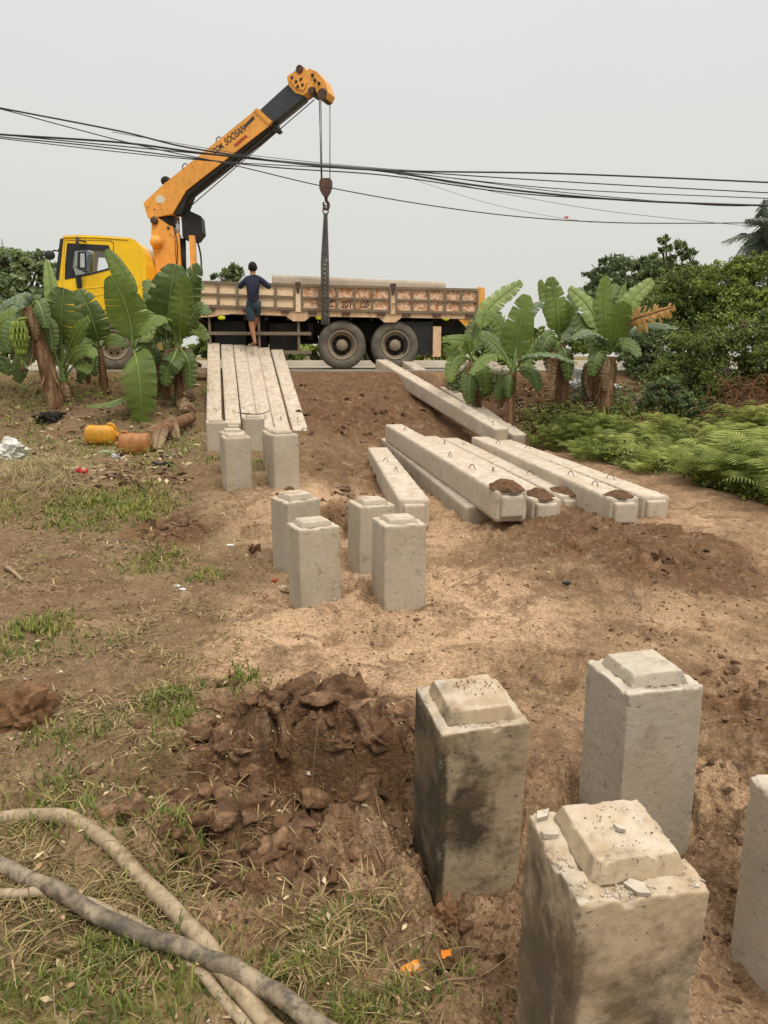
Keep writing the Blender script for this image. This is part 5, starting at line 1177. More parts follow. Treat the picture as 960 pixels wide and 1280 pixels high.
banana(13.7, [(227, 506), (224, 470), (222, 434)], (.12, .08), [
    ([(222, 432), (228, 395, .1), (236, 355, .0), (250, 332, -.1)], .62, 'leaf_dark', {'start': .15, 'tears': 5}),
    ([(222, 430), (212, 404, -.2), (196, 396, -.5), (176, 420, -.7)], .50, 'leaf', {'start': .12, 'facing': (0, -.5, 1), 'curl': .3}),
    ([(224, 432), (234, 412), (246, 410, -.2), (260, 424, -.3)], .32, 'leaf', {'start': .2}),
    ([(225, 432), (231, 412), (236, 397), (241, 384)], .13, 'leaf_light', {'tears': 0, 'curl': .7}),
    ([(222, 434), (216, 450, -.4), (210, 462, -.4), (206, 482, -.4)], .42, 'leaf_dark', {}),
    ([(224, 434), (233, 447, -.2), (237, 462, -.2), (238, 486, -.2)], .34, 'leaf_dark', {}),
    ([(222, 430), (214, 385, .3), (206, 355, .5), (200, 340, .6)], .55, 'leaf_dark', {}),
    ([(222, 430), (238, 400, -.2), (250, 385, -.4), (262, 392, -.5)], .4, 'leaf_dark', {}),
    ([(224, 432), (226, 400, -.2), (228, 370, -.3), (232, 345, -.4)], .5, 'leaf', {})],
    'thick-stemmed banana plant nearest the sloping piles at the left', BG1, sd=7, green_top=[(222, 440), (224, 425), (226, 412)], dead=4)
banana(14.2, [(-34, 520), (-34, 480), (-34, 450)], (.12, .09), [
    ([(-34, 450), (-24, 415), (-8, 395), (14, 385)], .6, 'leaf', {}), ([(-34, 450), (-16, 432), (0, 430), (16, 436)], .45, 'leaf', {}), ([(-34, 452), (-18, 460), (0, 452), (14, 468)], .4, 'leaf_dark', {})],
    'banana plant mostly outside the left edge of the photo', BG1, sd=8)
# right-hand group
banana(14.3, [(596, 508), (592, 475), (590, 450)], (.09, .06), [
    ([(590, 450), (583, 428, -.1), (570, 424, -.3), (553, 424, -.4)], .32, 'leaf', {}), ([(590, 448), (588, 470, -.2), (586, 485, -.3), (588, 505, -.3)], .40, 'leaf_dark', {}),
    ([(590, 450), (575, 446, -.2), (566, 456, -.3), (562, 478, -.4)], .34, 'leaf', {}), ([(590, 446), (600, 458, -.2), (606, 470, -.3), (608, 492, -.3)], .38, 'leaf', {}),
    ([(590, 448), (598, 420), (612, 384), (652, 352)], .40, 'leaf_light', {'start': .3}), ([(590, 448), (596, 415, .2), (604, 395, .3), (612, 385, .3)], .5, 'leaf_dark', {}), ([(590, 448), (576, 432, .2), (566, 440, .3), (560, 452, .4)], .3, 'leaf', {})],
    'low banana plant at the left of the right-hand clump, near the truck tail', BG2, sd=11)
banana(13.6, [(635, 534), (637, 505), (641, 466)], (.10, .07), [
    ([(642, 464), (645, 435), (650, 405, -.1), (658, 368, -.1)], .60, 'leaf', {'start': .14, 'tears': 2, 'facing': (0, -1, .3)}),
    ([(641, 464), (625, 446, -.2), (606, 448, -.4), (588, 468, -.6)], .36, 'leaf', {'facing': (0, -.4, 1)}),
    ([(643, 463), (660, 445, -.3), (690, 443, -.5), (722, 454, -.6)], .34, 'leaf_dull', {'facing': (0, -.2, 1)}),
    ([(641, 463), (628, 440), (612, 424), (600, 418)], .48, 'leaf_dark', {}), ([(641, 463), (634, 425, .1), (622, 400, .1), (604, 392, .1)], .40, 'leaf', {}),
    ([(641, 462), (650, 420, .3), (662, 390, .4), (678, 378, .5)], .36, 'leaf_dull', {}), ([(642, 466), (656, 462, -.1), (668, 470, -.2), (674, 488, -.2)], .34, 'leaf_dark', {}), ([(640, 466), (632, 474), (626, 486), (622, 500)], .3, 'leaf_dark', {}),
    ([(641, 464), (660, 448, .2), (676, 432, .3), (700, 430, .3)], .36, 'leaf', {})],
    'banana plant leaning right just behind the leaning piles', BG2, sd=12, green_top=[(640, 470), (643, 452), (645, 435)])
banana(14.2, [(704, 518), (703, 480), (700, 430)], (.15, .10), [
    ([(699, 426), (698, 400, -.1), (694, 372, -.1), (688, 346, -.1)], .52, 'leaf', {'start': .1, 'tears': 2, 'facing': (.1, -1, .2)}),
    ([(699, 424), (692, 395, .2), (682, 368, .3), (674, 350, .3)], .38, 'leaf', {'tears': 1}),
    ([(699, 424), (703, 400), (712, 385, -.1), (722, 380, -.2)], .38, 'leaf', {}), ([(699, 430), (690, 420, -.4), (680, 430, -.5), (672, 450, -.5)], .36, 'leaf_dark', {}),
    ([(700, 430), (706, 415, .3), (718, 370, .3), (730, 362, .3)], .4, 'leaf_dull', {}), ([(700, 432), (706, 440, -.3), (710, 455, -.3), (710, 475, -.3)], .34, 'leaf_dark', {}),
    ([(700, 430), (694, 442, -.3), (690, 455, -.3), (688, 475, -.3)], .3, 'leaf_brown', {})],
    'banana plant with one tall upright leaf in the middle of the right-hand clump', BG2, sd=13, dead=4)
banana(13.7, [(754, 524), (757, 490), (762, 446)], (.15, .12), [
    ([(762, 442), (768, 415, -.2), (774, 395, -.3), (784, 378, -.4)], .62, 'leaf', {'start': .1, 'tears': 2, 'facing': (.1, -1, .3)}),
    ([(762, 440), (775, 400), (793, 370), (816, 350)], .40, 'leaf_light', {'start': .3}), ([(761, 440), (757, 405), (755, 375), (757, 345)], .44, 'leaf', {'start': .15, 'tears': 1}),
    ([(760, 440), (745, 400), (730, 376), (711, 360)], .44, 'leaf_light', {'start': .25}), ([(760, 440), (752, 422, -.3), (735, 414, -.5), (714, 424, -.6)], .36, 'leaf_dull', {'facing': (0, -.4, 1)}),
    ([(762, 430, .3), (772, 395, .3), (778, 370, .3), (783, 352, .3)], .26, 'leaf_light', {'tears': 0}),
    ([(764, 440), (785, 404, -.2), (815, 392, -.4), (844, 383, -.5)], .36, 'leaf_dead', {'start': .32, 'tears': 12, 'droop': .9, 'facing': (0, -.9, .3)}),
    ([(764, 438), (782, 420), (812, 406, -.2), (848, 410, -.4)], .32, 'leaf_dull', {'start': .25, 'facing': (0, -.5, 1)}),
    ([(760, 440), (745, 420), (730, 410), (720, 392)], .42, 'leaf_dark', {}), ([(762, 442), (775, 430, -.2), (790, 432, -.3), (800, 446, -.4)], .34, 'leaf_dark', {}),
    ([(762, 442), (750, 440, -.3), (744, 452, -.4), (740, 470, -.4)], .36, 'leaf_dark', {}), ([(762, 440), (766, 400, .3), (764, 375, .3), (770, 355, .4)], .45, 'leaf_dark', {})],
    'thick-trunked banana plant with a yellow-brown dead leaf on its right', BG2, sd=14, dead=5)
banana(14.2, [(748, 510), (748, 480), (747, 450)], (.12, .09), [([(747, 448), (742, 425, .2), (738, 405, .3), (728, 392, .4)], .40, 'leaf_dark', {}), ([(747, 448), (754, 430, .3), (766, 425, .4), (780, 436, .5)], .36, 'leaf_dark', {})],
    'short dark stem close behind the thick-trunked banana plant', BG2, sd=15, dead=3)

# ------------------------------------------------------------------ trees and bushes
def leafmat(name, cols, tr=.3, rough=.55):
    s = NT(name); a = attr(s, 'tone').outputs['Fac']; st = [(i / (len(cols) - 1), c) for i, c in enumerate(cols)]
    k = s.ramp(a, st); s.fin(k, rough, 0, .3)
    t = s.n('ShaderNodeBsdfTranslucent'); s.l(k, t.inputs[0]); m_ = s.n('ShaderNodeMixShader'); m_.inputs[0].default_value = tr
    s.l(s.p.outputs[0], m_.inputs[1]); s.l(t.outputs[0], m_.inputs[2]); s.l(m_.outputs[0], s.out.inputs[0]); return s.m
FM = {'mid': leafmat('bush_leaves', [(.045, .07, .02), (.09, .13, .032), (.17, .22, .05), (.28, .34, .09)]),
      'dark': leafmat('dark_tree_leaves', [(.06, .09, .038), (.10, .145, .058), (.18, .235, .09), (.27, .33, .14)]),
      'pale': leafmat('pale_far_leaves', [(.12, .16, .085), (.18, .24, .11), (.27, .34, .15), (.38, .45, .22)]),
      'lime': leafmat('lime_bush_leaves', [(.06, .09, .022), (.13, .18, .035), (.24, .30, .06), (.36, .42, .10)]),
      'fern': leafmat('fern_fronds', [(.045, .06, .018), (.13, .165, .035), (.26, .31, .065), (.42, .45, .13)], .4)}
M['bark'] = simple('grey_brown_bark', (.12, .09, .065), .9, 0, .35, 12, bump=.6)
def crown_mesh(blobs, n, size, seed, seeds=.12, flat=.35, hol=.5):
    rg = np.random.RandomState(seed); tot = sum(b[3] ** 2 for b in blobs); Ps = []; Ns = []; Ts = []
    for (cx, cy, cz, r_) in blobs:
        m = int(n * r_ ** 2 / tot); k = max(6, int(m / 70))       # sprays of leaves on twigs
        d = rg.randn(k, 3); d /= np.linalg.norm(d, axis=1)[:, None]; d[:, 2] = np.where(d[:, 2] < -.5, -d[:, 2] * .5, d[:, 2])
        rr = r_ * (hol + (1 - hol) * rg.rand(k) ** .6) * (1 + .25 * (rg.rand(k) - .3)); c = d * rr[:, None] * np.array([1, 1, .85])
        w = rg.randint(0, k, m); sp_r = r_ * .13 * (.4 + 1.3 * rg.rand(k) ** 1.5); off = rg.randn(m, 3) * sp_r[w][:, None] * np.array([1, 1, .6]) + d[w] * (rg.rand(m, 1) * r_ * .18)
        P = c[w] + off + np.array([cx, cy, cz]); Ps.append(P); nn = rg.randn(m, 3) * 1.0 + d[w] * .35 + np.array([0, 0, flat]); Ns.append(nn)
        tn = np.clip(rg.rand(k)[w] * .75 + rg.rand(m) * .35 - .08, 0, 1); Ts.append(tn)
    P = np.concatenate(Ps); N = np.concatenate(Ns); T = np.concatenate(Ts); N /= np.linalg.norm(N, axis=1)[:, None]
    a = np.cross(N, rg.randn(len(P), 3)); a /= np.linalg.norm(a, axis=1)[:, None]; b = np.cross(N, a); s = (size * (.55 + .8 * rg.rand(len(P))))[:, None]
    V = np.stack([P - a * s, P + b * s * .42 - a * s * .1, P + a * s, P - b * s * .42 - a * s * .1], 1).reshape(-1, 3)
    Q = np.arange(len(V)).reshape(-1, 4); me = npmesh('crown', V, Q); fattr(me, 'tone', np.repeat(T, 4)); return me
def tree(name, px, basepx, Y, blobs, n, size, mat, label, group, seed, cat='tree', trunk=.10, hol=.5, limbs=7):
    """blobs: (px, py, radius_px, depth offset)"""
    b = PT(px, basepx, Y); zb = gz(b.x, b.y); org = Vector((b.x, b.y, zb - .05)); root = empty(name, org, label, cat, group)
    k = Y / F; B = []
    for (x, y, r_, dy) in blobs:
        q = PT(x, y, Y + dy) - org; B.append((q.x, q.y, q.z, r_ * (Y + dy) / F))
    me = crown_mesh(B, n, size, seed, hol=hol); link('crown', me, FM[mat], root)
    bm = bmesh.new(); rs = random.Random(seed); top = max(B, key=lambda q: q[2]); 
    fork = Vector((top[0] * .25, top[1] * .25, max(.3, top[2] * .35)))
    tube(bm, spline([Vector((0, 0, -.1)), fork * .5 + Vector((.03, 0, 0)), fork], 4), [trunk * (1.2 - .05 * i) for i in range(9)], 9, rough=.15)
    for i in range(limbs):
        q = B[i % len(B)]; t_ = Vector(q[:3]) + Vector([rs.uniform(-.5, .5) * q[3] for _ in range(3)]); mid = fork.lerp(t_, .5) + Vector((rs.uniform(-.1, .1), rs.uniform(-.1, .1), .1))
        tube(bm, spline([fork, mid, t_], 4), [trunk * (.6 - .055 * j) for j in range(9)], 6)
        for j in range(4):
            e2 = t_ + Vector([rs.uniform(-.9, .9) * q[3] for _ in range(3)]); tube(bm, [mid.lerp(t_, .3 + .15 * j), (mid.lerp(t_, .6) + e2) / 2 + Vector((0, 0, .08)), e2], [trunk * .22, trunk * .14, trunk * .05], 5)
    link('trunk', fin_bm(bm, 'trunk', True), M['bark'], root); return root
TG = 'trees and bushes behind the bananas at the right'
tree('tree', 790, 455, 19.5, [(760, 352, 22, 0), (785, 340, 24, .5), (812, 345, 26, 0), (745, 372, 20, 0), (835, 360, 26, .4), (800, 372, 30, 0), (770, 378, 26, -.3), (740, 345, 9, 0), (752, 330, 8, 0)], 13000, .065, 'dark', 'dark round-topped tree rising behind the banana plant with the dead leaf', TG, 1, trunk=.14)
tree('tree', 850, 455, 18.5, [(826, 303, 7, 0), (838, 312, 11, 0), (850, 306, 8, .2), (862, 318, 11, 0), (845, 328, 13, 0), (868, 333, 9, 0), (855, 345, 15, 0), (832, 299, 5, .1), (835, 340, 12, 0)], 1500, .075, 'dark', 'thin airy tree with sparse leaves against the sky', TG, 2, trunk=.06, hol=.3, limbs=9)
tree('bush', 855, 470, 16.6, [(850, 372, 34, 0), (880, 352, 22, .2), (828, 392, 30, 0), (870, 395, 36, -.3), (845, 420, 34, -.4)], 22000, .042, 'mid', 'tall mid-green bush in the middle of the right-hand thicket', TG, 3, cat='bush', trunk=.06)
tree('bush', 925, 470, 15.8, [(910, 345, 24, 0), (940, 338, 26, 0), (965, 350, 30, 0), (900, 375, 32, 0), (935, 380, 36, -.2), (972, 390, 34, 0), (915, 410, 34, -.4)], 26000, .040, 'lime', 'high bright-leaved bush under the palm at the right edge', TG, 4, cat='bush', trunk=.06)
tree('bush', 800, 480, 15.8, [(800, 415, 28, 0), (822, 440, 32, -.2), (790, 445, 26, 0), (812, 470, 26, -.3)], 13000, .036, 'dark', 'dark low bush directly right of the thick-trunked banana plant', TG, 5, cat='bush', trunk=.05)
tree('bush', 880, 500, 14.6, [(870, 440, 34, 0), (905, 445, 34, 0), (850, 470, 28, -.2), (890, 480, 30, -.4), (862, 500, 22, -.5)], 18000, .034, 'mid', 'leafy bush at the front of the thicket above the ferns', TG, 6, cat='bush', trunk=.05)
tree('bush', 955, 500, 14.2, [(940, 430, 32, 0), (972, 420, 34, 0), (955, 460, 32, -.2), (985, 480, 34, 0), (930, 480, 20, 0)], 15000, .036, 'mid', 'broad bush cut by the right edge above the dry brush', TG, 7, cat='bush', trunk=.05)
tree('bush', 830, 510, 13.6, [(830, 490, 20, 0), (850, 505, 18, -.2), (812, 505, 14, -.1), (870, 515, 16, -.3)], 7000, .035, 'dark', 'small dark bush at the foot of the thicket', TG, 8, cat='bush', trunk=.03)
LG = 'trees beyond the road at the left'
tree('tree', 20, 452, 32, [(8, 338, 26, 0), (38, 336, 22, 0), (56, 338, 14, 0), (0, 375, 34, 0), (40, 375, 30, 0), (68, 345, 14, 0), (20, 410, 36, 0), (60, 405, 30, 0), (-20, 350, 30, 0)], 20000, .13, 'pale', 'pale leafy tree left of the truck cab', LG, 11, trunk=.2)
tree('tree', 88, 452, 34, [(95, 400, 28, 0), (78, 370, 20, 0), (110, 420, 30, 0)], 8000, .12, 'mid', 'tree mostly hidden behind the truck cab', LG, 12, trunk=.16)
tree('tree', 288, 452, 44, [(287, 342, 9, 0), (296, 336, 6, 0), (280, 347, 9, 0), (296, 349, 10, 0), (270, 350, 6, 0), (286, 360, 12, 0), (288, 375, 14, 0)], 3500, .16, 'dark', 'small distant tree top just left of the climbing man', 'distant trees', 13, trunk=.16)
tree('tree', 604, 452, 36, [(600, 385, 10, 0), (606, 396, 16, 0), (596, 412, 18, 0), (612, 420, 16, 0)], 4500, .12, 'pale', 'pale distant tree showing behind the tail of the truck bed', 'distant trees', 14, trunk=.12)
FG = 'bushes beyond the road behind the truck'
for i, (x, y, r_) in enumerate([(205, 436, 22), (262, 438, 18), (330, 440, 18), (352, 446, 14), (392, 441, 16), (462, 443, 14), (540, 440, 18), (568, 436, 20), (622, 436, 20), (668, 432, 22), (712, 430, 24), (150, 440, 20), (20, 440, 26), (70, 438, 22), (755, 430, 24)]):
    where = ['behind the left banana clump', 'left of the sloping piles', 'seen under the bed below the climbing man', 'right of the guard post', 'just left of the first rear wheel', 'between the two rear wheels', 'right of the rear wheels', 'behind the rear post', 'behind the low banana plant', 'behind the leaning banana plant', 'behind the middle banana plant', 'behind the front wheel', 'below the pale tree at the left edge', 'behind the leaning old banana plant', 'behind the thick-trunked banana plant'][i]
    tree('bush', x, 456, 25 + (i % 3), [(x, y, r_, 0), (x - r_ * .8, y + 5, r_ * .7, .3), (x + r_ * .8, y + 4, r_ * .7, .2)], 2600, .085, 'mid' if i % 2 else 'lime', 'low roadside bush ' + where, FG, 30 + i, cat='bush', trunk=.04, limbs=4)

# coconut palm at the right edge
pb_ = PT(985, 455, 18.); pz = gz(pb_.x, pb_.y); porg = Vector((pb_.x, pb_.y, pz - .1)); palm = empty('palm_tree', porg, 'palm tree with grey-green fronds at the right edge of the photo', 'palm tree')
crownp = PT(975, 332, 18.) - porg
bm = bmesh.new(); tube(bm, spline([Vector((0, 0, 0)), crownp * .5 + Vector((.1, 0, 0)), crownp], 6), [.18 - .005 * i for i in range(13)], 12, rough=.1); link('trunk', fin_bm(bm, 'trunk', True), M['bark'], palm)
FM['palm'] = leafmat('palm_frond_leaves', [(.10, .13, .10), (.15, .19, .14), (.20, .24, .18)], .2)
def frond(parent, p0, p1, p2, nleaf, ll, name='frond', mat='palm', sd=0, droop=.5, wd=.022):
    rg = random.Random(sd); pts = spline([p0, p0.lerp(p1, .6) + (p1 - p0.lerp(p2, .5)) * .25, p1, p2], 14); V = []; Q = []; T = []; n = len(pts)
    for i in range(n - 1):
        a, b = pts[i], pts[i + 1]; V += [a + Vector((0, 0, .012)), a - Vector((0, 0, .012)), b - Vector((0, 0, .012)), b + Vector((0, 0, .012))]; Q.append([len(V) - 4 + k for k in range(4)]); T += [.9] * 4
    for k in range(nleaf):
        f = .12 + .88 * k / nleaf; i = min(n - 2, int(f * (n - 1))); p = pts[i].lerp(pts[i + 1], f * (n - 1) - i); t_ = (pts[i + 1] - pts[i]).normalized(); sd_ = t_.cross(Vector((0, 0, 1))).normalized()
        for s_ in (-1, 1):
            l_ = ll * math.sin(math.pi * min(1, .15 + f * .8)) * rg.uniform(.85, 1.1); d_ = (sd_ * s_ * .8 + t_ * .7 + Vector((0, 0, .15))).normalized(); m_ = p + d_ * l_ * .5; e_ = p + d_ * l_ * .9 - Vector((0, 0, l_ * droop * rg.uniform(.6, 1.2))); w_ = t_ * wd
            V += [p - w_ * .5, p + w_ * .5, m_ + w_, m_ - w_]; Q.append([len(V) - 4 + k2 for k2 in range(4)]); V += [m_ - w_, m_ + w_, e_, e_ - w_ * .1]; Q.append([len(V) - 4 + k2 for k2 in range(4)]); T += [rg.random()] * 8
    me = npmesh(name, [tuple(v) for v in V], Q); fattr(me, 'tone', T); return link(name, me, FM[mat], parent)
for k, (a, b) in enumerate([((945, 292), (908, 322)), ((938, 282), (905, 290)), ((955, 265), (935, 262)), ((945, 300), (920, 345)), ((962, 258), (958, 238)), ((990, 270), (1010, 265)), ((1000, 300), (1030, 320)), ((985, 310), (1000, 350)), ((960, 310), (940, 350))]):
    frond(palm, crownp, PT(a[0], a[1] + 12, 17.8 - .3 * (k % 3)) - porg, PT(b[0], b[1] + 12, 17.5 - .4 * (k % 3)) - porg, 52, .55, sd=k)

# ferns: ground cover, one object
def ferns():
    rg = np.random.RandomState(77); V = []; Q = []; T = []
    cands = []
    poly = [(655, 560), (700, 548), (745, 538), (800, 540), (850, 548), (905, 540), (965, 535), (990, 640), (930, 622), (880, 612), (800, 592), (730, 580), (690, 572)]
    def inside(x, y):
        c = False; j = len(poly) - 1
        for i in range(len(poly)):
            if (poly[i][1] > y) != (poly[j][1] > y) and x < (poly[j][0] - poly[i][0]) * (y - poly[i][1]) / (poly[j][1] - poly[i][1]) + poly[i][0]: c = not c
            j = i
        return c
    while len(cands) < 150:
        x, y = rg.uniform(650, 1000), rg.uniform(512, 640)
        if inside(x, y) and not (745 < x < 775 and y > 556 and y < 600 and rg.rand() < .5) and not (860 < x < 895 and 540 < y < 590 and rg.rand() < .8): cands.append((x, y))
    for (x, y) in cands:
        X, Y = flat(x, y); z0 = gz(X, Y); s = rg.uniform(.18, .42) * (1.2 if x > 870 else .85); nf = rg.randint(6, 10); tone = rg.rand() * .66; hue = .10 if x < 780 else .22
        for f in range(nf):
            a = rg.rand() * 6.283; o = np.array([X, Y, z0]); out = np.array([math.cos(a), math.sin(a), 0]); tan = np.array([-math.sin(a), math.cos(a), 0]); n = 15; lift = rg.uniform(.8, 2.2)
            for i in range(n):
                t = (i + 1) / n; p = o + out * s * t * 1.15 + np.array([0, 0, s * (lift * 1.7 * t - 1.15 * lift * t * t)]); dirv = out * 1.15 + np.array([0, 0, lift * 1.7 - 2.3 * lift * t]); dirv /= np.linalg.norm(dirv)
                l_ = s * .42 * math.sin(math.pi * (.12 + .85 * t)) ** .8; w_ = s * .026
                for sd_ in (-1, 1):
                    e = p + tan * sd_ * l_ + dirv * l_ * .35 - np.array([0, 0, l_ * .25]); V += [p - dirv * w_, p + dirv * w_, e + dirv * w_ * .25, e - dirv * w_ * .25]; Q.append([len(V) - 4 + k for k in range(4)]); T += [min(1, max(0, tone + hue + rg.uniform(-.1, .2)))] * 4
    me = npmesh('ferns', V, Q); fattr(me, 'tone', T); tag(link('ferns', me, FM['fern']), 'bright green ferns covering the ground at the right', 'ferns', kind='stuff')
ferns()
# broad-leaved weeds low in the ferns and along the banks
def weeds(name, regions, n, size, mat, label, seed):
    rg = np.random.RandomState(seed); P = []
    for k in range(n):
        (x0, x1, y0, y1) = regions[rg.randint(len(regions))]; cx, cy = rg.uniform(x0, x1), rg.uniform(y0, y1)
        if cx > 640 and cy > min(566 + (cx - 690) * .24, 545 + (cx - 650) * .29): continue
        X, Y = flat(cx, cy); z = float(base_h(np.float64(X), np.float64(Y)))
        hgt = rg.uniform(.03, .30)
        for j in range(14): P.append((X + rg.randn() * .05, Y + rg.randn() * .05, z + .02 + rg.rand() * hgt))
    P = np.array(P); P[:, 2] += relief(P[:, 0], P[:, 1]) - base_h(P[:, 0], P[:, 1]); N = rg.randn(len(P), 3) * .5 + np.array([0, -.1, 1]); N /= np.linalg.norm(N, axis=1)[:, None]; a = np.cross(N, rg.randn(len(P), 3)); a /= np.linalg.norm(a, axis=1)[:, None]; b = np.cross(N, a); s = (size * (.5 + rg.rand(len(P))))[:, None]
    V = np.stack([P - a * s, P + b * s * .45, P + a * s, P - b * s * .45], 1).reshape(-1, 3); me = npmesh(name, V, np.arange(len(V)).reshape(-1, 4)); fattr(me, 'tone', np.repeat(rg.rand(len(P)), 4)); tag(link(name, me, FM[mat]), label, 'weeds', kind='stuff')
weeds('weeds', [(650, 990, 515, 632), (700, 800, 560, 592), (870, 980, 590, 635)], 6500, .028, 'fern', 'small leafy weeds growing between the ferns', 5)
weeds('weeds', [(690, 860, 480, 530), (850, 990, 500, 530), (560, 640, 470, 500)], 700, .03, 'dark', 'dark low weeds on the bank under the thicket', 6)
weeds('weeds', [(0, 60, 480, 560), (100, 250, 535, 575), (0, 240, 560, 600)], 350, .016, 'fern', 'small weeds at the foot of the left bank', 7)
weeds('weeds', [(-60, 260, 463, 520)], 320, .022, 'lime', 'thin weeds on the left bank below the road', 8)
# leaf litter and dry brush
def litter(name, fn, n, smin, smax, cols, label, seed, kind='stuff', cat='litter', curl=.5):
    rg = np.random.RandomState(seed); XY = np.array([fn(rg) for _ in range(n)]); z = relief(XY[:, 0], XY[:, 1]); P = np.stack([XY[:, 0], XY[:, 1], z + .006], 1) + rg.rand(n, 1) * np.array([0, 0, .02]); N = rg.randn(n, 3) * .45 + np.array([0, 0, 1]); N /= np.linalg.norm(N, axis=1)[:, None]
    a = np.cross(N, rg.randn(n, 3)); a /= np.linalg.norm(a, axis=1)[:, None]; b = np.cross(N, a); s = (smin + (smax - smin) * rg.rand(n) ** 2)[:, None]
    V = np.stack([P - a * s, P + b * s * .4 + N * s * .15, P + a * s, P - b * s * .4 + N * s * curl * .4], 1).reshape(-1, 3); me = npmesh(name, V, np.arange(len(V)).reshape(-1, 4)); c = np.array(cols)[rg.randint(0, len(cols), n)] * rg.uniform(.7, 1.2, (n, 1)); cattr(me, 'blade', np.repeat(c, 4, 0))
    s_ = NT(name + '_mat'); s_.l(attr(s_, 'blade').outputs['Color'], s_.p.inputs['Base Color']); s_.p.inputs['Roughness'].default_value = .8; tag(link(name, me, s_.m), label, cat, kind=kind)
def rect(*r):
    def f(rg):
        q = r[rg.randint(len(r))]; return flat(rg.uniform(q[0], q[1]), rg.uniform(q[2], q[3]))
    return f
litter('dead_leaves', rect((0, 250, 470, 560), (620, 800, 480, 545), (640, 790, 500, 530), (30, 240, 560, 610)), 2600, .02, .09, [(.30, .20, .11), (.20, .12, .06), (.14, .08, .045), (.42, .32, .2)], 'dead brown leaves lying on the banks', 3)
litter('dead_leaves', rect((0, 300, 600, 1000), (0, 560, 900, 1280), (300, 700, 700, 800)), 1400, .006, .020, [(.34, .23, .12), (.22, .14, .07), (.46, .36, .22)], 'small dead leaves scattered over the near ground', 4)
def sticks(name, items, label, cat='sticks', kind='stuff', col='twig', loc=None):
    bm = bmesh.new()
    for pts, r_ in items: tube(bm, spline(pts, 4), [r_ * (1 - .6 * i / (len(pts) * 4)) for i in range((len(pts) - 1) * 4 + 1)], 5)
    return tag(link(name, fin_bm(bm, name, True), M[col]), label, cat, kind=kind)
M['twig'] = simple('dry_twig', (.28, .19, .12), .85, 0, .35, 12); M['twig_red'] = simple('reddish_dry_brush', (.17, .085, .045), .85, 0, .4, 9)
rs = random.Random(9); it = []
for k in range(420):
    x = rs.gauss(935, 24); y = rs.uniform(478, 532); Y = 13.2 + rs.uniform(-.5, .5) + (532 - y) * .012; p = PT(x, y, Y); p.z = max(p.z, gz(p.x, p.y)); d_ = Vector((rs.uniform(-1, 1), rs.uniform(-.5, .5), rs.uniform(-.5, .5))).normalized() * rs.uniform(.15, .5); it.append(([p, p + d_ * .5 + Vector((0, 0, rs.uniform(-.05, .12))), p + d_ + Vector((0, 0, -.05))], rs.uniform(.004, .011)))
sticks('dry_brush', it, 'heap of reddish dry brush at the right edge under the bushes', 'brush', col='twig_red')
it = []
for k in range(150):
    x, y = rs.choice([(rs.uniform(0, 260), rs.uniform(600, 1000)), (rs.uniform(0, 640), rs.uniform(900, 1270)), (rs.uniform(300, 950), rs.uniform(600, 900)), (rs.uniform(300, 500), rs.uniform(880, 1120))]); X, Y = flat(x, y); z = gz(X, Y); a = rs.uniform(0, 6.28); l_ = rs.uniform(.03, .14); d_ = Vector((math.cos(a), math.sin(a), 0)) * l_; it.append(([Vector((X, Y, z + .006)), Vector((X, Y, z + .012)) + d_ * .5 + Vector((0, 0, rs.uniform(0, .02))), Vector((X, Y, gz(X + d_.x, Y + d_.y) - z + z + .008)) + d_], rs.uniform(.0012, .003)))
sticks('twigs', it, 'thin broken twigs scattered on the ground')
# straw mound strands at the left
it = []
for k in range(700):
    x = rs.gauss(50, 26); y = rs.gauss(602, 11); X, Y = flat(x, y); z = gz(X, Y); a = rs.uniform(0, 6.28); l_ = rs.uniform(.1, .4); d_ = Vector((math.cos(a), math.sin(a), 0)) * l_; it.append(([Vector((X, Y, z)), Vector((X, Y, z)) + d_ * .4 + Vector((0, 0, rs.uniform(.03, .14))), Vector((X, Y, z)) + d_ + Vector((0, 0, rs.uniform(0, .03)))], rs.uniform(.0015, .004)))
M['straw'] = simple('pale_straw', (.36, .29, .15), .8, 0, .4, 8)
sticks('straw_heap', it, 'heap of dry cut grass at the left edge', 'straw', col='straw')

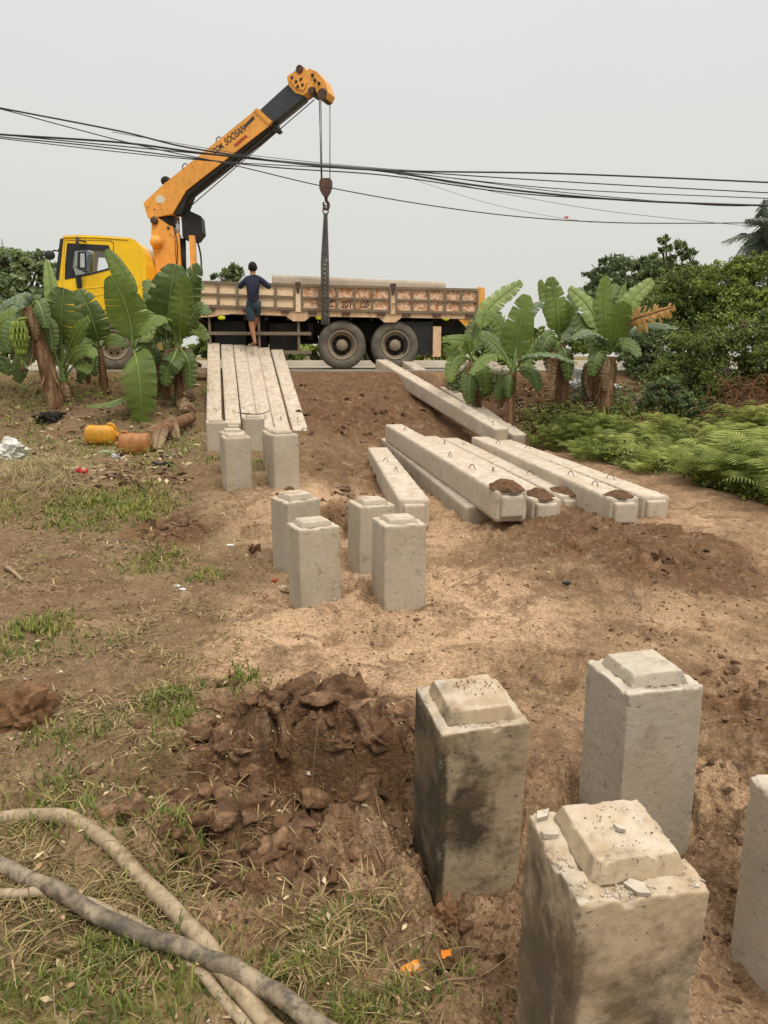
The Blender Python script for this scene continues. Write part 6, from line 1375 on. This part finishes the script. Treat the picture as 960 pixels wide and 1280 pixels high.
# ------------------------------------------------------------------ overhead cables
WG = 'overhead cables strung across the sky'
WIRES = [
 ([(-60, 124), (0, 135), (150, 164), (250, 187), (440, 211), (700, 217), (960, 228), (1040, 232)], .017, 11.0, 'highest thick overhead cable, slanting down from the upper left edge'),
 ([(-60, 162), (0, 168), (150, 178), (250, 191), (380, 205), (480, 214), (620, 235), (780, 250), (960, 257), (1040, 258)], .021, 11.3, 'thickest overhead cable, sagging to the right below the others'),
 ([(-60, 163), (0, 171), (130, 184), (330, 208), (480, 219), (640, 241), (800, 251), (960, 257.5), (1040, 259)], .013, 11.4, 'overhead cable running just under the thickest one'),
 ([(-60, 123), (0, 136), (90, 160), (180, 183), (290, 206), (400, 232), (520, 254), (640, 270), (760, 278), (870, 279), (960, 278), (1040, 276)], .011, 11.2, 'lowest overhead cable, dipping far below the rest at the right'),
 ([(-60, 160), (0, 168), (250, 192), (480, 212), (720, 228), (960, 241), (1040, 245)], .012, 11.5, 'overhead cable second from the top at the right edge'),
 ([(-60, 166), (0, 173), (250, 200), (480, 214), (700, 236), (960, 248), (1040, 251)], .010, 11.6, 'overhead cable third from the top at the right edge'),
 ([(330, 200), (480, 213), (560, 222), (700, 240), (880, 256), (960, 257)], .009, 11.7, 'thin overhead cable joining the thick sagging one at the right'),
 ([(430, 208), (484, 215), (560, 228), (640, 244), (760, 264), (900, 279), (960, 284), (1040, 288)], .005, 11.8, 'very thin pale overhead wire slanting down to the palm'),
 ([(440, 209), (490, 216), (540, 232), (610, 254), (680, 269), (740, 278)], .004, 11.9, 'faint thin wire dropping to the lowest cable'),
 ([(140, 165), (250, 184), (330, 196), (484, 211), (600, 216)], .006, 11.1, 'thin overhead wire close beneath the highest cable over the boom'),
]
for pts, r_, Y, lab in WIRES:
    bm = bmesh.new(); tube(bm, spline([PT(x, y, Y) for x, y in pts], 10), r_ * .68, 6)
    tag(link('overhead_cable', fin_bm(bm, 'overhead_cable', True), M['cable']), lab, 'cable', WG)
bm = bmesh.new(); q = PT(707, 272, 11.2); prism(bm, [(-.035, -.01), (-.005, 0), (.025, -.015), (.045, .02), (.01, .015), (.005, .025), (-.015, .01)], -.008, .008); tag(link('tangled_scrap', fin_bm(bm, 'tangled_scrap'), simple('red_scrap', (.5, .12, .08), .7), loc=q), 'small red scrap caught on the lowest overhead cable', 'scrap')

# ------------------------------------------------------------------ hoses in the near left corner
def hose(pts, r_, mat, label, lift, ph=0):
    P = []
    for i, (x, y) in enumerate(pts):
        X, Y = flat(x, y + 3); z = gz(X, Y) if x > -200 else 0; P.append([X, Y, z])
    P = [Vector(p) for p in P]; S = spline(P, 12)
    zs = np.array([p.z for p in S]); k = np.ones(15) / 15; zs = np.convolve(np.pad(zs, 7, 'edge'), k, 'valid')
    for i, p in enumerate(S): p.z = zs[i] + r_ * .85 + lift(i / len(S)) + .004 * math.sin(i * .5 + ph)
    bm = bmesh.new(); tube(bm, S, r_, 16, rough=.03); return tag(link('hose', fin_bm(bm, 'hose', True), mat), label, 'hose', 'old hoses in the near left corner')
def hose_mat(name, c1, c2, dirt):
    s = NT(name); c = s.co(); a = s.noise(c, 5, 6, .7, .5); b = s.noise(c, 26, 5, .7); k = s.ramp(a, [(.35, c1), (.6, c2)])
    k = s.mix(s.ramp(b, [(.47, 0), (.62, .8)]), k, dirt); s.bump(b, .3, .004); return s.fin(k, .6, 0, .3)
h_tan = hose_mat('muddy_tan_hose', (.27, .205, .13), (.36, .28, .18), (.17, .12, .07)); h_dk = hose_mat('muddy_dark_hose', (.10, .08, .058), (.29, .23, .155), (.05, .04, .032)); h_thin = hose_mat('thin_tan_hose', (.26, .20, .13), (.34, .27, .18), (.20, .15, .09))
hose([(-160, 1040), (-60, 1026), (0, 1023), (60, 1028), (120, 1052), (180, 1100), (235, 1160), (280, 1218), (330, 1268), (390, 1325), (450, 1380)], .0255, h_tan, 'thick tan hose curving across the grass, uppermost of the hoses', lambda t: .0)
hose([(-170, 1000), (-60, 1060), (0, 1093), (60, 1124), (130, 1152), (200, 1182), (270, 1217), (330, 1250), (400, 1292), (480, 1350)], .024, h_dk, 'thick dark mud-blotched hose crossing over the tan one', lambda t: .052 * math.exp(-((t - .80) / .13) ** 2) + .03 * math.exp(-((t - .42) / .1) ** 2), 1)
hose([(-160, 1180), (-60, 1146), (0, 1134), (50, 1127), (110, 1130), (165, 1146), (205, 1172), (245, 1214), (290, 1260), (340, 1320), (380, 1370)], .0150, h_thin, 'thin tan hose looping from the left edge under the dark one', lambda t: .035 * (t < .5) * (1 - t * 2) ** .5, 2)

# ------------------------------------------------------------------ people
def skin_mesh(name, chains, mat, root, sub=2):
    """chains: list of [(point, radius x, radius y)...]; the first chain's first vertex is the root"""
    me = bpy.data.meshes.new(name); V = []; E = []; Rr = []; key = {}
    def vid(p, r_):
        k = tuple(round(c, 4) for c in p)
        if k not in key: key[k] = len(V); V.append(tuple(p)); Rr.append(r_)
        return key[k]
    for ch in chains:
        ids = [vid(p, r_) for p, r_ in ch]
        for a, b in zip(ids, ids[1:]):
            if a != b: E.append((a, b))
    me.from_pydata(V, E, []); o = bpy.data.objects.new(name, me); COL.objects.link(o)
    m = o.modifiers.new('s', 'SKIN'); m.use_smooth_shade = True
    for i, sv in enumerate(me.skin_vertices[0].data): sv.radius = (Rr[i], Rr[i]) if not hasattr(Rr[i], '__len__') else Rr[i]; sv.use_root = (i == 0)
    s_ = o.modifiers.new('u', 'SUBSURF'); s_.levels = sub; s_.render_levels = sub
    dg = bpy.context.evaluated_depsgraph_get(); dg.update(); me2 = bpy.data.meshes.new_from_object(o.evaluated_get(dg)); me2.name = name; bpy.data.objects.remove(o)
    me2.materials.clear(); me2.materials.append(mat); me2.polygons.foreach_set('use_smooth', [True] * len(me2.polygons)); q = bpy.data.objects.new(name, me2); COL.objects.link(q)
    if root: q.parent = root
    return q
M['skin'] = simple('tanned_skin', (.36, .17, .09), .55, 0, .12, 6); M['shirt'] = simple('navy_shirt_cloth', (.022, .026, .05), .9, 0, .3, 9); M['shorts'] = simple('grey_blue_shorts_cloth', (.042, .066, .085), .9, 0, .25, 8); M['hair'] = simple('black_hair', (.012, .011, .010), .8, 0, .3, 30)
Yp = 16.15; foot = PT(318, 431, Yp); man_o = Vector((foot.x, foot.y, foot.z)); 
man = skin_mesh('person', [
    [(Vector((0, 0, 0)), .1), (Vector((0, 0, .1)), .1)]], M['skin'], None, 0); bpy.data.objects.remove(man)
def mp(px, py, dy=0): return PT(px, py, Yp + dy) - man_o
pel = mp(316.5, 378, .02); hipL = mp(313, 382, .02); hipR = mp(321, 382, .04)
kneeL = mp(313.8, 404, .06); ankL = mp(318.5, 426.5, .0); heelL = mp(319, 429.2, -.03); toeL = mp(314.0, 430.5, .15)
kneeR = mp(320.5, 394, .36); ankR = mp(317.5, 410, .50); toeR = mp(317, 411.5, .64)
spine = mp(316, 366, .0); chest = mp(316, 354, -.01); neckb = mp(316, 345.5, .0); neck = mp(316, 341, .02); headc = mp(316, 336.5, .03)
shL = mp(307.5, 348.5, .0); elL = mp(299.3, 359.5, .02); wrL = mp(304, 352.5, .27); shR = mp(324.5, 348.5, .0); elR = mp(337.2, 359.5, .02); wrR = mp(332, 353, .27)
body = skin_mesh('person', [[(pel, (.11, .085)), (spine, (.095, .07)), (chest, (.11, .075)), (neckb, (.07, .06)), (neck, .052), (headc, (.075, .088)), (headc + Vector((0, 0, .07)), (.07, .08))],
    [(pel, 0), (hipL, .085), (kneeL, .058), (kneeL.lerp(ankL, .35), .058), (ankL, .036), (heelL, .036), (toeL, (.035, .025))], [(pel, 0), (hipR, .085), (kneeR, .056), (kneeR.lerp(ankR, .35), .055), (ankR, .036), (toeR, (.035, .025))],
    [(chest, 0), (shL, .058), (elL, .042), (wrL, .028)], [(chest, 0), (shR, .058), (elR, .042), (wrR, .028)]], M['skin'], None)
body.location = man_o; tag(body, 'barefoot man in navy shirt and grey-blue shorts climbing the truck side, back to us', 'person')
def hand(wr, fwd, side, parent, sz=.085):
    """palm with four unequal curled fingers and a side thumb"""
    fwd = fwd.normalized(); up = Vector((0, 0, 1)); sd_ = fwd.cross(up).normalized() * side; palm = wr + fwd * sz * .6; ch = []
    for k in range(4):
        b = palm + fwd * sz * .3 + sd_ * (k - 1.5) * .02; l_ = [.07, .08, .075, .058][k]
        ch.append([(palm, .026), (b, .010), (b + fwd * l_ * .4 + up * .004, .0095), (b + fwd * l_ * .7 - up * l_ * .4, .0085), (b + fwd * l_ * .6 - up * l_ * .9, .007)])
    t0 = palm - fwd * .01 - sd_ * .03; ch.append([(palm, .026), (t0, .012), (t0 - sd_ * .022 + fwd * .02 - up * .01, .011), (t0 - sd_ * .018 + fwd * .045 - up * .035, .008)]); ch.insert(0, [(wr, .026), (palm, .026)])
    return ch
for wr, el, sd_ in ((wrL, elL, 1), (wrR, elR, -1)):
    skin_mesh('hand', hand(wr, Vector((0, 1, .05)), sd_, body), M['skin'], body, 1)
skin_mesh('shirt', [[(mp(316.3, 381, .01), (.165, .14)), (mp(316.3, 374, .01), (.16, .13)), (spine, (.175, .13)), (chest, (.195, .135)), (neckb + Vector((0, 0, -.02)), (.095, .085)), (neckb + Vector((0, 0, .035)), (.066, .064))],
    [(chest, 0), (shL, .078), (shL.lerp(elL, .6), .066), (elL, .058), (elL.lerp(wrL, .6), .045)], [(chest, 0), (shR, .078), (shR.lerp(elR, .6), .066), (elR, .058), (elR.lerp(wrR, .6), .045)]], M['shirt'], body)
skin_mesh('shorts', [[(mp(316.5, 381, .01), (.155, .125)), (mp(316.5, 372, .01), (.15, .118))], [(mp(316.5, 381, .01), 0), (hipL, .115), (hipL.lerp(kneeL, .6), .098), (kneeL.lerp(ankL, -.05), .09)], [(mp(316.5, 381, .01), 0), (hipR, .115), (hipR.lerp(kneeR, .7), .10), (kneeR, .092)]], M['shorts'], body)
def uvs(name, c, s, mat, parent, rot=None):
    bm = bmesh.new(); m = Matrix.Translation(c) @ (rot or Matrix.Identity(4)) @ Matrix.Diagonal((*s, 1)); bmesh.ops.create_uvsphere(bm, u_segments=20, v_segments=14, radius=1, matrix=m); return link(name, fin_bm(bm, name, True), mat, parent)
hd = headc + Vector((0, .0, .03)); uvs('hair', hd + Vector((0, -.012, .015)), (.092, .106, .108), M['hair'], body)
for s_ in (-1, 1): uvs('ear', hd + Vector((s_ * .088, .015, -.01)), (.012, .022, .032), M['skin'], body)
uvs('nose', hd + Vector((0, .105, -.005)), (.013, .018, .024), M['skin'], body); uvs('mouth', hd + Vector((0, .092, -.05)), (.024, .008, .007), simple('lips', (.25, .08, .06), .6), body)
for s_ in (-1, 1): uvs('eye', hd + Vector((s_ * .032, .090, .02)), (.013, .008, .008), M['white'], body)
bm = bmesh.new(); tube(bm, [heelL - Vector((0, .03, .025)), heelL.lerp(toeL, .5) - Vector((0, 0, .03)), toeL + Vector((0, .02, -.02))], [.038, .042, .034], 10)
bm.verts.ensure_lookup_table(); zz = heelL.z
for v in bm.verts: v.co.z = (v.co.z - zz) * .3 + zz - .035
link('sandal', fin_bm(bm, 'sandal', True), simple('brown_sandal', (.11, .08, .055), .7), body)

# crane operator: seated high behind the boom, only his capped head and shoulder show
op0 = toW(L3(207, 262, 1.75)); hd0 = toW(L3(207.5, 229.5, 1.75)) - op0
op = skin_mesh('person', [[(Vector((0, 0, 0)), (.14, .11)), (Vector((-.02, 0, .25)), (.13, .10)), (Vector((-.02, 0, .44)), (.15, .10)), (hd0 - Vector((0, 0, .16)), .055), (hd0 - Vector((0, 0, .06)), .075), (hd0 + Vector((0, 0, .06)), .08)],
    [(Vector((-.02, 0, .44)), 0), (Vector((-.02, -.19, .40)), .055), (Vector((.06, -.24, .15)), .042), (Vector((.28, -.18, .12)), .03)], [(Vector((-.02, 0, .44)), 0), (Vector((-.02, .19, .40)), .055), (Vector((.06, .24, .15)), .042), (Vector((.28, .18, .12)), .03)],
    [(Vector((0, 0, 0)), 0), (Vector((.05, -.10, -.03)), .085), (Vector((.42, -.13, .02)), .06), (Vector((.44, -.13, -.38)), .04), (Vector((.56, -.13, -.42)), .035)], [(Vector((0, 0, 0)), 0), (Vector((.05, .10, -.03)), .085), (Vector((.42, .13, .02)), .06), (Vector((.44, .13, -.38)), .04), (Vector((.56, .13, -.42)), .035)]], M['skin'], None)
op.location = op0; tag(op, 'crane operator in a dark cap, mostly hidden behind the orange boom', 'person')
uvs('cap', hd0 + Vector((0, 0, .055)), (.115, .105, .105), M['hair'], op); uvs('cap_peak', hd0 + Vector((.12, 0, .03)), (.08, .07, .014), M['hair'], op)
for s_ in (-1, 1): uvs('ear', hd0 + Vector((0, s_ * .082, .0)), (.02, .012, .03), M['skin'], op)
uvs('nose', hd0 + Vector((.09, 0, -.01)), (.018, .012, .02), M['skin'], op)
for a in (-1, 1): skin_mesh('hand', hand(Vector((.28, a * .18, .12)), Vector((1, 0, 0)), a, op), M['skin'], op, 1)
skin_mesh('shirt', [[(Vector((0, 0, .03)), (.17, .13)), (Vector((-.02, 0, .25)), (.155, .12)), (Vector((-.02, 0, .44)), (.175, .12)), (hd0 - Vector((0, 0, .19)), .075)], [(Vector((-.02, 0, .44)), 0), (Vector((-.02, -.19, .40)), .072), (Vector((.03, -.22, .25)), .062)], [(Vector((-.02, 0, .44)), 0), (Vector((-.02, .19, .40)), .072), (Vector((.03, .22, .25)), .062)]], simple('grey_shirt_cloth', (.07, .08, .10), .9), op)
bm = bmesh.new(); sq = L3(207, 262, 1.75); bbox(bm, sq.x - .22, sq.x + .25, 1.5, 2.0, sq.z - .2, sq.z - .11); bbox(bm, sq.x - .26, sq.x - .2, 1.55, 1.95, sq.z - .2, sq.z + .2); bbox(bm, sq.x - .05, sq.x + .05, 1.38, 1.72, sq.z - .8, sq.z - .2); bbox(bm, sq.x - .05, sq.x + .05, 1.38, 1.5, L(200, 352, 1.3)[1], sq.z - .8)
part('operator_seat', bm, 'black', bevel=.015)

# ------------------------------------------------------------------ litter and small things on the ground
def jug(name, px, py, ln, rad, mat, label, cat, yaw, cap=True):
    p = G(px, py); bm = bmesh.new(); n = 28; prof = [(0, .25), (.02, .86), (.06, 1), (.25, 1.0), (.28, .95), (.32, 1.0), (.55, 1.0), (.58, .95), (.62, 1), (.86, 1), (.93, .85), (.97, .5), (1.0, .3)]
    rings = []
    for (t, r_) in prof:
        rings.append([bm.verts.new((t * ln - ln / 2, rad * r_ * math.copysign(abs(math.cos(a)) ** .75, math.cos(a)) * 1.0, rad * r_ * math.copysign(abs(math.sin(a)) ** .75, math.sin(a)) + rad * .93 + .008 * math.sin(5 * a + t * 9))) for a in [2 * math.pi * k / n for k in range(n)]])
    for a, b in zip(rings, rings[1:]):
        for k in range(n): bm.faces.new((a[k], a[(k + 1) % n], b[(k + 1) % n], b[k]))
    bm.faces.new(rings[0][::-1]); bm.faces.new(rings[-1])
    root = empty(name, p, label, cat, None, (0, 0, yaw)); link('jug_body', fin_bm(bm, 'jug_body', True), mat, root)
    bm = bmesh.new(); tube(bm, [Vector((ln / 2 - .01, 0, rad * .93)), Vector((ln / 2 + .04, 0, rad * .93))], rad * .28, 12); link('neck', fin_bm(bm, 'neck', True), mat, root)
    bm = bmesh.new(); tube(bm, spline([Vector((ln * .2, 0, rad * 1.88)), Vector((ln * .24, 0, rad * 2.1)), Vector((ln * .40, 0, rad * 2.0)), Vector((ln * .46, 0, rad * 1.6))], 4), rad * .13, 8); link('handle', fin_bm(bm, 'handle', True), mat, root)
    return root
jug('plastic_jug', 129, 555, .46, .145, mat_paint('faded_yellow_plastic', (.55, .26, .02), .2, (.25, .12, .02), .4, .45, 2), 'dirty yellow plastic jug lying on its side below the banana plants', 'jug', R(-8))
jug('plastic_canister', 169, 568, .44, .155, mat_paint('brown_orange_plastic', (.36, .15, .045), .5, (.12, .06, .03), .6, .5, 2), 'muddy orange-brown plastic canister lying beside the yellow jug', 'canister', R(186))
def crumple(name, px, py, rx, ry, rz, mat, label, cat, seed, off=0, spike=.5, Y=None):
    p = G(px, py) if Y is None else PT(px, py, Y); bm = bmesh.new(); bmesh.ops.create_icosphere(bm, subdivisions=4, radius=1); me = fin_bm(bm, name); V = np.zeros(len(me.vertices) * 3); me.vertices.foreach_get('co', V); V = V.reshape(-1, 3)
    n_ = np.abs(fbm3(V[:, 0] * 1.5 + seed, V[:, 1] * 1.5, V[:, 2] * 1.5, 4, seed) - .5) * 2; m_ = fbm3(V[:, 0] * 4 + seed, V[:, 1] * 4, V[:, 2] * 4, 3, seed + 4)
    V *= (.55 + 1.1 * n_ + spike * (m_ - .5))[:, None]; V *= np.array([rx, ry, rz]); V[:, 2] = np.maximum(V[:, 2], -rz * .25) + rz * .2 + off; me.vertices.foreach_set('co', V.ravel())
    return tag(link(name, me, mat, loc=p, smooth=False), label, cat)
wht = simple('dirty_white_sheet', (.62, .61, .58), .6, 0, .2, 6)
crumple('plastic_bag', 12, 572, .36, .2, .22, wht, 'crumpled dirty white plastic bag at the left edge', 'bag', 3)
crumple('plastic_bag', 735, 484, .36, .16, .36, M['white'], 'crumpled white plastic sheet left of the thick banana trunk', 'bag', 5, spike=1.2)
crumple('plastic_bag', 737, 470, .12, .08, .26, M['white'], 'upright twist of white plastic behind the banana stems', 'bag', 15, spike=1.2)
crumple('plastic_bag', 767, 486, .13, .09, .11, M['white'], 'small white plastic bag right of the thick banana trunk', 'bag', 6, spike=1.)
crumple('plastic_bag', 715, 483, .16, .08, .05, M['white'], 'flat white plastic strip left of the white sheet', 'bag', 7, spike=1.)
crumple('soil_block', 60, 528, .30, .25, .20, simple('charred_lump', (.02, .016, .013), .9), 'black lump at the foot of the old leaning banana plant', 'lump', 8)
crumple('stone', 804, 505, .20, .15, .14, simple('pinkish_stone', (.30, .22, .17), .9), 'pale stone on the bank below the thicket', 'stone', 9)
crumple('food_wrapper', 817, 520, .13, .1, .10, simple('peach_wrapper', (.75, .48, .24), .7), 'pale orange crumpled wrapper above the ferns', 'wrapper', 10)
crumple('soil_block', 30, 905, .14, .11, .17, M['soil'], 'big lump of brown soil at the left edge', 'soil lump', 12, spike=.3)
crumple('dry_leaf_scrap', 358, 738, .07, .05, .035, simple('pale_crumpled_paper', (.42, .32, .21), .8), 'pale crumpled scrap at the foot of the middle left pile head', 'scrap', 13)
crumple('brick_fragment', 343, 728, .035, .03, .03, simple('brick_red', (.30, .10, .05), .9), 'small red brick fragment left of the middle left pile heads', 'brick piece', 14)
crumple('soil_block', 318, 688, .06, .05, .05, M['soil_dark'], 'small dark soil lump on the sandy path', 'soil lump', 16)
crumple('soil_block', 560, 1152, .05, .05, .075, M['soil'], 'upright wet soil lump at the base of the dark stained pile head', 'soil lump', 17, spike=.2)
slab_piece('dark_shard', G(708, 731) + Vector((0, 0, .01)), .05, .02, .012, (R(8), R(4), .35), M['interior'], 'small black shard on the sandy soil below the dark mound', 'shard', None, 18, 5)
og = simple('orange_wrapper', (.78, .25, .02), .45, 0, .15)
def foil(px, py, s, yaw, label, seed):
    p = G(px, py); n = 12; g = np.linspace(-1, 1, n); U, W = np.meshgrid(g, g, indexing='ij'); Z = .35 * (fbm2(U * 2 + seed, W * 2, 3, seed) - .3) * s; X = U * s * (.8 + .3 * fbm2(W * 2, U + seed, 2, 1)); Yv = W * s * .6 * (.6 + .5 * fbm2(U * 2, W + seed, 2, 2))
    idx = np.arange(n * n).reshape(n, n); Q = np.stack([idx[:-1, :-1], idx[1:, :-1], idx[1:, 1:], idx[:-1, 1:]], -1).reshape(-1, 4)
    o = link('plastic_wrapper', npmesh('plastic_wrapper', np.stack([X.ravel(), Yv.ravel(), Z.ravel() + .012], 1), Q), og, loc=p); o.rotation_euler = (R(12), R(-10), yaw); tag(o, label, 'wrapper', 'orange wrappers in the near soil')
foil(513, 1215, .028, .5, 'small orange wrapper lying in the straw', 3); foil(552, 1197, .030, -.3, 'orange wrapper lying against a soil lump left of the nearest pile head', 7)
crumple('soil_block', 562, 1212, .04, .03, .035, M['soil_dark'], 'dark soil lump under the orange wrapper', 'soil lump', 19)
# fallen banana trunk and rubbish beside it
s = NT('fallen_sheath'); c = s.co(scale=(2.2, 16, 16)); n1 = s.noise(c, 1.0, 5, .7); s.bump(n1, .8, .02)
M['sheath_x'] = s.fin(s.ramp(n1, [(.3, (.06, .032, .018)), (.5, (.16, .085, .045)), (.72, (.32, .20, .115))]), .9, 0, .1)
pa, pb2 = G(188, 556), G(240, 532); bm = bmesh.new(); sp = spline([pa + Vector((0, 0, .12)), pa.lerp(pb2, .5) + Vector((0, 0, .14)), pb2 + Vector((0, 0, .14))], 6); tube(bm, sp, [.10, .105, .11, .11, .11, .11, .105, .105, .10, .10, .10, .095, .09], 16, rough=.05)
fr = empty('fallen_banana_trunk', pa, 'fallen brown banana trunk lying between the canister and the sloping piles', 'banana trunk'); me_ = fin_bm(bm, 'trunk', True); me_.transform(Matrix.Translation(-pa)); link('trunk', me_, M['sheath_x'], fr)
for k, (x, y, x2, y2) in enumerate([(200, 548, 190, 560), (205, 540, 222, 552), (225, 530, 246, 520), (230, 512, 244, 505), (238, 516, 226, 524), (205, 556, 196, 566)]):
    a_, b_ = G(x, y) + Vector((0, 0, .22)), G(x2, y2) + Vector((0, 0, .06)); banana_leaf(fr, pa, [a_, a_.lerp(b_, .4) + Vector((0, 0, .1)), b_], .25, 'leaf_brown', tears=3, rsd=60 + k, curl=.5)
for k, (x, y, w_, m_, lab) in enumerate([(232, 455, .5, 'leaf_brown', 'curled dry sheath lying on the bank top left of the sloping piles'), (240, 466, .4, 'leaf_brown', 'dry tan banana sheath beside the sloping piles')]):
    q = G(x, y + 8); r0 = empty('dry_sheath', q, lab, 'dry leaf'); banana_leaf(r0, q, [q + Vector((-.45, 0, .1)), q + Vector((0, -.1, .22)), q + Vector((.4, -.05, .12))], w_, m_, tears=3, rsd=90 + k, curl=.9, facing=(0, -.4, 1))
for k, (x, y, rx, ry, col, lab) in enumerate([(205, 583, .16, .05, (.03, .028, .03), 'dark bent plastic shard right of the canister'), (215, 572, .12, .05, (.22, .17, .13), 'brown scrap behind the dark shard'), (100, 593, .10, .06, (.5, .03, .04), 'small red packet in the rubbish patch'), (92, 589, .12, .09, (.55, .45, .32), 'pale crumpled scrap in the rubbish patch'), (118, 588, .14, .10, (.38, .27, .19), 'tan scrap in the rubbish patch'), (128, 595, .18, .08, (.20, .13, .09), 'brown flattened scrap in the rubbish patch'), (85, 583, .12, .06, (.10, .07, .05), 'dark scrap at the back of the rubbish patch'), (132, 568, .18, .06, (.35, .38, .22), 'pale green leaf scraps before the yellow jug'), (146, 573, .07, .05, (.5, .5, .47), 'whitish scrap left of the canister')]):
    crumple('rubbish_scrap', x, y, rx, ry, .05, simple('scrap_%d' % k, col, .7), lab, 'scrap', 30 + k, spike=1.4)
for k, (x, y, s_, lab) in enumerate([(221, 733, .03, 'white scrap of plastic in the grass left of the path'), (228, 737, .022, 'greenish-white scrap beside the white one in the grass'), (288, 682, .03, 'white scrap on the edge of the sandy path'), (388, 968, .012, 'white chip on the churned clods'), (845, 872 + 300, .012, 'white chip right of the nearest pile head')]):
    crumple('plastic_scrap', x, y, s_, s_ * .7, s_ * .4, M['white'], lab, 'scrap', 50 + k, spike=1.2)
# white specks: bits of plastic and mortar
sticks('branch', [([G(10, 912) + Vector((0, 0, .01)), G(50, 905) + Vector((0, 0, .02)), G(100, 888) + Vector((0, 0, .015)), G(135, 874) + Vector((0, 0, .02))], .008)], 'pale bare stick lying beside the big soil lump at the left', kind=None)
sticks('branch', [([G(8, 712) + Vector((0, 0, .02)), G(18, 720) + Vector((0, 0, .03)), G(28, 729) + Vector((0, 0, .02))], .018)], 'short pale stick in the dry grass at the left edge', kind=None)
sticks('branch', [([G(525, 1246), G(560, 1228) + Vector((0, 0, .006)), G(600, 1222) + Vector((0, 0, .004)), G(640, 1201) + Vector((0, 0, .02))], .0026)], 'thin curved twig left of the nearest pile head', kind=None)
sticks('branch', [([G(802, 780), G(803, 762) + Vector((0, 0, .06)), G(799, 742) + Vector((0, 0, .10))], .004)], 'thin dry stem standing in the sandy soil at the right', kind=None)
sticks('branch', [([G(555, 738), G(600, 722) + Vector((0, 0, .03)), G(650, 716) + Vector((0, 0, .01))], .006)], 'dry stick in front of the lying piles', kind=None)
